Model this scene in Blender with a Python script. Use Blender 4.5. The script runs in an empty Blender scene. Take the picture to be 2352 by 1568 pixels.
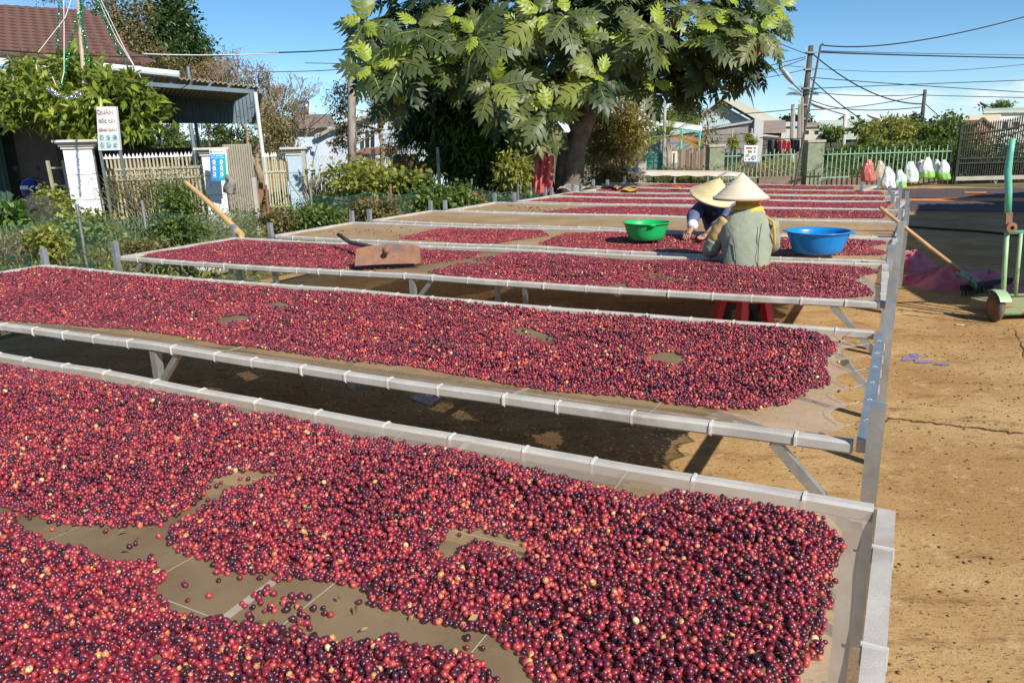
import bpy, bmesh, math, random
import numpy as np
from mathutils import Vector, Matrix

SC = bpy.context.scene
COL = SC.collection
rng = np.random.default_rng(7)
random.seed(7)

# ------------------------------------------------------------------ camera (solved from the photograph's own perspective)
F, CX, CY, H0 = 1740., 1176., 784., 1.66
PITCH, ROLL = math.radians(14.9), math.radians(1.55)
FWD = np.array([0, math.cos(PITCH), -math.sin(PITCH)])
_r0 = np.array([1., 0, 0]); _u0 = np.cross(_r0, FWD)
RIGHT = math.cos(ROLL)*_r0 - math.sin(ROLL)*_u0
UP = math.sin(ROLL)*_r0 + math.cos(ROLL)*_u0
EYE = np.array([0, 0, H0])
cd = bpy.data.cameras.new('camera'); cam = bpy.data.objects.new('camera', cd); COL.objects.link(cam)
cd.sensor_width = 36; cd.lens = F/2352*36; cd.clip_start = .05; cd.clip_end = 5000
cam.matrix_world = Matrix(((RIGHT[0], UP[0], -FWD[0], 0), (RIGHT[1], UP[1], -FWD[1], 0), (RIGHT[2], UP[2], -FWD[2], H0), (0, 0, 0, 1)))
SC.camera = cam
SUN = np.array([.748, -1.06, 1.0]); SUN /= np.linalg.norm(SUN)
SUN_EL = math.asin(SUN[2]); SUN_AZ = math.atan2(SUN[0], SUN[1])

# ------------------------------------------------------------------ world
W = bpy.data.worlds.new('World'); SC.world = W; W.use_nodes = True
def world():
    nt = W.node_tree; nt.nodes.clear(); N = nt.nodes.new; L = nt.links.new
    out = N('ShaderNodeOutputWorld'); bg = N('ShaderNodeBackground'); sky = N('ShaderNodeTexSky')
    sky.sky_type = 'NISHITA'; sky.sun_disc = False; sky.sun_elevation = SUN_EL; sky.sun_rotation = SUN_AZ
    sky.altitude = 500; sky.air_density = .7; sky.dust_density = 0.; sky.ozone_density = 5.
    tc = N('ShaderNodeTexCoord'); sep = N('ShaderNodeSeparateXYZ'); L(tc.outputs['Generated'], sep.inputs[0])
    def m(op, a, b=None, c=None):
        n = N('ShaderNodeMath'); n.operation = op
        for i, v in enumerate((a, b, c)):
            if v is None: continue
            if isinstance(v, (int, float)): n.inputs[i].default_value = v
            else: L(v, n.inputs[i])
        return n.outputs[0]
    z = sep.outputs[2]
    def ramp(v, a, b):
        n = N('ShaderNodeMapRange'); n.interpolation_type = 'SMOOTHSTEP'
        L(v, n.inputs[0]); n.inputs[1].default_value = a; n.inputs[2].default_value = b
        return n.outputs[0]
    # low cumulus bank round the whole horizon
    mp = N('ShaderNodeMapping'); mp.inputs['Scale'].default_value = (5, 5, 16); mp.inputs['Location'].default_value = (3.1, 1.7, .4); L(tc.outputs['Generated'], mp.inputs[0])
    n1 = N('ShaderNodeTexNoise'); n1.inputs['Scale'].default_value = 1.3; n1.inputs['Detail'].default_value = 7; n1.inputs['Roughness'].default_value = .58; L(mp.outputs[0], n1.inputs[0])
    band = m('MULTIPLY', ramp(z, .085, .02), ramp(z, -.05, .0))
    cum = ramp(m('ADD', n1.outputs[0], m('MULTIPLY', band, .18)), .60, .78)
    cum = m('MULTIPLY', cum, ramp(z, .12, .05))
    # thin high wisps
    mp2 = N('ShaderNodeMapping'); mp2.inputs['Scale'].default_value = (1.1, 1.7, 3.4); mp2.inputs['Location'].default_value = (.35, .2, .9); L(tc.outputs['Generated'], mp2.inputs[0])
    n2 = N('ShaderNodeTexNoise'); n2.inputs['Scale'].default_value = 2.1; n2.inputs['Detail'].default_value = 4; n2.inputs['Roughness'].default_value = .5; L(mp2.outputs[0], n2.inputs[0])
    wis = m('MULTIPLY', ramp(n2.outputs[0], .5, .75), .30)
    tot = m('MAXIMUM', m('MULTIPLY', cum, .85), wis)
    hs = N('ShaderNodeHueSaturation'); hs.inputs['Saturation'].default_value = 1.08; hs.inputs['Hue'].default_value = .488; hs.inputs['Value'].default_value = 1.0; L(sky.outputs[0], hs.inputs['Color'])
    mix = N('ShaderNodeMix'); mix.data_type = 'RGBA'; L(tot, mix.inputs['Factor']); L(hs.outputs[0], mix.inputs['A']); mix.inputs['B'].default_value = (7.6, 8.0, 8.6, 1)
    L(mix.outputs['Result'], bg.inputs[0]); bg.inputs[1].default_value = .097; L(bg.outputs[0], out.inputs[0])
world()
sd = bpy.data.lights.new('sun', 'SUN'); so = bpy.data.objects.new('sun', sd); COL.objects.link(so)
sd.energy = 4.5; sd.angle = math.radians(.5); sd.color = (1, .93, .82)
so.rotation_euler = Vector(SUN).to_track_quat('Z', 'Y').to_euler(); so.location = (10, -12, 14)
vs = SC.view_settings; vs.view_transform = 'Standard'; vs.look = 'None'; vs.exposure = .47; vs.gamma = 1; vs.use_curve_mapping = False
SC.cycles.max_bounces = 8; SC.cycles.diffuse_bounces = 4; SC.cycles.transparent_max_bounces = 16; SC.cycles.glossy_bounces = 3
SC.cycles.use_denoising = True

# ------------------------------------------------------------------ measuring: photo pixel (2352 wide) -> a place in the yard
def ray(x, y): return FWD*F + RIGHT*(x-CX) - UP*(y-CY)
def gp(x, y, z=0.): d = ray(x, y); return EYE + d*((z-H0)/d[2])          # where the sight line meets height z
def at(x, y, Y): d = ray(x, y); return EYE + d*(Y/d[1])                    # where it meets depth Y
def pj(P):
    P = np.atleast_2d(P) - EYE; z = P@FWD
    return np.stack([CX + F*(P@RIGHT)/z, CY - F*(P@UP)/z], 1)
def base(x, y, Y): p = at(x, y, Y); return np.array([p[0], p[1], 0.])

# ------------------------------------------------------------------ materials
MATS = {}
def nodes(name):
    m = bpy.data.materials.new(name); m.use_nodes = True; nt = m.node_tree
    return m, nt, nt.nodes['Principled BSDF'], nt.nodes['Material Output']
def ramp_node(nt, stops, interp='LINEAR'):
    r = nt.nodes.new('ShaderNodeValToRGB'); e = r.color_ramp.elements; r.color_ramp.interpolation = interp
    while len(e) < len(stops): e.new(.5)
    for k, (p, c) in zip(e, stops): k.position = p; k.color = (*c, 1)
    return r
def mat(name, c1, c2=None, rough=.6, metal=0., scale=6., detail=5., bump=0., bscale=None, stretch=(1, 1, 1), lo=.35, hi=.65, spec=.5, c3=None, s3=1.2, lo3=.55, hi3=.7):
    if name in MATS: return MATS[name]
    m, nt, b, o = nodes(name); N = nt.nodes.new; L = nt.links.new
    b.inputs['Roughness'].default_value = rough; b.inputs['Metallic'].default_value = metal; b.inputs['Specular IOR Level'].default_value = spec
    b.inputs['Base Color'].default_value = (*c1, 1)
    tc = N('ShaderNodeTexCoord'); mp = N('ShaderNodeMapping'); mp.inputs['Scale'].default_value = stretch; L(tc.outputs['Object'], mp.inputs[0])
    if c2 is not None:
        n = N('ShaderNodeTexNoise'); n.inputs['Scale'].default_value = scale; n.inputs['Detail'].default_value = detail; n.inputs['Roughness'].default_value = .62; L(mp.outputs[0], n.inputs[0])
        r = ramp_node(nt, [(lo, c1), (hi, c2)]); L(n.outputs[0], r.inputs[0]); src = r.outputs[0]
        if c3 is not None:
            n3 = N('ShaderNodeTexNoise'); n3.inputs['Scale'].default_value = s3; n3.inputs['Detail'].default_value = 6; n3.inputs['Roughness'].default_value = .65; L(mp.outputs[0], n3.inputs[0])
            mr = N('ShaderNodeMapRange'); mr.interpolation_type = 'SMOOTHSTEP'; L(n3.outputs[0], mr.inputs[0]); mr.inputs[1].default_value = lo3; mr.inputs[2].default_value = hi3
            mx = N('ShaderNodeMix'); mx.data_type = 'RGBA'; L(mr.outputs[0], mx.inputs['Factor']); L(src, mx.inputs['A']); mx.inputs['B'].default_value = (*c3, 1); src = mx.outputs['Result']
        L(src, b.inputs['Base Color'])
    if bump:
        n = N('ShaderNodeTexNoise'); n.inputs['Scale'].default_value = bscale or scale*3; n.inputs['Detail'].default_value = 4; L(mp.outputs[0], n.inputs[0])
        bp = N('ShaderNodeBump'); bp.inputs['Strength'].default_value = bump; bp.inputs['Distance'].default_value = .02; L(n.outputs[0], bp.inputs['Height']); L(bp.outputs[0], b.inputs['Normal'])
    MATS[name] = m; return m
def leafmat(name, stops, rough=.45, trans=.25, tcol=None):
    """foliage: each leaf carries its own 'tint' (young, mature, dry, shade inside a crown)"""
    if name in MATS: return MATS[name]
    m, nt, b, o = nodes(name); N = nt.nodes.new; L = nt.links.new
    a = N('ShaderNodeAttribute'); a.attribute_name = 'tint'
    r = ramp_node(nt, stops); L(a.outputs['Fac'], r.inputs[0]); L(r.outputs[0], b.inputs['Base Color'])
    b.inputs['Roughness'].default_value = rough; b.inputs['Specular IOR Level'].default_value = .45
    t = N('ShaderNodeBsdfTranslucent'); hs = N('ShaderNodeHueSaturation'); hs.inputs['Hue'].default_value = .485; hs.inputs['Value'].default_value = 1.9; L(r.outputs[0], hs.inputs['Color']); L(hs.outputs[0], t.inputs[0])
    mx = N('ShaderNodeMixShader'); mx.inputs[0].default_value = trans; L(b.outputs[0], mx.inputs[1]); L(t.outputs[0], mx.inputs[2]); L(mx.outputs[0], o.inputs[0])
    MATS[name] = m; return m
def netmat(name, c1, c2, hole, scale=3., rough=.8, lo=.4, hi=.65, gloss=0.):
    """open weave: a share of the light passes straight through the holes"""
    if name in MATS: return MATS[name]
    m, nt, b, o = nodes(name); N = nt.nodes.new; L = nt.links.new
    tc = N('ShaderNodeTexCoord'); n = N('ShaderNodeTexNoise'); n.inputs['Scale'].default_value = scale; n.inputs['Detail'].default_value = 6; n.inputs['Roughness'].default_value = .65; L(tc.outputs['Object'], n.inputs[0])
    r = ramp_node(nt, [(lo, c1), (hi, c2)]); L(n.outputs[0], r.inputs[0]); L(r.outputs[0], b.inputs['Base Color']); b.inputs['Roughness'].default_value = rough
    t = N('ShaderNodeBsdfTranslucent'); L(r.outputs[0], t.inputs[0]); m1 = N('ShaderNodeMixShader'); m1.inputs[0].default_value = .3; L(b.outputs[0], m1.inputs[1]); L(t.outputs[0], m1.inputs[2])
    tr = N('ShaderNodeBsdfTransparent'); m2 = N('ShaderNodeMixShader'); m2.inputs[0].default_value = hole; L(m1.outputs[0], m2.inputs[1]); L(tr.outputs[0], m2.inputs[2]); L(m2.outputs[0], o.inputs[0])
    MATS[name] = m; return m

# ------------------------------------------------------------------ geometry helpers
def np_mesh(name, V, Fc, tint=None, smooth=False):
    me = bpy.data.meshes.new(name); V = np.asarray(V, np.float32).reshape(-1, 3); Fc = np.asarray(Fc, np.int32); k = Fc.shape[1]
    me.vertices.add(len(V)); me.vertices.foreach_set('co', V.ravel())
    me.loops.add(Fc.size); me.loops.foreach_set('vertex_index', Fc.ravel())
    me.polygons.add(len(Fc)); me.polygons.foreach_set('loop_start', np.arange(0, Fc.size, k, dtype=np.int32))
    if smooth: me.polygons.foreach_set('use_smooth', np.ones(len(Fc), bool))
    me.update(calc_edges=True)
    if tint is not None:
        a = me.attributes.new('tint', 'FLOAT', 'POINT'); a.data.foreach_set('value', np.asarray(tint, np.float32))
    return me
class MB:
    """collects boxes, bars, tubes and sheets into one mesh"""
    def __init__(s): s.v = []; s.f = []
    def add(s, V, Fs):
        n = len(s.v); s.v += [tuple(map(float, p)) for p in V]; s.f += [tuple(i+n for i in f) for f in Fs]; return s
    def box(s, c, d, ax=None):
        c = np.asarray(c, float); X, Y, Z = (np.eye(3) if ax is None else np.asarray(ax, float)); hx, hy, hz = d[0]/2, d[1]/2, d[2]/2
        V = [c + X*hx*a + Y*hy*b + Z*hz*e for a in (-1, 1) for b in (-1, 1) for e in (-1, 1)]
        return s.add(V, [(0, 1, 3, 2), (4, 6, 7, 5), (0, 4, 5, 1), (2, 3, 7, 6), (0, 2, 6, 4), (1, 5, 7, 3)])
    def bar(s, p, q, w, h=None, up=(0, 0, 1)):
        p = np.asarray(p, float); q = np.asarray(q, float); h = h or w; d = q-p; l = np.linalg.norm(d); d /= l
        u = np.asarray(up, float)
        if abs(d@u) > .95: u = np.array([0, 1., 0])
        x = np.cross(d, u); x /= np.linalg.norm(x); z = np.cross(x, d)
        return s.box((p+q)/2, (w, l, h), (x, d, z))
    def tube(s, pts, rad, n=6, cap=True):
        P = np.asarray(pts, float); m = len(P); R = np.broadcast_to(np.asarray(rad, float), (m,)); V = []
        T = np.gradient(P, axis=0); T /= np.linalg.norm(T, axis=1)[:, None]+1e-12
        ref = np.array([0, 0, 1.]) if abs(T[0, 2]) < .9 else np.array([1., 0, 0])
        for i in range(m):
            x = np.cross(T[i], ref); x /= np.linalg.norm(x)+1e-12; y = np.cross(T[i], x); ref = np.cross(x, T[i])
            for k in range(n): a = 2*math.pi*k/n; V.append(P[i] + R[i]*(x*math.cos(a)+y*math.sin(a)))
        Fs = [(i*n+k, i*n+(k+1) % n, (i+1)*n+(k+1) % n, (i+1)*n+k) for i in range(m-1) for k in range(n)]
        if cap: Fs += [tuple(range(n))[::-1], tuple((m-1)*n+k for k in range(n))]
        return s.add(V, Fs)
    def lathe(s, c, prof, n=24, ax=None, cap=False):
        c = np.asarray(c, float); X, Y, Z = (np.eye(3) if ax is None else np.asarray(ax, float)); V = []
        for r, z in prof:
            for k in range(n): a = 2*math.pi*k/n; V.append(c + X*r*math.cos(a) + Y*r*math.sin(a) + Z*z)
        m = len(prof); Fs = [(i*n+k, i*n+(k+1) % n, (i+1)*n+(k+1) % n, (i+1)*n+k) for i in range(m-1) for k in range(n)]
        if cap: Fs += [tuple(range(n))[::-1], tuple((m-1)*n+k for k in range(n))]
        return s.add(V, Fs)
    def loft(s, rings, closed=True, cap=True):
        n = len(rings[0]); V = [p for r in rings for p in r]; m = len(rings)
        Fs = [(i*n+k, i*n+(k+1) % n, (i+1)*n+(k+1) % n, (i+1)*n+k) for i in range(m-1) for k in range(n if closed else n-1)]
        if cap: Fs += [tuple(range(n))[::-1], tuple((m-1)*n+k for k in range(n))]
        return s.add(V, Fs)
    def prism(s, poly, ext):
        n = len(poly); P = [np.asarray(p, float) for p in poly]; e = np.asarray(ext, float)
        return s.add(P + [p+e for p in P], [tuple(range(n))[::-1], tuple(range(n, 2*n))] + [(k, (k+1) % n, n+(k+1) % n, n+k) for k in range(n)])
    def grid(s, fn, nu, nv):
        V = [fn(i/nu, j/nv) for j in range(nv+1) for i in range(nu+1)]
        return s.add(V, [(j*(nu+1)+i, j*(nu+1)+i+1, (j+1)*(nu+1)+i+1, (j+1)*(nu+1)+i) for j in range(nv) for i in range(nu)])
    def slab(s, fn, nu, nv, t):
        """grid with thickness t along -normal (approx. given vector)"""
        t = np.asarray(t, float); a = (nu+1)*(nv+1)
        V = [np.asarray(fn(i/nu, j/nv), float) for j in range(nv+1) for i in range(nu+1)]; V += [v-t for v in V]
        Fs = [(j*(nu+1)+i, j*(nu+1)+i+1, (j+1)*(nu+1)+i+1, (j+1)*(nu+1)+i) for j in range(nv) for i in range(nu)]
        Fs += [tuple(i+a for i in f[::-1]) for f in Fs]
        e = [i for i in range(nu+1)] + [j*(nu+1)+nu for j in range(1, nv+1)] + [nv*(nu+1)+i for i in range(nu-1, -1, -1)] + [j*(nu+1) for j in range(nv-1, 0, -1)]
        Fs += [(e[k], e[k]+a, e[(k+1) % len(e)]+a, e[(k+1) % len(e)]) for k in range(len(e))]
        return s.add(V, Fs)
    def mesh(s, name, off=(0, 0, 0), smooth=False):
        me = bpy.data.meshes.new(name); o = np.asarray(off, float)
        me.from_pydata([tuple(np.asarray(p)-o) for p in s.v], [], s.f); me.update()
        if smooth is True: me.polygons.foreach_set('use_smooth', np.ones(len(me.polygons), bool))
        return me
def link(name, me, m=None, parent=None, loc=(0, 0, 0)):
    if m is not None and len(me.materials) == 0: me.materials.append(m)
    o = bpy.data.objects.new(name, me); o.location = loc; COL.objects.link(o)
    if parent is not None: o.parent = parent
    return o
def tag(o, label=None, cat=None, group=None, kind=None):
    for k, v in (('label', label), ('category', cat), ('group', group), ('kind', kind)):
        if v: o[k] = v
    return o
class Thing:
    """an Empty at the thing's base; parts are given in yard coordinates"""
    def __init__(s, name, label, cat, loc, group=None, rotz=0):
        s.loc = np.array(loc, float); s.o = bpy.data.objects.new(name, None); s.o.empty_display_size = .1; COL.objects.link(s.o)
        s.o.location = s.loc; s.o.rotation_euler = (0, 0, rotz); tag(s.o, label, cat, group)
    def part(s, name, mb, m, parent=None, label=None, smooth=False, kind=None):
        me = mb.mesh(name, s.loc, smooth) if isinstance(mb, MB) else mb
        o = link(name, me, m, parent or s.o)
        if label: o['label'] = label
        if kind: o['kind'] = kind
        return o
def single(name, mb, m, label, cat, group=None, kind=None, smooth=False, loc=None):
    V = np.array(mb.v); 
    if loc is None: loc = np.array([(V[:, 0].min()+V[:, 0].max())/2, (V[:, 1].min()+V[:, 1].max())/2, V[:, 2].min()])
    o = link(name, mb.mesh(name, loc, smooth), m, None, loc); return tag(o, label, cat, group, kind)
def structure(name, mb, m, smooth=False):
    o = link(name, mb.mesh(name, (0, 0, 0), smooth), m); o['kind'] = 'structure'; return o
def copy_tree(o, parent=None):
    c = o.copy(); COL.objects.link(c); c.parent = parent
    for ch in list(o.children): copy_tree(ch, c)
    return c
def unit(v): v = np.asarray(v, float); return v/(np.linalg.norm(v, axis=-1, keepdims=True)+1e-12)
def inside(px, poly):
    x, y = px[:, 0], px[:, 1]; r = np.zeros(len(px), bool); n = len(poly); j = n-1
    for i in range(n):
        xi, yi = poly[i]; xj, yj = poly[j]
        if yi != yj: r ^= ((yi > y) != (yj > y)) & (x < (xj-xi)*(y-yi)/(yj-yi)+xi)
        j = i
    return r
def wob(x, y, s=1., seed=0.):
    return (np.sin(x*3.1*s+1.3+seed)+np.sin(y*3.7*s+.4-seed)+np.sin((x+y)*5.3*s+seed*2)*.7+np.sin((x-1.7*y)*7.9*s+2.2)*.5+np.sin((2.3*x+y)*13.1*s+.9)*.3)/3.5

# ------------------------------------------------------------------ foliage
LEAF = (np.array([[0, 0, 0], [.42, -.5, .07], [1, 0, -.12], [.42, .5, .07], [.45, 0, -.03]]), [(0, 1, 4), (1, 2, 4), (2, 3, 4), (3, 0, 4)])
BLADE = (np.array([[0, -.3, 0], [.5, -.5, .1], [1, 0, -.25], [.5, .5, .1], [0, .3, 0]]), [(0, 1, 3), (0, 3, 4), (1, 2, 3)])
def lobed():
    V = [[i/6, 0, -.30*(i/6)**2] for i in range(7)]; Fs = []
    w = [.34, .50, .55, .48, .33]
    for sgn in (-1, 1):
        for i in range(5):
            x0, x1 = i/6+.02, (i+1)/6+.02; wn = w[min(i+1, 4)]; wp = w[max(i-1, 0)]
            def P(x, y): return [x, sgn*y, -.30*x*x-.5*y*y+.04*math.sin(y*9+i)]
            k = len(V); V += [P(x0+.02, .36*min(w[i], wp)), P(x0+.055, .70*w[i]), P(x1+.115, w[i]), P(x1+.055, .66*w[i]), P(x1-.012, .36*min(w[i], wn))]
            a, b = i, i+1; tri = [(a, k, b), (k, k+4, b), (k, k+1, k+4), (k+1, k+3, k+4), (k+1, k+2, k+3)]
            Fs += tri if sgn > 0 else [t[::-1] for t in tri]
        k = len(V); V += [[.86, sgn*.10, -.24], [.93, sgn*.13, -.29], [1.14, 0, -.40]]
        Fs += [(5, k, 6), (k, k+1, 6), (k+1, k+2, 6)] if sgn > 0 else [(6, k, 5), (6, k+1, k), (6, k+2, k+1)]
    k = len(V); V += [[0, -.022, .012], [0, .022, .012], [.5, -.012, -.062], [.5, .012, -.062], [1.0, 0, -.285]]; Fs += [(k, k+2, k+1), (k+1, k+2, k+3), (k+2, k+4, k+3)]
    return np.array(V), Fs
LOBED = lobed()
def place_leaves(tpl, P, D, Nn, L, Wd):
    T, Fs = tpl; D = unit(D); S = unit(np.cross(Nn, D)); Nn = np.cross(D, S); n = len(P); k = len(T)
    L = np.broadcast_to(L, (n,)); Wd = np.broadcast_to(Wd, (n,))
    V = P[:, None, :] + (T[None, :, 0:1]*L[:, None, None])*D[:, None, :] + (T[None, :, 1:2]*Wd[:, None, None])*S[:, None, :] + (T[None, :, 2:3]*L[:, None, None])*Nn[:, None, :]
    Fc = (np.array(Fs)[None]+(np.arange(n)*k)[:, None, None]).reshape(-1, 3)
    return V.reshape(-1, 3), Fc, k
def cloud(blobs, spread=.28, shell=.45):
    """leaf positions gathered in clumps through ellipsoids: (centre, radii, clumps, leaves per clump)"""
    P, O = [], []
    for c, r, nc, nl in blobs:
        c = np.array(c, float); r = np.array(r, float)
        d = unit(rng.normal(size=(nc, 3))); rad = rng.random(nc)**shell; cc = d*rad[:, None]
        q = np.repeat(cc, nl, 0) + rng.normal(size=(nc*nl, 3))*spread*rng.uniform(.5, 1.1, (nc*nl, 1))
        P.append(c + q*r); O.append(unit(np.repeat(d, nl, 0)*.7+rng.normal(size=(nc*nl, 3))*.4))
    P = np.concatenate(P); O = np.concatenate(O); k = P[:, 2] > .02
    return P[k], O[k]
def leafmesh(name, P, O, size, aspect=.45, droop=.25, tpl=LEAF, up=.8, tint=None, clump_tint=True):
    n = len(P); D = O + rng.normal(size=(n, 3))*.55 - np.array([0, 0, droop]); Nn = rng.normal(size=(n, 3))*.5 + np.array([0, 0, up]) + O*.3
    L = size*rng.uniform(.65, 1.25, n); V, Fc, k = place_leaves(tpl, P, D, Nn, L, L*aspect)
    if tint is None: tint = np.clip(rng.normal(.5, .22, n) + (wob(P[:, 0]*2/size*.08, P[:, 2]*2/size*.08+P[:, 1])*.22 if clump_tint else 0), 0, 1)
    return np_mesh(name, V, Fc, np.repeat(tint, k))
def branchy(mb, p, d, l, r, depth, bend=.25, spread=.6, n=5, kids=(2, 3), tips=None, minr=.004):
    p = np.array(p, float); pts = [p.copy()]; d = unit(d)
    for i in range(3):
        d = unit(d + np.array([random.gauss(0, bend), random.gauss(0, bend), random.gauss(.05, bend*.6)])); p = p + d*l/3; pts.append(p.copy())
    mb.tube(pts, np.linspace(r, max(r*.62, minr), 4), n=n if r > .02 else 3, cap=False)
    if tips is not None and depth <= 1: tips.append(p.copy())
    if depth <= 0: return
    for k in range(random.randint(*kids)):
        dd = unit(d + np.array([random.gauss(0, spread), random.gauss(0, spread), random.gauss(.12, spread*.6)]))
        branchy(mb, pts[random.choice((2, 3, 3))], dd, l*random.uniform(.55, .82), r*.58, depth-1, bend, spread, n, kids, tips, minr)

# ------------------------------------------------------------------ ground
AZ = math.radians(27.3); UU = np.array([math.cos(AZ), -math.sin(AZ), 0]); VV = np.array([math.sin(AZ), math.cos(AZ), 0])
def uv(u, v, z=0.): return UU*u + VV*v + np.array([0, 0, z])
def yardmat():
    m, nt, b, o = nodes('yard_concrete'); N = nt.nodes.new; L = nt.links.new
    tc = N('ShaderNodeTexCoord')
    def noise(s, d=6, r=.6, st=(1, 1, 1), rot=0):
        mp = N('ShaderNodeMapping'); mp.inputs['Scale'].default_value = st; mp.inputs['Rotation'].default_value = (0, 0, rot); L(tc.outputs['Object'], mp.inputs[0])
        n = N('ShaderNodeTexNoise'); n.inputs['Scale'].default_value = s; n.inputs['Detail'].default_value = d; n.inputs['Roughness'].default_value = r; L(mp.outputs[0], n.inputs[0]); return n.outputs[0]
    def mix(f, a, bcol, lo, hi):
        mr = N('ShaderNodeMapRange'); mr.interpolation_type = 'SMOOTHSTEP'; L(f, mr.inputs[0]); mr.inputs[1].default_value = lo; mr.inputs[2].default_value = hi
        x = N('ShaderNodeMix'); x.data_type = 'RGBA'; L(mr.outputs[0], x.inputs['Factor'])
        if isinstance(a, tuple): x.inputs['A'].default_value = (*a, 1)
        else: L(a, x.inputs['A'])
        x.inputs['B'].default_value = (*bcol, 1); return x.outputs['Result']
    c = mix(noise(1.1, 7, .62), (.37, .215, .085), (.49, .325, .15), .36, .66)
    c = mix(noise(2.3, 8, .7, (1, 3.2, 1), .5), c, (.24, .13, .05), .50, .70)
    c = mix(noise(9, 6, .75), c, (.54, .38, .20), .54, .70)
    c = mix(noise(5, 7, .75, (1, 2.6, 1), .5), c, (.22, .12, .05), .56, .72)
    c = mix(noise(26, 4, .75, (1, 2.2, 1), .5), c, (.13, .07, .03), .58, .66)
    c = mix(noise(70, 3, .7), c, (.15, .08, .035), .60, .68)
    L(c, b.inputs['Base Color']); b.inputs['Roughness'].default_value = .92; b.inputs['Specular IOR Level'].default_value = .2
    bp = N('ShaderNodeBump'); bp.inputs['Strength'].default_value = .5; bp.inputs['Distance'].default_value = .012; L(noise(38, 6, .7), bp.inputs['Height']); L(bp.outputs[0], b.inputs['Normal'])
    return m
YARD = yardmat()
SOIL = mat('soil', (.10, .085, .035), (.23, .16, .08), .95, scale=.6, detail=8, bump=.6, bscale=9, c3=(.06, .09, .025), s3=.35, lo3=.45, hi3=.6)
g = MB()
g.add([(-900, -300, 0), (900, -300, 0), (900, 1500, 0), (-900, 1500, 0)], [(0, 1, 2, 3)]); structure('ground', g, SOIL)
yp = [uv(-7.15, -4), uv(14, -4), uv(16, 18)] + [np.array([x, 24.1, 0]) for x in (12., 4., -1.)] + [uv(-6.6, 16.5), uv(-7.0, 11), uv(-7.3, 6)]
g = MB(); g.prism([p+np.array([0, 0, .004]) for p in yp], (0, 0, -.05)); yard = structure('yard', g, YARD)
def strip_on(pts, w, z=.008):
    mb = MB(); P = np.array(pts); T = unit(np.gradient(P, axis=0)); S = np.stack([-T[:, 1], T[:, 0], T[:, 2]*0], 1)
    ww = np.broadcast_to(w, (len(P),))[:, None]; V = np.concatenate([P+S*ww, P-S*ww]); V[:, 2] = z; n = len(P)
    return mb.add(V, [(i, i+1, n+i+1, n+i) for i in range(n-1)])
def crackline(a, b, n, amp, w):
    p = [a + (b-a)*i/n + np.array([random.gauss(0, amp), random.gauss(0, amp), 0]) for i in range(n+1)]
    return strip_on(p, np.array([w*random.uniform(.4, 1.4) for _ in p]))
CR = mat('crack_dirt', (.06, .035, .018), (.12, .07, .035), .95, scale=30)
for a, b, n, w in (((2040, 962), (2352, 998), 40, .010), ((1985, 985), (2045, 965), 8, .008), ((2060, 712), (2275, 735), 30, .012), ((2070, 724), (2275, 745), 30, .006), ((2330, 755), (2420, 990), 30, .004)):
    o = link('crack', crackline(gp(*a), gp(*b), n, .008, w).mesh('crack'), CR, yard)
sp = mat('purple_stain', (.20, .16, .33), (.30, .22, .33), .45, scale=14, bump=.2)
mb = MB()
for cx, cy, rx, ry in ((2088, 824, 22, 9), (2120, 833, 26, 4), (2165, 838, 20, 5), (2100, 818, 12, 6)):
    c = gp(cx, cy); k = 18; a = np.linspace(0, 2*math.pi, k, endpoint=False); e = gp(cx+rx, cy)-c; f = gp(cx, cy-ry)-c
    mb.add([c+e*math.cos(t)*(.85+.15*math.sin(t*3+cx))+f*math.sin(t)*(.8+.2*math.sin(t*2+cy))+np.array([0, 0, .008+.001*len(mb.f)]) for t in a], [tuple(range(k))])
tag(single('spill', mb, sp, 'purple juice stain dried on the open yard floor right of the tables', 'stain'))
# loose crumbs of soil and dried husk on the yard
def ico(sub=1):
    bm = bmesh.new(); bmesh.ops.create_icosphere(bm, subdivisions=sub, radius=1); V = np.array([v.co[:] for v in bm.verts]); Fs = np.array([[v.index for v in f.verts] for f in bm.faces]); bm.free(); return V, Fs
IV, IF = ico(1)
def crumbs(P, S, flat=.6):
    n = len(P); V = IV[None]*S[:, None, None]*np.array([1, 1, flat]) * rng.uniform(.7, 1.3, (n, len(IV), 1)) + P[:, None, :]
    return V.reshape(-1, 3), (IF[None]+(np.arange(n)*len(IV))[:, None, None]).reshape(-1, 3)
u = np.concatenate([rng.uniform(.2, 5, 6500), rng.uniform(-6, 1.2, 3500)]); v = np.concatenate([rng.uniform(.6, 9, 6500), rng.uniform(1, 8, 3500)])
S = np.minimum(np.concatenate([rng.gamma(2, .0017, 6500), rng.gamma(2, .0026, 3500)]), .008); cl = wob(u, v, .7) > -.35
P = (UU[None]*u[:, None]+VV[None]*v[:, None])[cl]; S = S[cl]; P[:, 2] = .004+S*.3
o = link('soil_crumbs', np_mesh('soil_crumbs', *crumbs(P, S)), mat('crumb', (.10, .06, .03), (.22, .13, .06), .95, scale=20)); tag(o, 'dark crumbs of soil and dried husks scattered over the yard floor', 'soil crumbs', kind='stuff')
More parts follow.
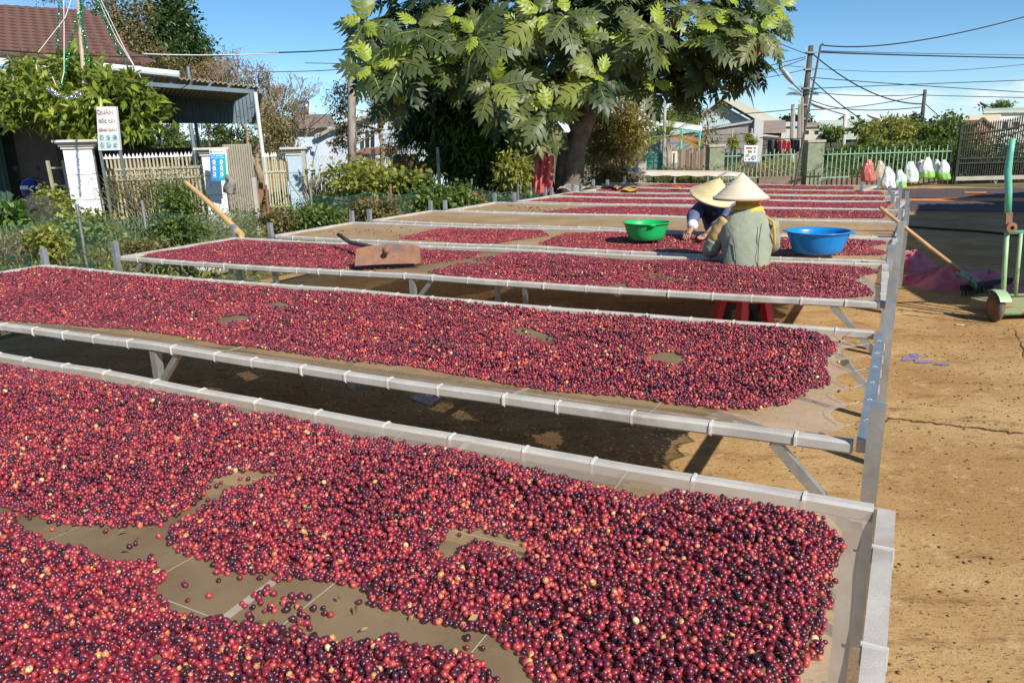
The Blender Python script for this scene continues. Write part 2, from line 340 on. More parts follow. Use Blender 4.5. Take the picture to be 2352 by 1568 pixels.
# two pale scraps lying on the floor
mb = MB(); c = gp(972, 918); e = gp(1000, 925)-gp(950, 912); f = gp(985, 910)-gp(960, 922)
mb.slab(lambda a, b: c + e*(a-.5)+f*(b-.5)*(.7+.5*a) + np.array([0, 0, .012+.008*math.sin(a*5)*math.sin(b*3)]), 6, 4, (0, 0, .003))
single('paper_scrap', mb, mat('pale_plastic', (.42, .40, .42), None, .5), 'crumpled pale scrap lying on the shaded floor between the two nearest tables', 'litter')
mb = MB(); c = gp(1940+(3000-1940)*0+0, 1) if False else gp(3300/1.7245+1560*.3214/1.7245, (800+1522*.3214)/1.7245); mb.slab(lambda a, b: c + np.array([.07*(a-.5), .03*(b-.5), .012+.004*math.sin(a*6)]), 4, 2, (0, 0, .004))
single('paper_scrap', mb, mat('cream_scrap', (.6, .5, .33), None, .7), 'small cream scrap lying on the sunlit floor before the cart wheel', 'litter')

# ------------------------------------------------------------------ drying tables
GALV = mat('galvanised_steel', (.40, .43, .45), (.56, .58, .58), .42, .75, scale=9, detail=6, bump=.08, c3=(.30, .31, .30), s3=4, lo3=.6, hi3=.75)
WRAP = mat('wrapped_net', (.40, .375, .34), (.53, .50, .46), .72, scale=7, detail=7, bump=.12, bscale=240, stretch=(1, 1, 1), c3=(.33, .285, .23), s3=2.5, lo3=.56, hi3=.75)
TIE = mat('tie_thread', (.58, .56, .53), None, .7)
NET = netmat('table_net', (.37, .27, .16), (.22, .145, .08), .24, 2.2, lo=.44, hi=.70)  # darkened: dirt plus the shaded ground below, both put into the colour
NETC = netmat('table_net_clean_lit', (.60, .52, .44), (.48, .37, .27), .46, 3.5)  # pale where the net is clean and lit; light put into the colour
NETF = netmat('table_net_tan', (.58, .42, .25), (.42, .27, .13), .15, 1.6, lo=.4, hi=.68)
THREAD = mat('white_thread', (.44, .38, .30), None, .8)
SEAM = netmat('net_seam', (.66, .60, .52), (.50, .42, .33), .25, 8)
RT = .712
class Table: pass
TABS = []
def make_table(label, corner, ang, L, Wd, near=True, post=(1, 1, 1, 1), clean_lit=.0, scallop=False, h=0., net=None):
    """corner: near right (or far right) end of the frame; s runs leftwards along the table, t across it"""
    a = math.radians(ang); e = np.array([-math.sin(a), -math.cos(a), 0]); f = np.array([math.cos(a-math.pi/2+math.pi/2)*0, 0, 0]); f = np.array([-math.cos(a), math.sin(a), 0])
    if f[1] < 0: f = -f
    o = np.array([corner[0], corner[1], 0.]) - (0 if near else 1)*f*Wd
    T = Table(); T.o, T.e, T.f, T.L, T.W, T.h = o, e, f, L, Wd, h
    P = lambda s, t, z=0.: o + e*s + f*t + np.array([0, 0, z]); T.P = P
    th = Thing('drying_table', label, 'drying table', P(L/2, Wd/2), 'coffee drying tables'); T.th = th
    w = .042; zt = RT+h; zc = zt-w/2
    sag = lambda s: -.012*abs(math.sin(math.pi*s/(L/2)))
    for t, nm in ((w/2, 'near'), (Wd-w/2, 'far')):
        mb = MB(); n = 20
        pts = [P(.03+(L-.06)*i/n, t + .004*math.sin(i*2.1), zc+sag((L)*i/n)) for i in range(n+1)]
        c4 = [(-w/2, -w/2), (w/2, -w/2), (w/2, w/2), (-w/2, w/2)]; c8 = []
        for i, (x, y) in enumerate(c4):
            x2, y2 = c4[(i+1) % 4]; c8 += [(x*.75+x2*.25*0+x*.25, y*.8+y2*.0+0), (x*.8+x2*.2, y*.8+y2*.2)]
        c8 = [(-.5, -.32), (-.32, -.5), (.32, -.5), (.5, -.32), (.5, .32), (.32, .5), (-.32, .5), (-.5, .32)]
        mb.loft([[p + f*x*w + np.array([0, 0, y*w]) for x, y in c8] for p in pts]); th.part('rail', mb, WRAP, smooth=False)
        tie = None; s = .2
        while s < L-.1:
            if pj(P(s, t, zc))[0][0] > -60 and pj(P(s, t, zc))[0][1] < 1640:
                mb2 = MB(); q = P(s, t, zc+sag(s)); b = w+.007
                mb2.loft([[q + e*dx + f*x*b + np.array([0, 0, y*b]) for x, y in c8] for dx in (-.004, .004)])
                th.part('tie', mb2, TIE)
            s += random.uniform(.22, .33)
    for s, sc in ((0., scallop), (L, False)):
        mb = MB(); mb.bar(P(s, .03, zc), P(s, Wd-.03, zc), w, w); th.part('end_rail', mb, GALV if sc or s > 0 and post[2] > 1 else WRAP)
        if not sc and s == 0:
            t = .25
            while t < Wd-.1:
                mb2 = MB(); mb2.bar(P(s, t, zc), P(s, t+.009, zc), w+.007, w+.007); th.part('tie', mb2, TIE); t += random.uniform(.3, .42)
    k = 0
    for s in (0., L):
        for t in (0., Wd):
            up = .135 if post[k] else -.05; dsx = (-.03 if s == 0 else .03) if post[k] else (.075 if s == 0 else -.075); dtx = 0 if post[k] else (.05 if t == 0 else -.05)
            mb = MB(); mb.bar(P(s+dsx, t+dtx, 0), P(s+dsx, t+dtx, zt+up), .046, .046, up=e); lg = th.part('leg', mb, GALV)
            mb = MB(); d = 1 if s == 0 else -1; tt = t+(.026 if t == 0 else -.026); s_ = s if post[k] else s+dsx
            mb.bar(P(s_, tt, zt-.33), P(s_+d*.27, tt, zt-.045), .034, .03, up=f); th.part('brace', mb, GALV); k += 1
    for t in (.03, Wd-.03):
        for s in ((L*.5,) if L < 6.5 else (L*.5,)):
            mb = MB(); mb.bar(P(s, t, 0), P(s, t, zt-.045), .04, .04, up=e); th.part('leg', mb, GALV)
            for d in (1,):
                mb = MB(); mb.bar(P(s-.01, t+.002, zt-.22), P(s-d*.17, t+.002, zt-.047), .03, .028, up=f); th.part('brace', mb, GALV)
    for s in (L*.25, L*.5+.03, L*.75):
        mb = MB(); mb.bar(P(s, .04, zt-.06), P(s, Wd-.04, zt-.06), .03, .03); th.part('cross_bar', mb, GALV)
    # the net hangs a little between the rails
    s0 = .0
    def hgt(s, t):
        q = min(t, Wd-t); r = min(s, L-s); edge = 1-math.exp(-max(q-.02, 0)/.05)
        return zt - .004 - .022*edge + sag(s) - .006*math.sin(s*9)*edge*.5 - .004*edge*math.sin(t*11+s*3)
    T.hgt = hgt
    ns, ntt = 64, (84 if scallop else 14)
    def fn(a_, b_):
        s = -.01+(L+.02)*a_; t = .015+(Wd-.03)*b_
        if scallop:
            lim = .07 + .06*abs(math.sin(math.pi*(t/Wd*7.0+.05))); lim *= 1.1-.2*math.cos(t*2)
            s = lim + (L+.01-lim)*a_
        return P(s, t, hgt(s, t))
    mb = MB(); mb.grid(fn, ns, ntt); me = mb.mesh('net', th.loc, True)
    me.materials.append(net or NET); me.materials.append(NETC)
    cs = clean_lit
    bj = max(1, round(ntt/14)); mi = [1 if (p.index % ns)/ns*L < cs + .05*math.sin(p.index//ns*1.9*14/ntt) or p.index//ns < bj or p.index//ns >= ntt-bj else 0 for p in me.polygons]; me.polygons.foreach_set('material_index', mi)
    th.part('net', me, None)
    # strips where two widths of net are sewn together, one on every span
    for s in np.arange(1.25, L-.3, 1.62):
        mb = MB(); mb.grid(lambda a_, b_: P(s-.012+.024*a_, .02+(Wd-.04)*b_, hgt(s, .02+(Wd-.04)*b_)+.003), 1, 14); th.part('seam', mb, SEAM)
    if not near or scallop:   # the nearest nets show single stray warp and weft threads
        for tt_ in (Wd*.30, Wd*.66):
            mb = MB(); mb.grid(lambda a_, b_: P(.3+(L-.4)*a_, tt_-.0015+.003*b_+.006*math.sin(a_*40), hgt(.3+(L-.4)*a_, tt_)+.002), 90, 1); th.part('thread', mb, THREAD)
        for s in np.arange(.7, L, .41):
            mb = MB(); mb.grid(lambda a_, b_: P(s-.0015+.003*a_+.01*math.sin(b_*3+s), .03+(Wd-.06)*b_, hgt(s, .03+(Wd-.06)*b_)+.002), 1, 14); th.part('thread', mb, THREAD)
    if scallop:
        hem = MB()
        m = 196; pa, pb = [], []
        for i in range(m+1):
            t = .02+(Wd-.04)*i/m; lim = .07+.06*abs(math.sin(math.pi*(t/Wd*7.0+.05))); lim *= 1.1-.2*math.cos(t*2)
            pa.append(P(lim, t, hgt(lim, t)+.004)); pb.append(P(lim+.022, t, hgt(lim, t)+.005))
        hem.add(pa+pb, [(i, i+1, m+2+i, m+1+i) for i in range(m)]); th.part('hem', hem, NETC, label='white scalloped hem of the net')
        for i in range(8):
            t = Wd*(i-.05)/7
            if .02 < t < Wd-.02:
                mb = MB(); lim = .07*(1.1-.2*math.cos(t*2)); mb.tube([P(lim, t, hgt(lim, t)+.004), P(.03, t+.01, zt-.01), P(.0, t+.015, zt+.004), P(-.022, t+.015, zt-.01), P(-.024, t+.015, zt-.045)], .0013, 4); th.part('string', mb, TIE)
    TABS.append(T); return T
def crn(x, y): return gp(x, y, RT)
T1 = make_table('nearest drying table, filling the foreground, net bare along its middle', (.97, 1.80), 117.8, 6.4, 1.55, near=False, post=(0, 0, 1, 1), clean_lit=.36)
T2 = make_table('second drying table from the front, scalloped net tied to its bare steel end rail', (1.09, 2.2), 117.4, 6.6, 1.56, clean_lit=.30, scallop=True)
T3 = make_table('third drying table from the front, with the rusty hoe lying on it', (2.12, 4.2), 116, 6.38, 1.46, clean_lit=.2)
T4 = make_table('drying table with the green and blue basins standing on it', (2.85, 5.59), 117.2, 6.13, 1.42, clean_lit=.1, net=NETF)
T5 = make_table('bare drying table just behind the two basins, its brown net empty', (3.53, 6.89), 119, 6.05, 1.38, net=NETF)
T6 = make_table('drying table behind the empty one, cherries heaped over all but its left end', (4.15, 8.14), 119.8, 5.80, 1.40, net=NETF)
T7 = make_table('drying table beyond the half bare one, covered with cherries from end to end', (4.77, 9.43), 121.6, 5.45, 1.25, net=NETF)
def far_table(label, nl, nr, W_):
    a, b = crn(*nl), crn(*nr); d = b-a; return make_table(label, b, math.degrees(math.atan2(d[0], d[1])), float(np.linalg.norm(d)), W_, net=NETF)
T8 = far_table('drying table of red cherries beside the pink sack, fourth from the back', (1256, 450), (2044, 463), 1.05)
T9 = far_table('drying table with the yellow cloth scrap on it, third from the back', (1337, 438), (2037, 449), 1.1)
T10 = far_table('drying table where the thin leaning steel pole stands, second from the back', (1366, 428), (1974, 437), 1.35)

# ------------------------------------------------------------------ coffee cherries
def cherrymat():
    m, nt, b, o = nodes('coffee_cherry'); N = nt.nodes.new; L = nt.links.new
    a = N('ShaderNodeAttribute'); a.attribute_type = 'INSTANCER'; a.attribute_name = 'tint'
    r = ramp_node(nt, [(0, (.028, .011, .017)), (.14, (.052, .011, .023)), (.32, (.105, .013, .031)), (.56, (.25, .021, .038)), (.75, (.40, .045, .05)), (.86, (.50, .095, .065)), (.94, (.56, .2, .1)), (.98, (.58, .32, .1)), (1, (.6, .5, .28))])
    L(a.outputs['Fac'], r.inputs[0])
    p = N('ShaderNodeAttribute'); p.attribute_name = 'lp'
    n = N('ShaderNodeTexNoise'); n.noise_dimensions = '4D'; n.inputs['Scale'].default_value = 1.6; n.inputs['Detail'].default_value = 3; L(p.outputs['Vector'], n.inputs['Vector'])
    mw = N('ShaderNodeMath'); mw.operation = 'MULTIPLY'; mw.inputs[1].default_value = 97; L(a.outputs['Fac'], mw.inputs[0]); L(mw.outputs[0], n.inputs['W'])
    hs = N('ShaderNodeHueSaturation'); mr = N('ShaderNodeMapRange'); L(n.outputs[0], mr.inputs[0]); mr.inputs[1].default_value = .3; mr.inputs[2].default_value = .7; mr.inputs[3].default_value = .6; mr.inputs[4].default_value = 1.45
    L(mr.outputs[0], hs.inputs['Value']); L(r.outputs[0], hs.inputs['Color'])
    # the dry navel at the tip
    sp_ = N('ShaderNodeSeparateXYZ'); L(p.outputs['Vector'], sp_.inputs[0]); nv = N('ShaderNodeMapRange'); L(sp_.outputs[0], nv.inputs[0]); nv.inputs[1].default_value = .955; nv.inputs[2].default_value = .985
    mx = N('ShaderNodeMix'); mx.data_type = 'RGBA'; L(nv.outputs[0], mx.inputs['Factor']); L(hs.outputs[0], mx.inputs['A']); mx.inputs['B'].default_value = (.11, .06, .035, 1)
    L(mx.outputs['Result'], b.inputs['Base Color']); b.inputs['Roughness'].default_value = .36; b.inputs['Specular IOR Level'].default_value = .6
    return m
CHERRY = cherrymat()
def cherry_nodes(sub):
    ng = bpy.data.node_groups.new('cherry_heap', 'GeometryNodeTree'); N = ng.nodes.new; L = ng.links.new
    ng.interface.new_socket('Geometry', in_out='INPUT', socket_type='NodeSocketGeometry'); ng.interface.new_socket('Geometry', in_out='OUTPUT', socket_type='NodeSocketGeometry')
    gi = N('NodeGroupInput'); go = N('NodeGroupOutput'); ic = N('GeometryNodeMeshIcoSphere'); ic.inputs['Radius'].default_value = 1; ic.inputs['Subdivisions'].default_value = sub
    st = N('GeometryNodeStoreNamedAttribute'); st.data_type = 'FLOAT_VECTOR'; st.domain = 'POINT'; st.inputs['Name'].default_value = 'lp'; ps = N('GeometryNodeInputPosition'); L(ps.outputs[0], st.inputs['Value']); L(ic.outputs[0], st.inputs['Geometry'])
    tr = N('GeometryNodeTransform'); tr.inputs['Scale'].default_value = (1.17, .94, .90); L(st.outputs[0], tr.inputs['Geometry'])
    sm = N('GeometryNodeSetShadeSmooth'); L(tr.outputs[0], sm.inputs[0]); mt = N('GeometryNodeSetMaterial'); mt.inputs['Material'].default_value = CHERRY; L(sm.outputs[0], mt.inputs[0])
    ip = N('GeometryNodeInstanceOnPoints'); L(gi.outputs[0], ip.inputs['Points']); L(mt.outputs[0], ip.inputs['Instance'])
    def att(nm, ty):
        a = N('GeometryNodeInputNamedAttribute'); a.data_type = ty; a.inputs['Name'].default_value = nm; return [s for s in a.outputs if s.enabled][0]
    L(att('rot', 'FLOAT_VECTOR'), ip.inputs['Rotation']); L(att('scl', 'FLOAT'), ip.inputs['Scale']); L(ip.outputs[0], go.inputs[0]); return ng
GN3, GN2 = cherry_nodes(3), cherry_nodes(2)
def tints(n, mean=0.): return np.clip(np.where(rng.random(n) < .036, rng.uniform(.88, 1.0, n), np.clip(rng.beta(1.4, 1.4, n)*.87 + mean, 0, .94)), 0, 1)
CHER = bpy.data.meshes.new('coffee_cherry'); 
def cherry_mesh():
    V, Fs = ico(3); me = np_mesh('coffee_cherry', V*np.array([1.17, .94, .90]), Fs, smooth=True); a = me.attributes.new('lp', 'FLOAT_VECTOR', 'POINT'); a.data.foreach_set('vector', V.astype(np.float32).ravel()); me.materials.append(CHERRY); return me
CHER = cherry_mesh()
def heap(T, label, ins, outs=(), sparse=(), pitch=.0130, r=.0072, layer2=.5, mean=0., ng=GN2, front=0, wobble=5., smax=None):
    L, Wd = T.L, T.W; rows = []
    for lay in (0, 1, 2):
        s = np.arange(.03, (smax or L)-.03, pitch); t = np.arange(.06, Wd-.095, pitch*.87); S, Tt = np.meshgrid(s, t); S = S + (np.arange(len(t)) % 2)[:, None]*pitch*.5
        S = S.ravel(); Tt = Tt.ravel(); S = S + rng.normal(size=S.size)*pitch*.2 + lay*pitch*.45; Tt = Tt + rng.normal(size=S.size)*pitch*.2 + lay*pitch*.3
        hz = np.array([T.hgt(float(a), float(b)) for a, b in zip(S[::1], Tt[::1])]) if S.size < 1 else None
        q = np.minimum(Tt, Wd-Tt); edge = 1-np.exp(-np.maximum(q-.02, 0)/.05); sg = -.012*np.abs(np.sin(math.pi*S/(L/2)))
        z = RT+T.h-.004-.022*edge+sg-.003*np.sin(S*9)*edge-.004*edge*np.sin(Tt*11+S*3)
        P = T.o[None]+T.e[None]*S[:, None]+T.f[None]*Tt[:, None]; P[:, 2] = z
        px = pj(P); wx = wob(P[:, 0]*9, P[:, 1]*9, 1.)[:, None]*wobble*np.array([[1.6, .6]]) + rng.normal(size=(len(P), 2))*wobble*.28; pw = px+wx
        k = np.zeros(len(P), bool)
        for g_ in ins: k |= inside(pw, g_)
        for g_ in outs: k &= ~inside(pw, g_)
        if lay == 0:
            for g_, dn in sparse: k |= inside(px, g_) & (rng.random(len(P)) < dn)
            core = (P, px)
        else:
            # upper layers keep away from the rim of the heap
            ww = wobble*2.2+6*lay
            for dx, dy in ((ww*2, 0), (-ww*2, 0), (0, ww), (0, -ww)):
                kk = np.zeros(len(P), bool)
                for g_ in ins: kk |= inside(pw+np.array([[dx, dy]]), g_)
                for g_ in outs: kk &= ~inside(pw+np.array([[dx, dy]]), g_)
                k &= kk
            w_ = wob(P[:, 0]*4.1, P[:, 1]*4.1, 1., lay)*.35 + rng.random(len(P))
            k &= w_ < (layer2 if lay == 1 else layer2*.32)
        P = P[k]; P[:, 2] += r*(.8+lay*1.25) + rng.uniform(0, .003, k.sum()); rows.append(P)
    P = np.concatenate(rows); n = len(P); rot = rng.uniform(0, 6.28, (n, 3)); scl = r*rng.uniform(.70, 1.17, n); tn = tints(n, mean)
    tn = np.clip(tn + wob(P[:, 0]*2.2, P[:, 1]*2.2, 1.)*.09*(tn < .9), 0, 1)
    if front:
        px = pj(P); d = np.linalg.norm(P-EYE, axis=1); vis = (px[:, 0] > 5) & (px[:, 0] < 2347) & (px[:, 1] < 1562)
        d[~vis] = 1e9; pick = np.argsort(d)[:front]
        for i in pick:
            o = bpy.data.objects.new('coffee_cherry', CHER); COL.objects.link(o); o.location = P[i]; o.rotation_euler = rot[i]; o.scale = [scl[i]]*3; o['tint'] = float(tn[i])
            o['label'] = ('yellow to orange coffee cherry lying at the front edge of the nearest heap' if tn[i] > .87 else 'bright red coffee cherry lying at the front edge of the nearest heap' if tn[i] > .5 else 'dark purple coffee cherry lying at the front edge of the nearest heap')
            o['category'] = 'coffee cherry'; o['group'] = 'yellow and orange coffee cherries at the front' if tn[i] > .87 else 'bright red coffee cherries at the front' if tn[i] > .5 else 'dark purple coffee cherries at the front'
        k = np.ones(n, bool); k[pick] = False; P, rot, scl, tn = P[k], rot[k], scl[k], tn[k]; n = len(P)
    me = bpy.data.meshes.new('coffee_cherries'); me.vertices.add(n); c = P.mean(0); c[2] = RT+T.h; me.vertices.foreach_set('co', (P-c).astype(np.float32).ravel())
    for nm, ty, key, val in (('rot', 'FLOAT_VECTOR', 'vector', rot), ('scl', 'FLOAT', 'value', scl), ('tint', 'FLOAT', 'value', tn)):
        a = me.attributes.new(nm, ty, 'POINT'); a.data.foreach_set(key, val.astype(np.float32).ravel())
    me.update(); me.materials.append(CHERRY); o = link('coffee_cherries', me, None, None, c); tag(o, label, 'coffee cherries', None, 'stuff')
    md = o.modifiers.new('heap', 'NODES'); md.node_group = ng; print('cherries', label[:40], n); return o
big = 4000
in1 = [(-2600, 350), (-400, 760), (0, 832), (60, 848), (230, 862), (330, 888), (420, 908), (510, 928), (560, 952), (640, 948), (700, 968), (780, 994), (800, 1006), (850, 1010), (950, 1024), (1080, 1042), (1180, 1072), (1250, 1086), (1330, 1108), (1400, 1128), (1480, 1150), (1560, 1132), (1640, 1146), (1760, 1156), (1850, 1176), (1892, 1196), (1928, 1250), (1918, 1340), (1897, 1420), (1888, 1500), (1850, 1530), (1835, 1570), (1700, 2100), (1500, 3600), (-3000, 3600)]
gap1 = [(-900, 1010), (-200, 1120), (0, 1165), (60, 1182), (130, 1206), (270, 1212), (370, 1206), (430, 1180), (460, 1150), (490, 1112), (540, 1085), (630, 1080), (640, 1092), (560, 1118), (510, 1140), (470, 1172), (440, 1192), (400, 1216), (385, 1245), (430, 1262), (480, 1290), (500, 1322), (560, 1318), (640, 1326), (730, 1340), (838, 1352), (836, 1390), (890, 1402), (980, 1432), (1090, 1452), (1150, 1472), (1200, 1520), (1250, 1600), (1300, 1700), (1180, 1640), (1140, 1552), (1090, 1520), (1060, 1500), (960, 1490), (900, 1468), (800, 1482), (700, 1462), (620, 1436), (560, 1432), (480, 1424), (385, 1408), (368, 1370), (376, 1325), (350, 1290), (240, 1292), (200, 1266), (100, 1248), (60, 1228), (20, 1188), (-200, 1140), (-900, 1060)]
gap1b = [(1012, 1262), (1045, 1212), (1110, 1220), (1190, 1242), (1228, 1262), (1208, 1292), (1150, 1262), (1100, 1242), (1030, 1284), (1010, 1290)]
gap1c = [(1120, 1270), (1180, 1262), (1215, 1300), (1150, 1310)]
bridge = [(360, 1245), (440, 1205), (520, 1240), (480, 1290), (400, 1270)]
heap(T1, 'coffee cherries spread over the nearest table, dark red and purple', [in1], [gap1, gap1b], [(gap1, .03), (gap1b, .07), (bridge, .35), ([(560, 1360), (660, 1350), (760, 1400), (700, 1480), (560, 1440)], .25)], ng=GN3, front=300, layer2=.55, wobble=9)
in2 = [(-900, 690), (-300, 702), (0, 735), (120, 745), (270, 755), (345, 762), (395, 770), (500, 790), (640, 806), (720, 820), (800, 829), (930, 841), (1000, 853), (1100, 871), (1180, 886), (1270, 901), (1420, 911), (1560, 931), (1640, 941), (1740, 939), (1800, 931), (1860, 897), (1905, 886), (1898, 830), (1925, 796), (1890, 772), (1870, 756), (1830, 742), (1760, 739), (1700, 736), (1640, 727), (1540, 712), (1370, 702), (1300, 692), (1200, 692), (1100, 682), (960, 667), (930, 669), (860, 662), (680, 657), (520, 641), (400, 631), (250, 614), (180, 602), (80, 604), (0, 616), (-300, 650)]
o2 = [[(490, 736), (540, 722), (580, 728), (562, 742), (500, 746)], [(608, 700), (640, 691), (688, 710), (650, 714)], [(553, 752), (585, 748), (588, 757)], [(1158, 766), (1200, 749), (1238, 762), (1312, 790), (1260, 790), (1200, 773)], [(1478, 816), (1550, 809), (1582, 830), (1560, 845), (1500, 831)]]
heap(T2, 'coffee cherries on the second table, a broad crimson spread with small bare islands', [in2], o2, [(o2[3], .03), ([(1880, 740), (1940, 740), (1940, 900), (1700, 960)], .006)], ng=GN2, layer2=.5, wobble=4)
in3a = [(318, 586), (480, 562), (560, 548), (700, 554), (820, 561), (1000, 576), (1110, 581), (1085, 592), (960, 609), (900, 618), (840, 620), (700, 613), (500, 603), (400, 598)]
in3b = [(983, 626), (1050, 610), (1120, 592), (1180, 581), (1300, 586), (1440, 601), (1600, 596), (1700, 601), (1800, 604), (1900, 609), (2000, 618), (2018, 626), (1975, 636), (1960, 646), (1990, 660), (2008, 676), (1990, 681), (1900, 688), (1750, 685), (1600, 680), (1480, 673), (1444, 666), (1438, 649), (1380, 659), (1300, 658), (1200, 653), (1100, 646)]
o3 = [[(698, 584), (740, 578), (745, 582), (715, 588)], [(1468, 633), (1500, 627), (1602, 646), (1580, 651), (1500, 641)], [(1070, 602), (1115, 596), (1135, 606), (1090, 610)], [(1200, 617), (1250, 622), (1235, 627), (1190, 622)]]
heap(T3, 'coffee cherries on the third table round the hoe, in two patches', [in3a, in3b], o3, [(o3[1], .05), ([(1000, 600), (1110, 585), (1130, 620)], .05)], layer2=.45, wobble=2.2)
in4a = [(918, 549), (1010, 526), (1100, 523), (1240, 531), (1262, 541), (1150, 558), (1090, 560), (1000, 554)]
in4b = [(1236, 561), (1300, 537), (1420, 534), (1600, 534), (1800, 538), (2000, 546), (2036, 560), (1990, 568), (2032, 580), (2030, 586), (1800, 589), (1640, 584), (1500, 581), (1380, 576)]
heap(T4, 'coffee cherries under the two basins, brighter red in the heap at the left', [in4a, in4b], [], [([(700, 535), (1000, 515), (1000, 550)], .006)], layer2=.6, mean=.05, wobble=1.8)
in6 = [(1250, 489), (1330, 479), (1420, 476), (1500, 477), (1560, 479), (1640, 481), (1800, 482), (2000, 484), (2044, 487), (2030, 502), (1700, 499), (1500, 494), (1380, 491)]
heap(T6, 'coffee cherries on the table behind the empty one, thinning to bare net at left', [in6], [], [([(1150, 472), (1300, 480), (1250, 490)], .03)], pitch=.0165, r=.0086, layer2=.5, mean=.04, wobble=1.2)
in7 = [(1180, 466), (1300, 455), (1500, 460), (2000, 466), (2046, 468), (2035, 479), (1800, 478), (1500, 472), (1250, 468)]
heap(T7, 'coffee cherries covering the table beyond the half bare one', [in7], [], [], pitch=.0165, r=.0086, layer2=.55, mean=.04, wobble=.8)
in8 = [(1255, 449), (1340, 438), (1700, 448), (2030, 453), (2032, 461), (1700, 459), (1400, 453)]
heap(T8, 'coffee cherries on the table beside the pink sack', [in8], [], [], pitch=.0175, r=.009, layer2=.5, mean=.05, wobble=.6)
in9 = [(1350, 436), (1400, 431), (1700, 436), (2020, 440), (2030, 447), (1700, 444), (1400, 440)]
heap(T9, 'coffee cherries on the table with the yellow cloth scrap', [in9], [], [], pitch=.018, r=.009, layer2=.5, mean=.05, wobble=.5)
in10 = [(1480, 428), (1560, 421), (1960, 428), (1960, 436), (1560, 430)]
heap(T10, 'coffee cherries on the second table from the back', [in10], [], [], pitch=.018, r=.009, layer2=.5, mean=.05, wobble=.4)

# flakes of dry leaf and husk lying on the cherries
n = 420; S_ = []
for T, m_, smax in ((T1, 200, 3.6), (T2, 150, 5.5), (T3, 70, 5.5)):
    for i in range(m_): a_s, a_t = rng.uniform(.15, smax), rng.uniform(.1, T.W-.12); q = T.P(a_s, a_t, T.hgt(a_s, a_t)+.020); S_.append(q)
P = np.array(S_); n = len(P); V, Fc, k = place_leaves(LEAF, P, rng.normal(size=(n, 3))*np.array([1, 1, .15]), rng.normal(size=(n, 3))*.4+np.array([0, 0, 1]), rng.uniform(.008, .034, n), rng.uniform(.006, .018, n)); c = P.mean(0)
o = link('husk_flakes', np_mesh('husk_flakes', V-c, Fc, np.repeat(rng.random(n), k)), leafmat('husk', [(0, (.05, .03, .02)), (.6, (.22, .14, .07)), (.85, (.40, .33, .14)), (1, (.5, .45, .25))], .8, .1), None, c); tag(o, 'flakes of dry leaf and husk lying among the cherries of the front tables', 'husk flakes', kind='stuff')

# ------------------------------------------------------------------ shared materials for the surroundings
STEEL = mat('dull_steel', (.20, .22, .23), (.30, .31, .31), .5, .5, scale=7)
CREAM = mat('cream_paint', (.33, .30, .20), (.44, .40, .28), .55, scale=8, detail=6, c3=(.34, .30, .20), s3=6, lo3=.6, hi3=.75)
WHITE = mat('white_paint', (.74, .75, .74), (.80, .80, .79), .5, scale=4)
TILEW = mat('white_tile', (.72, .76, .78), (.80, .82, .83), .22, scale=3, c3=(.60, .60, .56), s3=5, lo3=.62, hi3=.8)
CONC = mat('concrete', (.34, .32, .28), (.46, .44, .39), .9, scale=5, detail=8, bump=.4, bscale=30, c3=(.20, .19, .16), s3=2.4, lo3=.55, hi3=.75)
MOSS = mat('mossy_green_plaster', (.17, .21, .14), (.28, .32, .22), .9, scale=4, detail=8, bump=.3, bscale=20, c3=(.10, .10, .07), s3=5, lo3=.55, hi3=.68)
BARK = mat('bark', (.13, .095, .065), (.25, .20, .15), .95, scale=7, detail=8, bump=.9, bscale=18, stretch=(1, 1, .35))
BARKL = mat('pale_bark', (.30, .24, .17), (.44, .37, .28), .9, scale=6, detail=7, bump=.6, bscale=16, stretch=(1, 1, .3))
TWIG = mat('dry_twig', (.26, .20, .14), (.38, .30, .21), .9, scale=8)
MINT = mat('mint_green_paint', (.20, .36, .24), (.28, .44, .31), .5, scale=9, detail=6, c3=(.20, .24, .16), s3=10, lo3=.62, hi3=.75)
TEAL = mat('teal_paint', (.08, .45, .38), (.13, .55, .46), .5, scale=7, c3=(.05, .25, .22), s3=6, lo3=.6, hi3=.8)
DARKIN = mat('dim_interior', (.045, .035, .028), (.07, .055, .045), .9, scale=3)
CORR = mat('blue_grey_sheet', (.15, .21, .25), (.21, .28, .33), .5, .3, scale=3, detail=6)
WIRE = mat('black_cable', (.025, .025, .028), None, .6)
CHAIN = mat('rusty_wire', (.15, .12, .10), (.26, .23, .20), .6, .4, scale=12)
WOOD = mat('grey_wood', (.20, .16, .12), (.32, .26, .20), .85, scale=6, bump=.4, bscale=18, stretch=(1, 1, .15))
BAMBOO = mat('bamboo', (.55, .33, .12), (.72, .48, .20), .45, scale=5, c3=(.36, .19, .07), s3=9, lo3=.55, hi3=.75)
RUST = mat('rusty_iron', (.23, .105, .055), (.33, .17, .095), .85, .1, scale=8, detail=8, bump=.3, c3=(.17, .105, .09), s3=5, lo3=.42, hi3=.62)
L_DARK = leafmat('leaf_dark', [(0, (.014, .034, .01)), (.5, (.035, .075, .018)), (.85, (.075, .14, .03)), (1, (.13, .21, .04))], .38, .2)
L_MID = leafmat('leaf_mid', [(0, (.035, .065, .015)), (.5, (.09, .145, .03)), (1, (.19, .25, .05))], .5, .3)
L_YEL = leafmat('leaf_yellow_green', [(0, (.065, .09, .018)), (.5, (.23, .26, .05)), (1, (.40, .40, .09))], .5, .35)
L_OLIVE = leafmat('leaf_olive', [(0, (.06, .06, .022)), (.5, (.165, .15, .05)), (1, (.31, .26, .10))], .6, .3)
L_DRY = leafmat('leaf_dry', [(0, (.13, .085, .045)), (.5, (.26, .18, .09)), (1, (.42, .31, .16))], .8, .2)
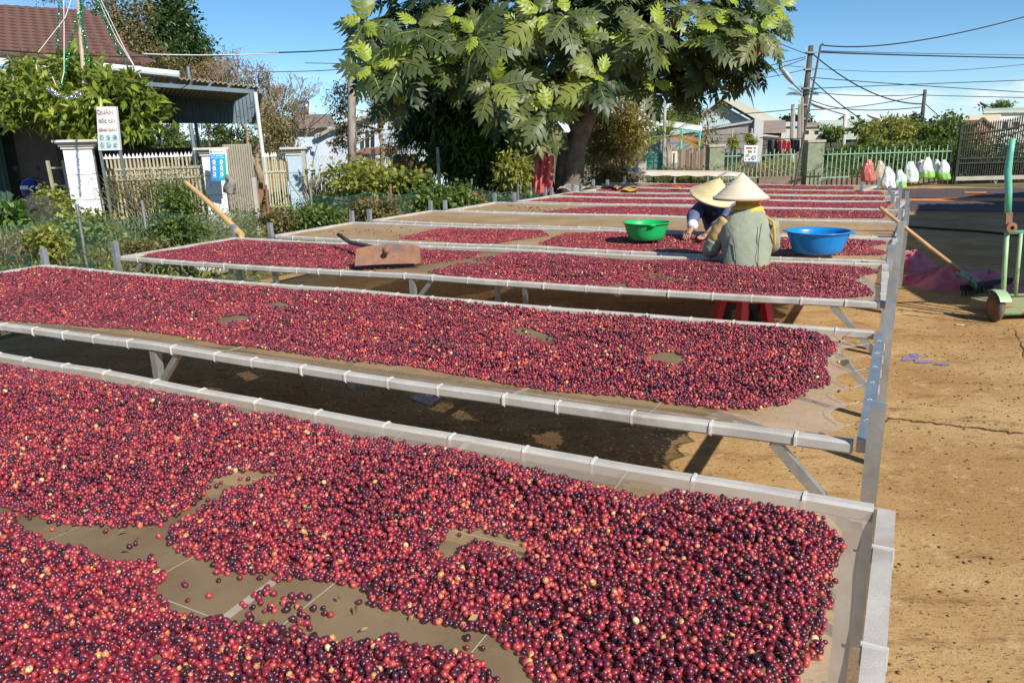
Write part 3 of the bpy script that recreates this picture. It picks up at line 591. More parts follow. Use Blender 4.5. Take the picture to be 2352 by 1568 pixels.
L_BREAD = leafmat('leaf_breadfruit', [(0, (.016, .036, .014)), (.35, (.045, .078, .026)), (.6, (.095, .125, .042)), (.78, (.17, .185, .06)), (.88, (.30, .38, .04)), (.96, (.30, .38, .05)), (.98, (.36, .13, .03)), (1, (.36, .13, .03))], .45, .3)
PX = lambda n, Y: n*Y/1740.
def blob(x, y, Y, rx, ry, dz, nc, nl): return (at(x, y, Y), (PX(rx, Y), dz, PX(ry, Y)), nc, nl)
def tree(name, label, cat, foot, trunk, blobs, m, size, aspect=.45, bark=BARK, tpl=LEAF, spread=.28, shell=.45, droop=.25, group=None, limbs=0, fol='crown', up=.8, r0=.12, tint=None):
    th = Thing(name, label, cat, foot, group)
    if trunk is not None:
        mb = MB(); pts = np.array(trunk); mb.tube(pts, np.linspace(r0, r0*.45, len(pts)), 8)
        for c, r, a, b in blobs[:max(limbs, 0)]:
            for k in range(2):
                q = np.array(c)+rng.normal(size=3)*np.array(r)*.45; p = pts[random.randint(len(pts)//2, len(pts)-1)]; mid = (p+q)/2+np.array([0, 0, -.1*np.linalg.norm(q-p)])
                mb.tube([p, mid, q], [r0*.42, r0*.28, r0*.1], 5)
        th.part('trunk', mb, bark, smooth=True)
    P, O = cloud(blobs, spread, shell); me = leafmesh(fol, P-th.loc, O, size, aspect, droop, tpl, up, tint); o = link(fol, me, m, th.o)
    return th

# ------------------------------------------------------------------ house with the brown tiled roof (far left)
HT = Thing('house', 'house with a brown tiled hip roof and dark open porch behind the garlanded tree', 'house', base(20, 400, 21.5))
TILE = mat('brown_roof_tile', (.115, .058, .047), (.165, .085, .065), .75, scale=5, detail=6, bump=.15, c3=(.085, .05, .043), s3=2, lo3=.55, hi3=.75)
# roof: eave line and ridge at real depth
eL, eR = at(-520, 98, 20), at(330, 148, 20.6); rL, rR = at(-520, -20, 24), at(150, 62, 23.5)
mb = MB(); mb.prism([eL, eR, rR, rL], (0, .08, -.12)); hp = at(360, 140, 27); mb.add([eR, hp, rR], [(0, 1, 2)]); mb.add([eL, rL, rL+(0, 5, -2.6)], [(0, 1, 2)]); rf = HT.part('roof', mb, TILE)
tm = MB(); w_, l_ = .30, .36
tm.add([(-w_/2, 0, .03), (-w_*.2, 0, .055), (w_*.2, 0, .055), (w_/2, 0, .03), (-w_/2, l_, .012), (-w_*.2, l_, .03), (w_*.2, l_, .03), (w_/2, l_, .012), (-w_/2, 0, 0), (w_/2, 0, 0)], [(0, 1, 5, 4), (1, 2, 6, 5), (2, 3, 7, 6), (8, 9, 3, 2, 1, 0)])
tme = tm.mesh('roof_tile'); tme.materials.append(TILE)
ex = unit(eR-eL); slope = (rR+rL)/2-(eR+eL)/2; sl = unit(slope-ex*(slope@ex)); nn = np.cross(ex, sl)
cnt = 0; rest = MB()
for row in range(16):
    for c in range(36):
        p = eR - ex*(.2+c*.29+(row % 2)*.145) + sl*(row*.30+.01) + nn*.012
        q = pj(p)[0]; top = rR[2]
        lim = eR + (rR-eR)*min(1, row*.30/np.linalg.norm(slope))
        if row*.30 > np.linalg.norm(slope)-.3 or (p-lim)@ex > -.12: continue
        if -40 < q[0] < 330 and q[1] > -5:
            M = Matrix(((ex[0], sl[0], nn[0], p[0]-HT.loc[0]), (ex[1], sl[1], nn[1], p[1]-HT.loc[1]), (ex[2], sl[2], nn[2], p[2]-HT.loc[2]), (0, 0, 0, 1)))
            if cnt < 290: o = link('roof_tile', tme, None, rf); o.matrix_local = M; cnt += 1
mb = MB(); mb.tube([rL+(0, 0, .03), rR+(0, 0, .03)], .09, 8); mb.tube([rR+(0, 0, .03), eR+(0, 0, .05)], .08, 8); HT.part('ridge_cap', mb, TILE)
FASC = mat('pale_blue_fascia', (.58, .66, .68), (.72, .77, .77), .5, scale=3)
mb = MB(); mb.bar(eL+(0, -.12, -.14), eR+(0, -.12, -.14), .12, .16); HT.part('gutter', mb, FASC)
mb = MB(); mb.bar(eL+(0, -.05, -.32), eR+(0, -.05, -.32), .05, .14); HT.part('fascia', mb, FASC)
mb = MB(); mb.prism([at(-520, 160, 21.2), at(330, 160, 21.2), at(330, 285, 21.2), at(-520, 285, 21.2)], (0, .12, 0)); HT.part('gable_wall', mb, mat('dark_sheet_wall', (.10, .14, .14), (.15, .19, .19), .6, scale=3))
mb = MB(); a = at(-400, 262, 19.6); b = at(205, 262, 19.6); mb.box((a+b)/2+(0, .6, -.1), (b[0]-a[0], 1.5, .28)); HT.part('porch_lintel', mb, mat('pale_plaster', (.48, .50, .46), (.56, .57, .53), .8, scale=3))
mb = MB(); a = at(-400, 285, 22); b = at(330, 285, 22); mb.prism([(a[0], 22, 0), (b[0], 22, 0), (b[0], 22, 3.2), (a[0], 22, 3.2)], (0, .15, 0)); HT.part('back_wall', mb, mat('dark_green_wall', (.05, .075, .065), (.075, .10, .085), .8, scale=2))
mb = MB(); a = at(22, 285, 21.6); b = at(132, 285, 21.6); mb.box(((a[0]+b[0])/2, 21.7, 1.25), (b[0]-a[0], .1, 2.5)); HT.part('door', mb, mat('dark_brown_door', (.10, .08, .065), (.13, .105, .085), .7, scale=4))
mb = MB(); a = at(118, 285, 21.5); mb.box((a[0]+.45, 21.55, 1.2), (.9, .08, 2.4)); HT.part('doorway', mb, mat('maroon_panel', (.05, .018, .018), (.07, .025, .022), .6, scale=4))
BLUEF = mat('blue_window_paint', (.16, .33, .42), (.2, .4, .5), .5, scale=4)
for x in (140, 168, 186):
    mb = MB(); a = at(x, 300, 21.4); mb.box((a[0], 21.42, 1.75), (.05, .05, 1.3)); HT.part('window_frame', mb, BLUEF)
mb = MB(); a = at(8, 300, 21.3); mb.grid(lambda i, j: np.array([a[0]-1.6+1.5*i, 21.3+.03*math.sin(i*60), 2.6*j]), 60, 1); HT.part('shutter', mb, mat('green_shutter', (.03, .075, .06), None, .6))
mb = MB(); a = at(207, 300, 17.6); mb.tube([(a[0], 17.6, 0), (a[0]-.05, 17.6, 3.0)], .045, 8); HT.part('porch_post', mb, mat('grey_blue_pipe', (.36, .42, .46), None, .5))

# motorbike parked on the porch
BK = Thing('motorbike', 'blue and white motorbike parked on the dark porch, mostly hidden by weeds', 'motorbike', base(68, 440, 18.2))
c = BK.loc; BLUEP = mat('blue_bike_paint', (.012, .03, .28), None, .25)
mb = MB(); 
for r in [0]:
    rings = []
    for z, w, d, y in ((.62, .05, .05, 0), (.70, .16, .14, 0), (.86, .20, .17, .02), (1.0, .17, .13, .04), (1.08, .05, .05, .05)):
        rings.append([c+np.array([w*math.cos(t), y-d*math.sin(t), z]) for t in np.linspace(0, 2*math.pi, 12, endpoint=False)])
    mb.loft(rings)
BK.part('fairing', mb, BLUEP, smooth=True)
mb = MB(); mb.loft([[c+np.array([w*math.cos(t), .1+.1*math.sin(t)+y, z]) for t in np.linspace(0, 2*math.pi, 10, endpoint=False)] for z, w, y in ((.30, .13, .3), (.5, .2, .2), (.66, .16, .1))]); BK.part('leg_shield', mb, BLUEP, smooth=True)
mb = MB(); mb.box(c+(0, -.17, .88), (.18, .03, .08)); BK.part('headlight', mb, mat('lamp_glass', (.7, .72, .75), None, .1))
mb = MB(); mb.tube([c+(-.34, .12, 1.03), c+(-.15, .08, 1.08), c+(.15, .08, 1.08), c+(.34, .12, 1.03)], .014, 6); BK.part('handlebar', mb, mat('black_rubber', (.02, .02, .02), None, .6))
for s in (-1, 1):
    mb = MB(); mb.tube([c+(s*.2, .08, 1.08), c+(s*.27, .1, 1.28)], .008, 5); mb.lathe(c+(s*.27, .08, 1.31), [(0, 0), (.06, .01), (.06, .02), (0, .03)], 10, ((1, 0, 0), (0, 0, 1), (0, -1, 0))); BK.part('mirror', mb, MATS['black_rubber'])
def tyre(mb, c, R, r, axis, n=20):
    axis = unit(axis); up = np.array([0, 0, 1.]); x = unit(np.cross(axis, up)); 
    rings = []
    for k in range(n+1):
        a = 2*math.pi*k/n; d = x*math.cos(a)+up*math.sin(a)
        rings.append([c+d*(R-r+r*math.cos(b))+axis*r*.9*math.sin(b) for b in np.linspace(0, 2*math.pi, 8, endpoint=False)])
    return mb.loft(rings, True, False)
for y in (-.05, 1.15):
    mb = MB(); tyre(mb, c+(0, y, .28), .28, .05, (1, 0, 0)); BK.part('wheel', mb, MATS['black_rubber'], smooth=True)
mb = MB(); mb.loft([[c+np.array([w*math.cos(t), y, z+.06*math.sin(t)]) for t in np.linspace(0, 2*math.pi, 8, endpoint=False)] for y, w, z in ((.35, .08, .72), (.6, .13, .76), (1.2, .10, .80))]); BK.part('saddle', mb, MATS['black_rubber'], smooth=True)

# ------------------------------------------------------------------ open metal shed
SH = Thing('metal_shed', 'open shed with a corrugated metal roof and a hanging blue grey sheet wall', 'shed', base(420, 470, 19))
def cprof(n, amp): return [(k/n, amp*math.sin(k*math.pi/2)) for k in range(n+1)]
fa, fb = at(236, 160, 18.0), at(597, 199, 18.6)      # front roof edge
ba = fa*np.array([22.5/18, 1, 1])+np.array([0, 4.5, -.1]); bb = fb*np.array([22.9/18.6, 1, 1])+np.array([-.1, 4.3, -.1])
mb = MB(); mb.slab(lambda a, b: fa+(fb-fa)*a+(ba-fa)*b+np.array([0, 0, .022*math.sin(a*2*math.pi*30)]), 180, 1, (0, 0, .02)); SH.part('roof_sheet', mb, mat('aged_roof_sheet', (.34, .31, .24), (.44, .40, .32), .6, .2, scale=2))
mb = MB(); a, b = at(236, 158, 17.9), at(412, 172, 18.2); mb.tube([a+(0, 0, .04), b+(0, 0, .0)], .085, 10); SH.part('gutter', mb, FASC)
pa, pb = at(240, 212, 18.05), at(583, 211, 18.6); pb = at(583, 212, 18.6); pa = at(240, 190, 18.05)
mb = MB(); mb.bar(at(236, 186, 18.05), at(584, 211, 18.55), .06, .09); SH.part('truss_chord', mb, CORR)
for i in range(8):
    t = (i+.5)/8; p = at(236, 186, 18.05)*(1-t)+at(584, 211, 18.55)*t; q = fa*(1-t)+fb*t
    mb = MB(); mb.bar(p, (q[0], p[1], q[2]-.02), .05, .05, up=(0, 1, 0)); SH.part('truss_strut', mb, CORR)
# hanging wall: the back face, deep corrugations
wa, wb = at(200, 170, 22.3), at(585, 206, 22.6); za, zb = at(200, 283, 22.3)[2], at(585, 285, 22.6)[2]
mb = MB(); mb.grid(lambda i, j: np.array([wa[0]+(wb[0]-wa[0])*i, wa[1]+(wb[1]-wa[1])*i+.022*math.sin(i*2*math.pi*42), (wa[2]+(wb[2]-wa[2])*i)*(1-j)+(za+(zb-za)*i)*j]), 252, 1); SH.part('wall_sheet', mb, CORR)
for x, y0, Y, r, m in ((437, 285, 18.5, .05, CORR), (586, 212, 18.5, .045, mat('white_post', (.62, .66, .68), (.70, .73, .74), .45, scale=5)), (437, 200, 23, .05, CORR), (300, 285, 23.5, .05, CORR)):
    t = at(x, y0, Y); mb = MB(); mb.tube([(t[0]+.05, Y, 0), (t[0], Y, t[2]+(.55 if Y > 20 else 0))], r, 8); SH.part('post', mb, m)
mb = MB(); mb.bar(bb-(0, 0, .1), ba-(0, 0, .1), .06, .1); mb.bar(fb-(0, 0, .1), bb-(0, 0, .1), .06, .1); mb.bar(fa-(0, 0, .1), ba-(0, 0, .1), .06, .1); SH.part('purlin', mb, CORR)

# ------------------------------------------------------------------ gate pillars, picket fence, gates
def pillar(label, x, ytop, w, Y, h, m, rot, lower=None, capm=None):
    b = base(x, 480, Y); th = Thing('gate_pillar', label, 'gate pillar', b, 'tiled gate pillars along the left fence')
    X = np.array([math.cos(rot), math.sin(rot), 0]); Z = np.array([-math.sin(rot), math.cos(rot), 0]); ax = (X, Z, np.array([0, 0, 1.]))
    mb = MB(); mb.box(b+(0, 0, .16), (w+.06, w+.06, .32), ax); th.part('plinth', mb, CONC)
    n = 3; hh = (h-.32-.16)/n
    for k in range(n):
        mb = MB(); mb.box(b+(0, 0, .32+hh*(k+.5)), (w, w, hh-.014), ax); th.part('tile_course', mb, m)
    mb = MB(); mb.box(b+(0, 0, (h-.16+.32)/2), (w-.02, w-.02, h-.49), ax); th.part('core', mb, CONC)
    mb = MB()
    for z, d, hgt_ in ((h-.13, .06, .05), (h-.085, .12, .04), (h-.05, .20, .03), (h-.015, .28, .04)): mb.box(b+(0, 0, z), (w+d, w+d, hgt_), ax)
    th.part('cap', mb, capm or mat('pillar_cap', (.52, .47, .41), (.62, .60, .55), .8, scale=6, c3=(.30, .42, .38), s3=3, lo3=.55, hi3=.7)); return th
TILEB = mat('blue_tile', (.36, .50, .62), (.46, .58, .68), .25, scale=3)
pillar('white tiled gate pillar beside the eatery signboard', 203, 318, .47, 14.6, 1.86, TILEW, .42)
pillar('white gate pillar with the blue and green poster in front of it', 502, 332, .40, 16.2, 1.66, TILEW, .35)
pillar('bluish gate pillar left of the pale blue house', 692, 333, .40, 17.2, 1.62, TILEB, .3)
def pickets(name, label, A, B, n, h, wid, m, z0=.12, tip=None, rails=(.3, 1.05), mat_r=None, group=None, alt=0, cat='fence', lean=0):
    A = np.array(A, float); B = np.array(B, float); th = Thing(name, label, cat, (A+B)/2*np.array([1, 1, 0]), group); d = unit((B-A)*np.array([1, 1, 0])); nrm = np.array([d[1], -d[0], 0])
    proto = MB(); proto.box((0, 0, h/2), (wid, wid, h), (d, nrm, (0, 0, 1.))); pm = proto.mesh('picket'); pm.materials.append(m)
    tm_ = MB(); s = wid*.9; tm_.add([(-s, -s, 0), (s, -s, 0), (s, s, 0), (-s, s, 0), (0, 0, .10)], [(0, 1, 4), (1, 2, 4), (2, 3, 4), (3, 0, 4), (3, 2, 1, 0)]); tme_ = tm_.mesh('spear_tip'); tme_.materials.append(tip or m)
    for i in range(n):
        p = A+(B-A)*((i+.5)/n); sc = 1-alt*(i % 2)
        o = link('picket', pm, None, th.o, Vector((p[0]-th.loc[0], p[1]-th.loc[1], z0+p[2]))); o.scale = (1, 1, sc)
        o.rotation_euler = (0, lean+random.gauss(0, .006), 0)
        if tip is not None: t = link('spear_tip', tme_, None, o, (0, 0, h))
    for z in rails:
        mb = MB(); mb.bar(A+(0, 0, z0+z)+nrm*(wid*.9), B+(0, 0, z0+z)+nrm*(wid*.9), wid*.9, wid*1.3); th.part('rail', mb, mat_r or m)
    return th
pickets('picket_fence', 'cream metal picket fence with white spear tips between the two white pillars', base(248, 470, 15.4), base(478, 470, 16.2), 27, 1.36, .034, CREAM, .14, WHITE, (.2, .95, 1.15))
pickets('sliding_gate', 'cream slatted gate leaf standing behind the spear tipped fence', base(252, 470, 16.0), base(452, 470, 16.8), 38, 1.12, .022, CREAM, .16, None, (.1, 1.0), alt=.06, cat='gate')
pickets('picket_gate', 'short green grey picket gate left of the bluish pillar', base(612, 470, 16.9), base(668, 470, 17.1), 9, 1.32, .03, mat('grey_green_paint', (.36, .38, .26), (.45, .47, .33), .6, scale=6), .12, WHITE, (.25, 1.0), cat='gate')
# ladder-like cream gate left of the first pillar
G = Thing('side_gate', 'narrow cream grille gate leaning left of the white tiled pillar', 'gate', base(152, 480, 15.2)); c = G.loc
for x in (-.16, .14):
    mb = MB(); mb.bar(c+(x, 0, .05), c+(x-.04, 0, 1.50), .05, .05, up=(0, 1, 0)); G.part('stile', mb, CREAM)
for z in (.25, .55, .86, 1.02, 1.36):
    mb = MB(); mb.bar(c+(-.17, .01, z), c+(.30, .01, z), .03, .03); G.part('bar', mb, CREAM)
# corrugated grey sheet fence behind the second pillar
a, b = base(528, 470, 17.0), base(592, 470, 17.4); mb = MB()
mb.slab(lambda i, j: a+(b-a)*i+np.array([0, .03*math.sin(i*2*math.pi*12), 1.72*j]), 96, 1, (0, .02, 0)); single('sheet_fence', mb, mat('weathered_sheet', (.36, .33, .27), (.47, .44, .37), .7, scale=2), 'grey corrugated sheet fence between poster pillar and white shed post', 'fence')
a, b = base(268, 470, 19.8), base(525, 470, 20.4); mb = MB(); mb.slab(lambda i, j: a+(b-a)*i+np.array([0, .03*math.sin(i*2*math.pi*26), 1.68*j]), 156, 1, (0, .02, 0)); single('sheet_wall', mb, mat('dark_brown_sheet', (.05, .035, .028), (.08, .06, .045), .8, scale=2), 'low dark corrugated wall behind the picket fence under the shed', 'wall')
# brick steps
ST = Thing('steps', 'narrow flight of brown brick steps between sheet fence and picket gate', 'steps', base(602, 460, 18))
for k in range(8):
    mb = MB(); mb.box(ST.loc+(.0+.0*k, k*.25, .09+k*.16), (.62, .3, .15)); ST.part('step', mb, mat('brick_brown', (.24, .13, .07), (.36, .21, .12), .9, scale=6))

# ------------------------------------------------------------------ writing helper
def text_mesh(s, size, ext=.004):
    cu = bpy.data.curves.new('lettering', 'FONT'); cu.body = s; cu.size = size; cu.extrude = ext; cu.align_x = 'CENTER'; cu.align_y = 'CENTER'; cu.resolution_u = 2
    o = bpy.data.objects.new('lettering', cu); COL.objects.link(o); dg = bpy.context.evaluated_depsgraph_get(); me = bpy.data.meshes.new_from_object(o.evaluated_get(dg)); bpy.data.objects.remove(o); bpy.data.curves.remove(cu); me.materials.clear(); return me
def upright(o, p, X, Z):
    X = unit(X); Z = unit(Z); Y = np.cross(Z, X)   # text plane: local x->X, local y->Z
    N_ = np.cross(X, Z); o.matrix_local = Matrix(((X[0], Z[0], N_[0], p[0]), (X[1], Z[1], N_[1], p[1]), (X[2], Z[2], N_[2], p[2]), (0, 0, 0, 1)))
def face(px0, px1, px2, px3, Y):
    """corner places (top left, top right, bottom right, bottom left) of an upright panel at depth Y"""
    return [at(*p, Y) for p in (px0, px1, px2, px3)]
# eatery signboard
c4 = face((221, 245), (266, 245), (276, 345), (226, 346), 14.2); S = Thing('signboard', 'faded white eatery signboard with dish photos above the picket fence', 'sign', (c4[3]+c4[2])/2)
mb = MB(); mb.prism(c4, (0, .07, 0)); S.part('board', mb, mat('faded_board', (.66, .66, .65), (.72, .72, .70), .6, scale=4))
X = unit(c4[2]-c4[3]); Zv = unit((c4[0]+c4[1])/2-(c4[3]+c4[2])/2); fr = np.array([0, -.004, 0])
def onb(c4, u, v): return c4[3]*(1-u)*(1-v)+c4[2]*u*(1-v)+c4[1]*u*v+c4[0]*(1-u)*v
PINKL = mat('faded_pink_letters', (.62, .43, .41), None, .7); GREYL = mat('grey_letter_shadow', (.25, .25, .27), None, .7)
for s, u, v, sz in (('QUÁN', .42, .88, .10), ('GỐC CÂY', .50, .675, .068), ('BÌNH DÂN', .5, .475, .066)):
    for dm, dz, off in ((GREYL, -.011, .002), (PINKL, 0, .006)):
        me = text_mesh(s, sz); me.materials.append(dm); o = link('lettering', me, None, S.o); upright(o, onb(c4, u, v)-S.loc+np.array([.004 if dm is GREYL else 0, -off, dz]), X, Zv)
for i in range(3):
    for j in range(2):
        u0, v0 = .06+i*.305, .05+j*.17; q = [onb(c4, u0, v0+.15), onb(c4, u0+.28, v0+.15), onb(c4, u0+.28, v0), onb(c4, u0, v0)]
        mb = MB(); mb.prism([p+fr*1.2 for p in q], (0, .004, 0)); ph = S.part('dish_photo', mb, mat('photo_print', (.42, .60, .63), (.60, .74, .75), .5, scale=9))
        cc = sum(q)/4; k = 14; rx = np.linalg.norm(q[1]-q[0])*random.uniform(.34, .46); rz = np.linalg.norm(q[0]-q[3])*random.uniform(.38, .46)
        mb = MB(); mb.prism([cc+X*rx*math.cos(t)+Zv*rz*math.sin(t)+fr*2.2 for t in np.linspace(0, 2*math.pi, k, endpoint=False)], (0, .003, 0)); S.part('dish', mb, mat('dish_print', (.10, .20, .21), (.42, .56, .55), .6, scale=22, lo=.42, hi=.58), ph)
mb = MB(); mb.bar(onb(c4, .03, 0)+(0, .04, 0), onb(c4, .03, 0)*np.array([1, 1, 0])+(0.03, .04, 0), .04, .04, up=(0, 1, 0)); S.part('post', mb, STEEL)
mb = MB(); mb.bar(onb(c4, .95, 0)+(0, .04, 0), onb(c4, .95, 0)*np.array([1, 1, 0])+(.03, .04, 0), .04, .04, up=(0, 1, 0)); S.part('post', mb, STEEL)
# poster
c4 = face((481, 343), (517, 343), (521, 415), (484, 416), 15.5); S = Thing('poster', 'blue and green notice poster with six round icons on the gate pillar', 'poster', (c4[3]+c4[2])/2)
def gradmat():
    m, nt, b, o = nodes('poster_print'); N = nt.nodes.new; L = nt.links.new; tc = N('ShaderNodeTexCoord'); sp_ = N('ShaderNodeSeparateXYZ'); L(tc.outputs['Generated'], sp_.inputs[0])
    r = ramp_node(nt, [(0, (.07, .15, .55)), (.5, (.005, .38, .72)), (1, (.01, .55, .30))]); L(sp_.outputs[0], r.inputs[0]); L(r.outputs[0], b.inputs['Base Color']); b.inputs['Roughness'].default_value = .4; return m
mb = MB(); mb.prism(c4, (0, .03, 0)); S.part('board', mb, gradmat())
mb = MB(); mb.prism([onb(c4, 0, 1)+fr, onb(c4, 1, 1)+fr, onb(c4, 1, .84)+fr, onb(c4, 0, .84)+fr], (0, .003, 0)); S.part('header', mb, WHITE)
mb = MB(); mb.prism([onb(c4, 1.0, 1.0), onb(c4, 1.07, 1.0), onb(c4, 1.12, .2), onb(c4, 1.0, .2)], (0, .02, 0)); S.part('side_edge', mb, WHITE)
DARKL = mat('dark_print', (.06, .10, .16), None, .6)
mb = MB(); cc = onb(c4, .11, .92)+fr*2; mb.prism([cc+X*.022*math.cos(t)+Zv*.026*math.sin(t) for t in np.linspace(0, 2*math.pi, 8, endpoint=False)], (0, .002, 0)); S.part('emblem', mb, mat('emblem_green', (.05, .3, .25), None, .5))
def strokes(c4, u0, u1, v, h, n, m, S, name='lettering'):
    mb = MB(); du = (u1-u0)/n
    for i in range(n):
        if random.random() < .14: continue
        a = u0+i*du; q = [onb(c4, a, v+h*random.uniform(.35, .5)), onb(c4, a+du*.72, v+h*random.uniform(.35, .5)), onb(c4, a+du*.72, v-h*.5), onb(c4, a, v-h*.5)]; mb.prism([p+fr*2.2 for p in q], (0, .002, 0))
    return S.part(name, mb, m)
strokes(c4, .24, .92, .92, .018, 26, DARKL, S); strokes(c4, .07, .86, .795, .030, 15, WHITE, S); strokes(c4, .07, .92, .735, .030, 16, WHITE, S)
for i, u in enumerate((.26, .72)):
    for j, v in enumerate((.60, .405, .21)):
        cc = onb(c4, u, v)+fr*2; k = 14; mb = MB(); mb.prism([cc+X*.030*np.sign(math.cos(t))*abs(math.cos(t))**.7+Zv*.045*np.sign(math.sin(t))*abs(math.sin(t))**.7 for t in np.linspace(0, 2*math.pi, k, endpoint=False)], (0, .002, 0)); ic_ = S.part('icon', mb, WHITE)
        mb = MB(); mb.prism([cc+fr+X*.009*math.cos(t)+Zv*.018*math.sin(t) for t in np.linspace(0, 2*math.pi, 6, endpoint=False)], (0, .001, 0)); S.part('pictogram', mb, mat('pictogram_pink', (.6, .3, .32) if (i+j) % 2 else (.35, .1, .12), None, .5), ic_)
        strokes(c4, u-.13, u+.13, v-.095, .022, 7, WHITE, S, 'caption')

# ------------------------------------------------------------------ pale blue house behind
PB = mat('pale_blue_plaster', (.44, .51, .62), (.52, .58, .68), .85, scale=1.5, detail=6)
PH = Thing('blue_house', 'pale blue plastered house behind the utility pole and small trees', 'house', base(830, 400, 29))
p = [base(662, 440, 27), base(1035, 440, 29)]; zt1, zt2, zt3 = at(735, 308, 27.3)[2], at(880, 262, 28.2)[2], at(1035, 330, 29)[2]
def wx(x, Y): return base(x, 440, Y)
mb = MB(); mb.prism([wx(735, 27.3), wx(1035, 29), wx(1035, 29)+(0, 0, at(1035, 292, 29)[2]), wx(905, 28.3)+(0, 0, at(905, 256, 28.3)[2]), wx(735, 27.3)+(0, 0, zt1)], (.3, 5, 0)); PH.part('gable_wall', mb, PB)
mb = MB(); mb.prism([wx(662, 26.5), wx(737, 27.25), wx(737, 27.25)+(0, 0, at(737, 314, 27.25)[2]), wx(662, 26.5)+(0, 0, at(662, 316, 26.5)[2])], (.3, 3, 0)); PH.part('low_wall', mb, PB)
mb = MB(); a, b = at(722, 316, 27.0), at(790, 282, 27.5); mb.bar(a, b, .1, .10); b2 = at(905, 252, 28.0); mb.bar(b, b2, .1, .1); mb.bar(b2, at(1040, 290, 28.8), .1, .1); PH.part('roof_edge', mb, mat('grey_roof_edge', (.28, .28, .27), None, .7))
mb = MB(); A_, B_, C_ = at(722, 314, 27.0), at(905, 250, 28.0), at(1040, 288, 28.8); mb.prism([A_, B_, B_+(.3, 5, 0), A_+(.3, 5, 0)], (0, 0, .05)); mb.prism([B_, C_, C_+(.3, 5, 0), B_+(.3, 5, 0)], (0, 0, .05)); PH.part('roof', mb, mat('grey_roof', (.25, .24, .23), (.32, .30, .28), .8, scale=2))
for x0, x1, y0, y1 in ((717, 723, 336, 348), (838, 862, 300, 345)):
    c4 = face((x0, y0), (x1, y0), (x1, y1), (x0, y1), 27.0 if x0 < 800 else 27.6); mb = MB(); mb.prism(c4, (0, .06, 0)); w = PH.part('window', mb, mat('dark_glass', (.03, .035, .04), None, .15)); 
    for t in (0, .5, 1):
        mb = MB(); mb.bar(c4[0]+(c4[1]-c4[0])*t+(0, -.03, 0), c4[3]+(c4[2]-c4[3])*t+(0, -.03, 0), .035, .035, up=(0, 1, 0)); PH.part('frame', mb, FASC, w)
# lean-to with rusty roof in front of the blue house
LT = Thing('lean_to', 'small lean-to with a rusty sheet roof against the pale blue house', 'shed', base(840, 420, 25))
mb = MB(); a, b = at(798, 361, 25), at(905, 352, 25); mb.slab(lambda i, j: a+(b-a)*i+np.array([.1, 2.2, .25])*j+np.array([0, 0, .02*math.sin(i*60)]), 40, 1, (0, 0, .03)); LT.part('roof', mb, RUST)
for x in (802, 848, 900):
    q = at(x, 360, 25.1); mb = MB(); mb.bar((q[0], 25.1, 0), (q[0], 25.1, q[2]-.02), .06, .06); LT.part('post', mb, WOOD)
# small tan house with a steel water tank on its roof
TH = Thing('tank_house', 'small tan house whose tin roof carries a steel water tank, behind the bare tree', 'house', base(695, 400, 38))
mb = MB(); mb.box(base(700, 400, 40)+(0, 0, 1.5), (2.0, 4, 3.0)); TH.part('wall', mb, mat('tan_plaster', (.5, .4, .27), (.58, .47, .33), .9, scale=2))
a, b, c_, d_ = at(675, 268, 37.5), at(722, 262, 37.5), at(740, 293, 37.4), at(688, 296, 37.4); mb = MB(); mb.prism([a, b, c_, d_], (0, 3.5, .1)); TH.part('roof', mb, mat('brown_tin', (.17, .13, .12), (.24, .19, .17), .7, scale=2))
WT = Thing('water_tank', 'round stainless water tank on a stand above the tan house', 'water tank', at(693, 266, 38.5))
c = at(693, 248, 38.5); mb = MB(); ax = ((0, 1., 0), (0, 0, 1.), (1., 0, 0)); r = PX(15, 38.5); l = PX(19, 38.5)
mb.lathe(c, [(0, -l), (r*.55, -l*.98), (r*.92, -l*.86), (r, -l*.7), (r, l*.7), (r*.92, l*.86), (r*.55, l*.98), (0, l)], 20, ax); WT.part('drum', mb, mat('stainless', (.55, .55, .55), (.62, .62, .62), .3, .9, scale=5), smooth=True)
for s in (-.6, .6):
    mb = MB(); mb.bar(c+(s*l, 0, -r*.7), c+(s*l, 0, -r*1.5), .06, .3); WT.part('stand_leg', mb, STEEL)
mb = MB(); mb.tube([at(710, 268, 38.2), at(713, 234, 38.2)], .05, 6); WT.part('vent_pipe', mb, WHITE)

# ------------------------------------------------------------------ trees and plants at the left and behind
tree('broadleaf_tree', 'tall dark green broadleaf tree behind the shed roof', 'tree', base(400, 400, 36), [base(400, 400, 36), at(402, 260, 36), at(400, 150, 36), at(395, 60, 36)],
     [blob(410, 90, 36, 58, 78, 1.6, 64, 64), blob(385, 35, 36.5, 46, 42, 1.3, 40, 64), blob(425, 140, 35.5, 45, 48, 1.4, 30, 60), blob(350, 120, 36, 45, 70, 1.4, 30, 55), blob(455, 112, 36, 22, 30, .8, 10, 55)], L_DARK, .19, .55, r0=.22, limbs=4)
tree('feathery_tree', 'yellow green feathery tree behind the garlanded pole', 'tree', base(290, 400, 33), [base(290, 400, 33), at(286, 250, 33), at(270, 120, 33), at(262, 10, 33)],
     [blob(310, 70, 33, 48, 66, 1.3, 34, 60), blob(255, 30, 33, 42, 36, 1.1, 18, 40), blob(235, 70, 33, 26, 40, .9, 12, 30), blob(330, 140, 32.5, 55, 45, 1.3, 30, 55), blob(270, 130, 33, 50, 38, 1.2, 22, 50), blob(395, 160, 32.5, 30, 30, 1, 16, 50)], L_OLIVE, .19, .42, r0=.16, limbs=5)
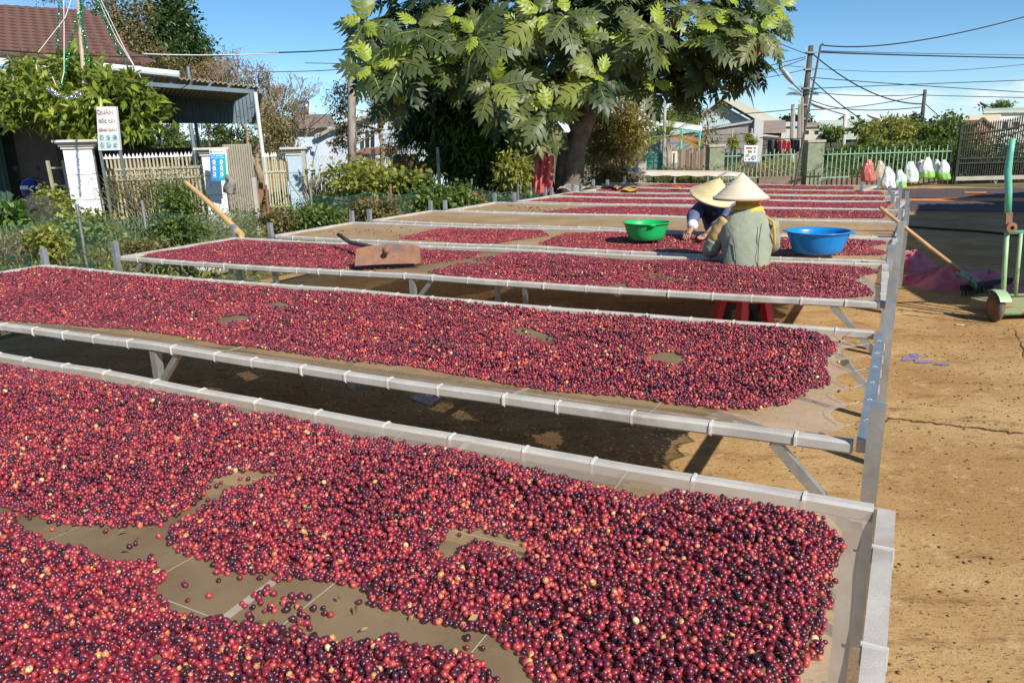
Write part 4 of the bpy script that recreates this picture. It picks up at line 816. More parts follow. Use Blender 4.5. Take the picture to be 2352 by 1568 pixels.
tree('broadleaf_tree', 'tall thin dark tree left of the feathery one, beside the bamboo pole', 'tree', base(140, 400, 40), [base(146, 400, 40), at(142, 150, 40), at(138, 40, 40)],
     [blob(150, 25, 40, 34, 26, .8, 9, 22), blob(180, 60, 40, 26, 30, .8, 8, 22), blob(125, -8, 40, 40, 20, .8, 10, 26)], L_OLIVE, .15, .4, r0=.1, limbs=3)
tree('dry_shrub_tree', 'tawny dry leaved tree rising behind the shed roof edge', 'tree', base(480, 400, 30), [base(480, 400, 30), at(478, 250, 30), at(485, 180, 30)],
     [blob(490, 165, 30, 42, 36, .9, 40, 60), blob(455, 190, 29.5, 30, 30, .8, 22, 50), blob(520, 170, 30, 20, 34, .7, 16, 50)], L_DRY, .12, .3, bark=TWIG, r0=.07, limbs=3)
def bare_tree(label, x, Y, top, r, seeds, lean=0, spread=.55, depth=6, l0=.2, minr=.013):
    th = Thing('bare_tree', label, 'tree', base(x, 400, Y)); b = th.loc; t = at(x, top, Y); H = t[2]; mb = MB(); random.seed(seeds)
    tips = []; branchy(mb, b, (lean, 0, 1), H*l0*1.75, r, depth, .2, spread, 6, (3, 3), tips, minr); V_ = np.array(mb.v); Z_ = V_[:, 2]/V_[:, 2].max(); hi = Z_ > .5
    k_ = H/V_[:, 2].max(); want = at(x+lean*100, 300, Y)[0]; sh_ = want-V_[hi, 0].mean(); shy = Y-V_[hi, 1].mean()
    fix = lambda A: np.stack([A[:, 0]+sh_*np.clip(A[:, 2]/V_[:, 2].max()*1.6, 0, 1), A[:, 1]+shy*np.clip(A[:, 2]/V_[:, 2].max()*1.6, 0, 1), A[:, 2]*k_], 1)
    mb.v = [tuple(p) for p in fix(V_)]; tips = list(fix(np.array(tips)))
    th.part('trunk', mb, TWIG, smooth=True); random.seed(seeds+1); return th, tips
bt, tips = bare_tree('bare grey tree with fine dry twigs right of the shed', 590, 26, 108, .13, 5, .1, .5, 6, .2)
P = np.array(tips); P = np.repeat(P, 3, 0)+rng.normal(size=(len(P)*3, 3))*.12
bt.part('dry_leaves', leafmesh('dry_leaves', P-bt.loc, unit(rng.normal(size=P.shape)), .07, .4), L_DRY)
bare_tree('second bare tree, browner, leaning right behind the first', 640, 29, 165, .11, 11, .18, .6, 6, .22)
bare_tree('slim bare tree with upright twigs left of the other bare ones', 552, 31, 150, .08, 21, -.05, .5, 6, .24)
tree('shrub', 'olive shrub tangled round the bare trunks beside the white shed post', 'shrub', base(620, 440, 22), None, [blob(612, 300, 22, 32, 60, .7, 30, 50), blob(650, 290, 22.5, 34, 55, .7, 30, 50), blob(640, 350, 22, 26, 50, .6, 20, 50)], L_OLIVE, .09, .45, fol='foliage')
tree('shrub', 'mixed green shrubs seen under the shed roof', 'shrub', base(430, 440, 26), None, [blob(330, 315, 26, 40, 26, .7, 26, 50), blob(400, 312, 26, 40, 26, .7, 28, 50), blob(480, 308, 26.5, 44, 24, .7, 28, 45), blob(550, 320, 26.5, 34, 26, .7, 22, 45)], L_MID, .11, .45, fol='foliage')
tree('banana_grass', 'drooping light green fronds behind the fence under the shed', 'plant', base(300, 440, 21.5), None, [blob(310, 320, 21.5, 30, 18, .5, 16, 26)], L_MID, .26, .14, droop=.9, fol='fronds')
# tree with the fairy lights
tree('garlanded_tree', 'bright green tree wrapped in tinsel beside the porch', 'tree', base(175, 480, 16.7), [base(190, 480, 16.7), at(188, 330, 16.7), at(180, 220, 16.7), at(172, 150, 16.7)],
     [blob(165, 150, 16.6, 55, 31, .55, 16, 21), blob(90, 200, 16.5, 64, 44, .65, 21, 21), blob(230, 235, 16.4, 64, 46, .65, 23, 22), blob(290, 215, 16.4, 50, 36, .55, 16, 21), blob(50, 230, 16.6, 55, 38, .6, 16, 21), blob(170, 250, 16.3, 59, 38, .6, 19, 21), blob(310, 255, 16.5, 41, 33, .5, 11, 19), blob(25, 190, 16.9, 36, 23, .5, 7, 18), blob(200, 290, 16.3, 33, 23, .5, 8, 19), blob(335, 225, 16.4, 23, 18, .35, 4, 17), blob(250, 175, 16.7, 33, 18, .5, 7, 18), blob(110, 275, 16.5, 55, 27, .5, 12, 19), blob(240, 295, 16.4, 50, 23, .5, 11, 19), blob(325, 290, 16.4, 33, 27, .5, 8, 18), blob(60, 150, 16.7, 36, 22, .5, 7, 17), blob(360, 240, 16.4, 18, 14, .4, 3, 16), blob(20, 270, 16.6, 27, 22, .4, 6, 17)],
     leafmat('leaf_bright', [(0, (.05, .09, .018)), (.4, (.16, .22, .035)), (.75, (.31, .37, .055)), (1, (.42, .47, .10))], .3, .4), .27, .36, r0=.07, limbs=8, spread=.36, droop=.45, shell=.6)
# bamboo pole carrying tinsel garlands
bp0, bp1 = base(205, 460, 16.3), at(176, -60, 16.3); GP = Thing('garland_pole', 'bamboo pole rising from the tree with strings spread from its top', 'pole', bp0)
mb = MB(); mb.tube([bp0, (bp0+bp1)/2, bp1], [.05, .045, .038], 8); GP.part('pole', mb, mat('pale_bamboo', (.48, .40, .27), (.6, .52, .38), .6, scale=4))
TINS = mat('green_tinsel', (.005, .26, .10), (.02, .5, .26), .22, .7, scale=30); TINW = mat('silver_tinsel', (.55, .57, .6), (.75, .76, .78), .2, .9, scale=30)
def tinsel(label, pts, r, m, group):
    P = np.array(pts, float); seg = []
    for a, b in zip(P[:-1], P[1:]):
        n = max(2, int(np.linalg.norm(b-a)/.012)); seg += [a+(b-a)*i/n for i in range(n)]
    Q = np.repeat(np.array(seg), 5, 0); D = unit(rng.normal(size=Q.shape)); n = len(Q); L_ = r*rng.uniform(.6, 1.2, n); V, Fc, k = place_leaves(BLADE, Q, D, rng.normal(size=Q.shape), L_, np.full(n, .008))
    c = P.mean(0); o = link('tinsel_garland', np_mesh('tinsel_garland', V-c, Fc), m, None, c); return tag(o, label, 'garland', group)
top = at(200, -50, 16.4)
for lab, pts in (('green tinsel garland, leftmost, in front of the tiled roof', [at(200, -30, 16.3), at(183, 30, 16.1), at(158, 110, 16.0), at(142, 205, 15.9)]),
                 ('green tinsel garland running down beside the bamboo pole', [at(183, -30, 16.2), at(190, 60, 16.1), at(203, 150, 16.0)]),
                 ('green tinsel garland, rightmost, slanting down to the shed gutter', [at(215, -30, 16.3), at(236, 35, 16.3), at(266, 100, 16.5), at(300, 168, 16.7)]),
                 ('dark thin tinsel garland before the tall thin tree', [at(138, -30, 16.7), at(134, 50, 16.6), at(130, 108, 16.5)])):
    tinsel(lab, pts, .05, TINS, 'green garlands on the bamboo pole')
tinsel('silver tinsel garland hanging in a loop across the bright tree', [at(112, 205, 12.55), at(135, 220, 15.6), at(160, 226, 15.6), at(184, 214, 12.55)], .05, TINW, None)
LW = mat('white_string', (.7, .7, .68), None, .6)
for lab, pts in (('pale light string, leftmost, slanting across the tiled roof', [at(176, -40, 16.3), at(150, 40, 16.1), at(88, 120, 15.9)]), ('pale light string hanging straight down in front of the tree', [at(146, -20, 16.2), at(147, 60, 16.1), at(147, 165, 15.8), at(141, 192, 15.7), at(128, 195, 15.7), at(120, 176, 15.8)]),
                 ('pale light string sloping right to the shed gutter', [at(216, -20, 16.3), at(268, 90, 16.5), at(316, 165, 16.6)]), ('second pale light string just right of the rightmost garland', [at(222, -20, 16.4), at(285, 110, 16.6), at(330, 190, 16.7)])):
    mb = MB(); mb.tube(pts, .008, 4); single('light_string', mb, LW, lab, 'light string', 'light strings on the bamboo pole')
# wild growth behind the net fence
def shrub(name, label, x, y, Y, rx, ry, m, size, nc=30, nl=36, aspect=.5, cat='plant', group=None, stems=6, droop=.2, tpl=LEAF, zmin=0):
    c = at(x, y, Y); f = np.array([c[0], c[1], 0]); th = Thing(name, label, cat, f, group); rxm, rzm = PX(rx, Y), PX(ry, Y)
    P, O = cloud([(c, (rxm, min(rxm, .9)*.8, rzm), nc, nl)], .35, .5); P = P[P[:, 2] > .03][:len(P)]; O = O[:len(P)]
    th.part('foliage', leafmesh('foliage', P-f, O, size, aspect, droop, tpl), m)
    mb = MB()
    for i in range(stems):
        q = c+rng.normal(size=3)*np.array([rxm, rxm*.5, rzm])*.5; q[2] = max(q[2], .15); b = np.array([f[0]+random.gauss(0, rxm*.35), f[1]+random.gauss(0, .15), 0]); mb.tube([b, (b+q)/2+rng.normal(size=3)*.05, q], [.014, .01, .006], 4)
    th.part('stem', mb, mat('green_stem', (.12, .13, .05), (.2, .17, .08), .8, scale=9)); return th
g1 = 'wild plants behind the green net fence'
shrub('creeper', 'thick mass of green vines over the fence in front of the lean-to', 850, 410, 13.6, 95, 30, L_YEL, .10, 60, 50, .75, 'vines', g1)
shrub('creeper', 'leafy vine heap nearest the two steel posts, left of the dark tree', 930, 418, 13.8, 50, 20, L_MID, .11, 36, 46, .75, 'vines', g1)
shrub('weed', 'lush green weeds pressed against the net in the middle of the fence', 1030, 462, 13.0, 70, 30, L_MID, .10, 50, 46, .7, 'weed', g1)
shrub('weed', 'bright broad leaved weeds hanging beside the pink sack', 1180, 400, 14.4, 34, 45, L_YEL, .12, 30, 40, .4, 'weed', g1, droop=.7)
shrub('weed', 'yellow leaved bush behind the left end of the net', 190, 525, 10.5, 60, 30, L_YEL, .08, 50, 44, .6, 'weed', g1)
shrub('weed', 'yellow green bush touching the left steel post of the second table', 110, 560, 9.2, 40, 30, L_YEL, .07, 30, 40, .6, 'weed', g1)
shrub('weed', 'dry brown weeds at the very left behind the net', 40, 570, 9.6, 55, 34, L_DRY, .06, 40, 40, .3, 'weed', g1)
shrub('weed', 'green bush in the middle of the overgrown strip, under the bamboo pole', 410, 470, 12.4, 50, 40, L_MID, .075, 40, 40, .5, 'weed', g1)
shrub('weed', 'dark green weeds behind the net left of the leaning bamboo pole', 400, 535, 10.2, 62, 26, L_MID, .07, 46, 44, .5, 'weed', g1)
shrub('weed', 'straw coloured weeds right of the leaning bamboo pole', 330, 575, 9.6, 45, 24, L_OLIVE, .06, 30, 40, .35, 'weed', g1)
shrub('weed', 'broad green leaves at the far left edge below the porch', 12, 495, 11.5, 40, 24, leafmat('leaf_fresh', [(0, (.03, .08, .015)), (.5, (.08, .17, .03)), (1, (.18, .28, .06))], .45, .3), .16, 12, 26, .5, 'weed', g1)
shrub('weed', 'leafy weeds climbing the base of the white tiled pillar', 120, 470, 12.6, 40, 30, L_YEL, .085, 30, 34, .6, 'weed', g1)
shrub('weed', 'grey green weeds behind the net between the two steel posts', 720, 500, 11.6, 65, 26, L_MID, .075, 50, 44, .55, 'weed', g1)
shrub('weed', 'tan seeding weeds behind the net halfway along', 860, 480, 12.2, 50, 30, L_OLIVE, .07, 40, 40, .5, 'weed', g1)
shrub('weed', 'tall green weeds inside the net near the third table corner', 640, 510, 11.2, 40, 24, L_OLIVE, .07, 28, 40, .5, 'weed', g1)
shrub('weed', 'dry tawny bush at the far end of the net fence', 1085, 468, 13.4, 34, 32, L_DRY, .06, 36, 44, .4, 'weed', g1)
shrub('bramble', 'tangle of bare brown bramble stems beside the bluish pillar', 730, 425, 14.2, 50, 36, L_DRY, .05, 20, 16, .3, 'bramble', g1, stems=90)
shrub('bramble', 'brown bramble and weeds in front of the picket fence', 330, 430, 13.2, 90, 30, L_OLIVE, .05, 40, 30, .4, 'bramble', g1, stems=70)
shrub('weed', 'small white flowered weeds before the cream fence', 400, 410, 13.4, 90, 30, leafmat('white_flowers', [(0, (.10, .13, .05)), (.7, (.16, .18, .08)), (.78, (.62, .60, .45)), (1, (.7, .68, .55))], .6, .2), .035, 60, 14, .8, 'weed', g1)
# ground cover of the strip
n = 34000; u = rng.uniform(-19, -7.15, n); v = rng.uniform(1.5, 19, n); P = UU[None]*u[:, None]+VV[None]*v[:, None]; hh = np.clip(.45+.38*wob(P[:, 0]*.9, P[:, 1]*.9), .06, .95)*np.clip((-7.0-u)/.8, .35, 1)
P[:, 2] = rng.random(n)*hh; k = (P[:, 1] > 4) & (P[:, 1] < 18.5); P = P[k]; c = P.mean(0); c[2] = 0
o = link('ground_weeds', leafmesh('ground_weeds', P-c, unit(rng.normal(size=P.shape)+np.array([0, 0, .6])), .085, .32, .1), L_OLIVE, None, c); tag(o, 'low weeds and dry grass covering the strip left of the tables', 'weeds', kind='stuff')
n = 20000; u = rng.uniform(-19, -7.3, n); v = rng.uniform(1.5, 19, n); P = UU[None]*u[:, None]+VV[None]*v[:, None]; hh = np.clip(.25+.6*wob(P[:, 0]*1.4+3, P[:, 1]*1.4), 0, 1.0); P[:, 2] = rng.random(n)*hh; k = (P[:, 1] > 4) & (P[:, 1] < 18.5) & (hh > .05); P = P[k]; c = P.mean(0); c[2] = 0
o = link('ground_weeds', leafmesh('ground_weeds', P-c, unit(rng.normal(size=P.shape)+np.array([0, 0, .5])), .095, .5, .1), L_YEL, None, c); tag(o, 'patches of taller green weeds in the strip left of the tables', 'weeds', kind='stuff')

# ------------------------------------------------------------------ green net fence along the tables
NF = Thing('net_fence', 'green netting fence along the left ends of the tables', 'net fence', uv(-7.2, 8))
path = [at(x, y, Y) for x, y, Y in ((-250, 560, 7.4), (0, 520, 9.0), (104, 505, 9.4), (330, 498, 10.2), (520, 488, 10.9), (620, 496, 11.3), (716, 452, 11.9), (880, 447, 12.5), (1039, 433, 13.4), (1120, 440, 13.9), (1240, 437, 14.6))]
GNET = netmat('green_netting', (.05, .20, .14), (.11, .27, .20), .84, 3); 
pa = np.array(path); cum = np.concatenate([[0], np.cumsum(np.linalg.norm(np.diff(pa, axis=0), axis=1))])
def along(t):
    s = t*cum[-1]; return np.array([np.interp(s, cum, pa[:, i]) for i in range(3)])
mb = MB(); mb.grid(lambda i, j: along(i)*np.array([1, 1, 0])+np.array([.06*math.sin(i*47)*(1-j*.4), .05*math.sin(i*31+j*2), (along(i)[2]+.03*math.sin(i*60))*j]), 150, 5); NF.part('netting', mb, GNET, smooth=True)
# coarse cords of the netting, real strands where it is nearest
mb = MB()
for j in range(1, 8):
    mb.tube([along(i/120)*np.array([1, 1, 0])+np.array([.06*math.sin(i/120*47)*(1-j/7*.4), .05*math.sin(i/120*31+j/7*2)-.01, (along(i/120)[2]+.03*math.sin(i/120*60))*j/7]) for i in range(121)], .003, 3, False)
NF.part('cord', mb, mat('green_cord', (.03, .22, .15), None, .6))
for x, Y in ((330, 10.1), (617, 11.2), (717, 11.8), (900, 12.4), (1085, 13.5), (180, 9.7), (1190, 14.2)):
    q = base(x, 500, Y); mb = MB(); mb.tube([q, q+(0.01, 0, 1.02 if x != 617 else 1.12)], .02, 6); NF.part('post', mb, RUST if x in (617, 900) else STEEL)
# drooping chain link fence further back
def chain(label, A, B, h, cell=.075, r=.0035, droopf=None):
    th = Thing('chain_link_fence', label, 'fence', (np.array(A)+np.array(B))/2*np.array([1, 1, 0])); A = np.array(A); B = np.array(B); Lh = np.linalg.norm((B-A)[:2]); n = int(Lh/cell); m = int(h/cell); d = (B-A)/Lh
    mb = MB()
    for i in range(n):
        pts = []
        for k in range(m+1):
            s = (i+(k % 2)*1.0)*cell; p = A+d*s; top = h*(1+(droopf(s/Lh) if droopf else 0)); pts.append(p+np.array([0, .02*math.sin(s*3+k*.3), top*k/m]))
        mb.tube(pts, r, 3, False)
    th.part('wire_mesh', mb, CHAIN)
    for t in (0, .5, 1):
        q = A+(B-A)*t; mb = MB(); mb.bar(q, q+(0, 0, h*1.0+.1), .07, .07); th.part('post', mb, mat('fence_post_concrete', (.40, .38, .34), (.5, .47, .42), .9, scale=5))
    return th
chain('sagging chain link fence draped with dry vines before the cream fence', base(-20, 470, 12.8), base(590, 470, 14.0), 1.02, droopf=lambda t: -.22*abs(math.sin(t*7))+.1*math.sin(t*17))
chain('chain link fence in front of the pale blue house', base(705, 440, 15.6), base(1010, 440, 16.8), 1.45)
# grey shade net hung over the wire, rag on the post
mb = MB(); c4 = face((63, 448), (112, 452), (178, 505), (18, 520), 11.6); mb.grid(lambda i, j: onb(c4, i, 1-j)+np.array([0, .05*math.sin(i*9+j*4), 0]), 14, 10); single('shade_net', mb, netmat('grey_shade_net', (.07, .08, .075), (.11, .12, .11), .35, 5), 'grey shade net hung over the wire below the motorbike', 'net', smooth=True)
rg = at(528, 420, 13.3); mb = MB(); mb.loft([[rg+np.array([PX(w, 13.3)*.8*math.cos(t)*(1+.3*math.sin(3*t+z))+.03*math.sin(z*.4), .08*math.sin(t)*(1+.4*math.sin(4*t+z*.3)), PX(z, 13.3)]) for t in np.linspace(0, 2*math.pi, 12, endpoint=False)] for w, z in ((3, 18), (11, 13), (13, 4), (16, -8), (14, -20), (5, -26))]); single('rag', mb, mat('grey_cloth', (.20, .18, .16), (.30, .28, .25), .95, scale=10, bump=.6), 'grey rag draped over a fence post below the poster', 'cloth', smooth=True)
# leaning bamboo pole resting on the table end
mb = MB(); a, b = at(428, 420, 9.6), gp(556, 541, RT+.02); d = b-a; mb.tube([a+d*t+np.array([0, 0, .02*math.sin(t*3)]) for t in np.linspace(0, 1.0, 9)], np.linspace(.026, .034, 9), 8); single('bamboo_pole', mb, BAMBOO, 'orange bamboo pole leaning from the third table end into the weeds', 'pole', loc=b)
mb = MB(); c = gp(482, 628, .02); e = gp(538, 628, .02)-c
mb.loft([[c+e*(-.62+1.4*s)+np.array([0, .16*math.cos(t)*w, .10+.11*w*math.sin(t)+.02*math.sin(s*20+t*2)]) for t in np.linspace(0, 2*math.pi, 12, endpoint=False)] for s, w in ((0, .3), (.1, .8), (.3, 1.1), (.55, .95), (.8, 1.1), (.95, .8), (1, .3))]); sk = single('grain_sack', mb, mat('woven_sack', (.62, .62, .60), (.72, .71, .69), .8, scale=12, bump=.4), 'white woven sack with a blue mark lying under the third table', 'sack', smooth=True)
mb = MB(); mb.loft([[c+e*(-.62+1.4*s)+np.array([0, .165*math.cos(t)*w, .10+.117*w*math.sin(t)+.02*math.sin(s*20+t*2)]) for t in np.linspace(-2.6, -.7+1.5, 8)] for s, w in ((.36, 1.06), (.5, .98), (.62, .99))], closed=False, cap=False); o = link('blue_mark', mb.mesh('blue_mark', np.array(sk.location)), mat('blue_print', (.03, .28, .55), (.10, .4, .6), .7, scale=20), sk)

# ------------------------------------------------------------------ breadfruit tree
BF = Thing('breadfruit_tree', 'huge breadfruit tree with large lobed leaves shading the back of the yard', 'tree', base(1310, 440, 16.6))
def a_(x, y, Y): return at(x, y, Y)
mb = MB()
def limb(pts, r): mb.tube(pts, r, 10, False)
bz = BF.loc
limb([bz+(.02, 0, -.1), bz+(.0, 0, .35), a_(1318, 400, 16.6), a_(1322, 350, 16.55), a_(1335, 300, 16.55), a_(1348, 262, 16.5), a_(1372, 215, 16.5), a_(1400, 160, 16.6), a_(1425, 90, 16.7), a_(1440, 0, 16.8), a_(1450, -120, 17)], [.36, .28, .225, .205, .22, .22, .17, .14, .12, .10, .06])
limb([a_(1335, 310, 16.5), a_(1312, 262, 16.4), a_(1296, 200, 16.3), a_(1288, 130, 16.3), a_(1284, 60, 16.3), a_(1290, -60, 16.4)], [.17, .15, .115, .105, .095, .05])
limb([a_(1325, 345, 16.6), a_(1280, 322, 16.7), a_(1230, 322, 16.8), a_(1190, 338, 16.9)], [.2, .15, .13, .10])
limb([bz+(-.35, .2, .0), bz+(-.38, .2, .5), a_(1248, 385, 16.8), a_(1232, 352, 16.8), a_(1210, 330, 16.8)], [.15, .12, .11, .10, .07])
limb([bz+(-.1, .25, .0), bz+(-.1, .2, .9), a_(1300, 345, 16.8), a_(1335, 300, 16.7)], [.26, .22, .2, .18])
limb([a_(1365, 225, 16.5), a_(1440, 180, 16.2), a_(1500, 110, 16.0), a_(1550, 45, 15.9), a_(1620, -20, 15.8)], [.15, .12, .10, .08, .05])
limb([a_(1440, 180, 16.2), a_(1520, 150, 15.9), a_(1610, 112, 15.6), a_(1690, 90, 15.5)], [.09, .075, .06, .035])
limb([a_(1375, 215, 16.5), a_(1470, 205, 16.8), a_(1560, 190, 17), a_(1660, 175, 17)], [.10, .08, .06, .035])
limb([a_(1296, 190, 16.3), a_(1220, 165, 16.1), a_(1120, 150, 16.0), a_(1000, 130, 16), a_(880, 120, 16)], [.09, .08, .07, .055, .03])
limb([a_(1290, 120, 16.3), a_(1200, 70, 16.4), a_(1080, 40, 16.4), a_(940, 20, 16.4)], [.08, .065, .05, .03])
limb([a_(1300, 200, 16.4), a_(1200, 215, 16.8), a_(1090, 210, 17), a_(960, 190, 17), a_(900, 170, 17)], [.08, .07, .055, .04, .03])
limb([a_(1410, 130, 16.6), a_(1390, 60, 17), a_(1360, -50, 17)], [.09, .07, .04])
limb([a_(1290, 60, 16.3), a_(1220, -20, 16.2), a_(1130, -90, 16.2)], [.07, .05, .03])
BF.part('trunk', mb, mat('breadfruit_bark', (.10, .075, .055), (.23, .185, .145), .95, scale=5, detail=9, bump=.8, bscale=16, c3=(.06, .045, .035), s3=2.5, lo3=.5, hi3=.7), smooth=True)
ros = [(1196, 63), (1159, 99), (1342, 83), (1421, 146), (1238, 213), (1151, 252), (1260, 254), (1380, 173), (834, 47), (861, 136), (1031, 41), (1058, 170), (1090, 79), (1019, 144), (917, 136), (848, 148), (1573, 8), (1697, 20), (1790, 12), (1130, 190), (1300, 30), (1240, 30), (960, 60), (1455, 95), (1510, 60), (1650, 60), (1745, 70), (905, 205), (1500, 190), (1190, 140), (1225, 280)]
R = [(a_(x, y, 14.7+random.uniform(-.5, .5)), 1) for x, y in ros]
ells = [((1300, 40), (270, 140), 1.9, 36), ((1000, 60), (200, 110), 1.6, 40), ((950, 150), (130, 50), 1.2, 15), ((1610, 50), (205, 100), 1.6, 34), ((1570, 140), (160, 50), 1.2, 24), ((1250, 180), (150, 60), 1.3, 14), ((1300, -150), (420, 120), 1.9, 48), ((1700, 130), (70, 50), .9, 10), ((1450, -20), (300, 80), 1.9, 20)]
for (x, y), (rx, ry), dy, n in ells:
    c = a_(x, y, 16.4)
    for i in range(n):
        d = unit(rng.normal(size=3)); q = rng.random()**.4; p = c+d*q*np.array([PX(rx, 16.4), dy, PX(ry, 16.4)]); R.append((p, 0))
LP, LD, LN, LL, LT, LY = [], [], [], [], [], []
ctr = a_(1310, 60, 16.5)
for p, fr_ in R:
    out = unit(p-ctr); ax = unit(out*.3+np.array([.1, -.62, .6])+rng.normal(size=3)*.16) if fr_ else unit(out*.55+np.array([0, -.15, .75])+rng.normal(size=3)*.2)
    x = unit(np.cross(ax, [0.3, .9, .1])); y = np.cross(ax, x); n = random.randint(7, 10) if fr_ else random.randint(6, 9); ph = random.uniform(0, 6.28)
    for k in range(n):
        t = ph+k*2.4; th_ = math.radians((52+42*k/n if fr_ else 38+72*k/n)+random.gauss(0, 8)); d = ax*math.cos(th_)+(x*math.cos(t)+y*math.sin(t))*math.sin(th_); d = unit(d+np.array([0, 0, -.10-.35*k/n]))
        LP.append(p+d*.05-ax*.035*k); LD.append(d); LN.append(unit(ax-d*(ax@d)+rng.normal(size=3)*.15)); LL.append(random.uniform(.46, .62)*(1 if k > 1 else .6)*(1.08 if fr_ else .92)); 
        LT.append(.88+random.uniform(0, .09)*.8 if k <= 1 and random.random() < (.9 if fr_ else .3) else min(.84, max(.03, random.gauss(.60 if fr_ else .42, .20))))  # leaves behind the front clusters tinted darker, shade put into the colour
LP, LD, LN, LL, LT = map(np.array, (LP, LD, LN, LL, LT))
# a few dead orange leaves hang from the twigs
for x, y, Y in ((1752, 88, 14.9), (1760, 96, 14.9), (1745, 95, 15.0), (908, 232, 15.2), (886, 240, 15.2), (920, 224, 15.2)):
    LP = np.vstack([LP, a_(x, y-14, Y)]); LD = np.vstack([LD, unit(np.array([random.gauss(0, .35), random.gauss(0, .3), -1]))]); LN = np.vstack([LN, unit(rng.normal(size=3)+np.array([.3, -1, .2]))]); LL = np.append(LL, .42); LT = np.append(LT, 1.)
px = pj(LP+LD*LL[:, None]*.5); vis = (px[:, 0] > -20) & (px[:, 1] > -20)
score = LP[:, 1]+np.where(vis, 0, 100); pick = np.argsort(score)[:296]
variants = []
for tt in (.06, .2, .34, .46, .58, .70, .82, .89, .94, 1.0):
    V, Fs = LOBED; V = V.copy(); V[:, 2] += rng.normal(size=len(V))*.012; tv = np.full(len(V), tt); tv[-5:] = max(tt, .86) if tt < .95 else tt; me = np_mesh('leaf', V, Fs, tv); me.materials.append(L_BREAD); variants.append((tt, me))
ts = np.array([v[0] for v in variants])
for i in pick:
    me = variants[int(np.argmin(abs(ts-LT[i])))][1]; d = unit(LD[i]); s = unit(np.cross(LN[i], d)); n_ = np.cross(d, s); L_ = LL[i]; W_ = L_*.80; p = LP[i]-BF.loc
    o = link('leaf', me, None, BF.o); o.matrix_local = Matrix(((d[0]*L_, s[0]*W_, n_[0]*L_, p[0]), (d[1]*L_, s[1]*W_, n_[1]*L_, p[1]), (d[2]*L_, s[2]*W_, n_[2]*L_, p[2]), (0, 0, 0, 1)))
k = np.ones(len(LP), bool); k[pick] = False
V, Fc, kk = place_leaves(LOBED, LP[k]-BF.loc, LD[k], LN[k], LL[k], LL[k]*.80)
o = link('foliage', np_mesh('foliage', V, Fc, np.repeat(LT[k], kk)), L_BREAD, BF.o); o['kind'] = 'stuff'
# the dense dark tree at its left and the yellowish one behind it
tree('dense_tree', 'dense dark glossy tree drooping to the ground left of the breadfruit trunk', 'tree', base(1090, 430, 17.6), [base(1090, 430, 17.6), at(1085, 330, 17.6), at(1075, 260, 17.6)],
     [blob(1010, 250, 17.6, 80, 48, .9, 46, 60), blob(1090, 290, 17.4, 110, 60, 1.1, 80, 60), blob(1140, 350, 17.3, 90, 60, .9, 60, 60), blob(1060, 360, 17.5, 80, 50, .9, 44, 60), blob(1170, 405, 17.0, 50, 34, .6, 24, 50), blob(950, 240, 17.6, 40, 30, .6, 14, 50), blob(1110, 405, 17.2, 60, 26, .6, 24, 50), blob(980, 300, 17.6, 60, 40, .8, 26, 55)],
     leafmat('leaf_mango', [(0, (.02, .05, .018)), (.5, (.05, .11, .03)), (.8, (.11, .20, .045)), (1, (.20, .33, .06))], .3, .3), .21, .26, droop=.75, r0=.16, limbs=5)
tree('yellowing_tree', 'yellowing small leaved tree just right of the breadfruit trunk', 'tree', base(1420, 430, 21), [base(1440, 430, 21), at(1430, 340, 21), at(1420, 270, 21)],
     [blob(1420, 270, 21, 70, 60, 1.0, 60, 60), blob(1400, 345, 21, 62, 40, .9, 40, 60), blob(1455, 300, 21, 40, 60, .8, 30, 55), blob(1360, 300, 21, 30, 50, .7, 18, 50)], leafmat('leaf_yellowing', [(0, (.10, .10, .03)), (.5, (.26, .23, .07)), (1, (.45, .37, .12))], .55, .4), .13, .45, r0=.1, limbs=4)
tree('small_leaved_tree', 'open small leaved tree before the pale blue house, split by the utility pole', 'tree', base(850, 430, 23.5), [base(870, 430, 23.5), at(880, 340, 23.5), at(872, 300, 23.5), at(885, 250, 23.5)],
     [blob(790, 235, 23.5, 34, 42, .6, 22, 40), blob(800, 300, 23.5, 38, 40, .6, 22, 36), blob(860, 250, 23.5, 40, 40, .7, 24, 34), blob(880, 215, 23.5, 30, 20, .5, 10, 34), blob(770, 330, 23.5, 22, 12, .4, 6, 34), blob(905, 280, 23.5, 24, 30, .5, 8, 30)], L_OLIVE, .12, .36, bark=BARKL, r0=.09, limbs=5)
tree('conifer_shrub', 'feathery green shrub beside the orange machine', 'shrub', base(905, 430, 20), None, [blob(905, 335, 20, 34, 34, .5, 30, 50)], L_MID, .085, .2, fol='foliage')
tree('sapling', 'grey stemmed sapling in front of the dark tree', 'tree', base(960, 430, 20.5), [base(962, 430, 20.5), at(958, 370, 20.5), at(975, 335, 20.5)], [blob(990, 330, 20.6, 50, 16, .5, 12, 34)], L_DARK, .14, .4, bark=BARKL, r0=.07, limbs=1)
# utility pole left
def pole(name, label, x0, y0, x1, y1, Y, r0, r1, m, cat='utility pole', square=False):
    th = Thing(name, label, cat, base(x0, y0, Y)); t = at(x1, y1, Y); mb = MB()
    mb.tube([th.loc, th.loc*.5+t*.5, t], [r0, (r0+r1)/2, r1], 4 if square else 8); th.part('shaft', mb, m, smooth=not square); return th, t
pl, t = pole('utility_pole', 'dark utility pole among the small leaved tree before the blue house', 806, 420, 807, 80, 22.5, .14, .10, mat('pole_concrete', (.24, .21, .18), (.40, .37, .32), .9, scale=4, stretch=(1, 1, .3), c3=(.07, .05, .04), s3=1.2, lo3=.5, hi3=.6))
for z in (120, 150, 178):
    q = at(807, z, 22.4); mb = MB(); mb.box(q, (.34, .08, .08)); pl.part('bracket', mb, STEEL)
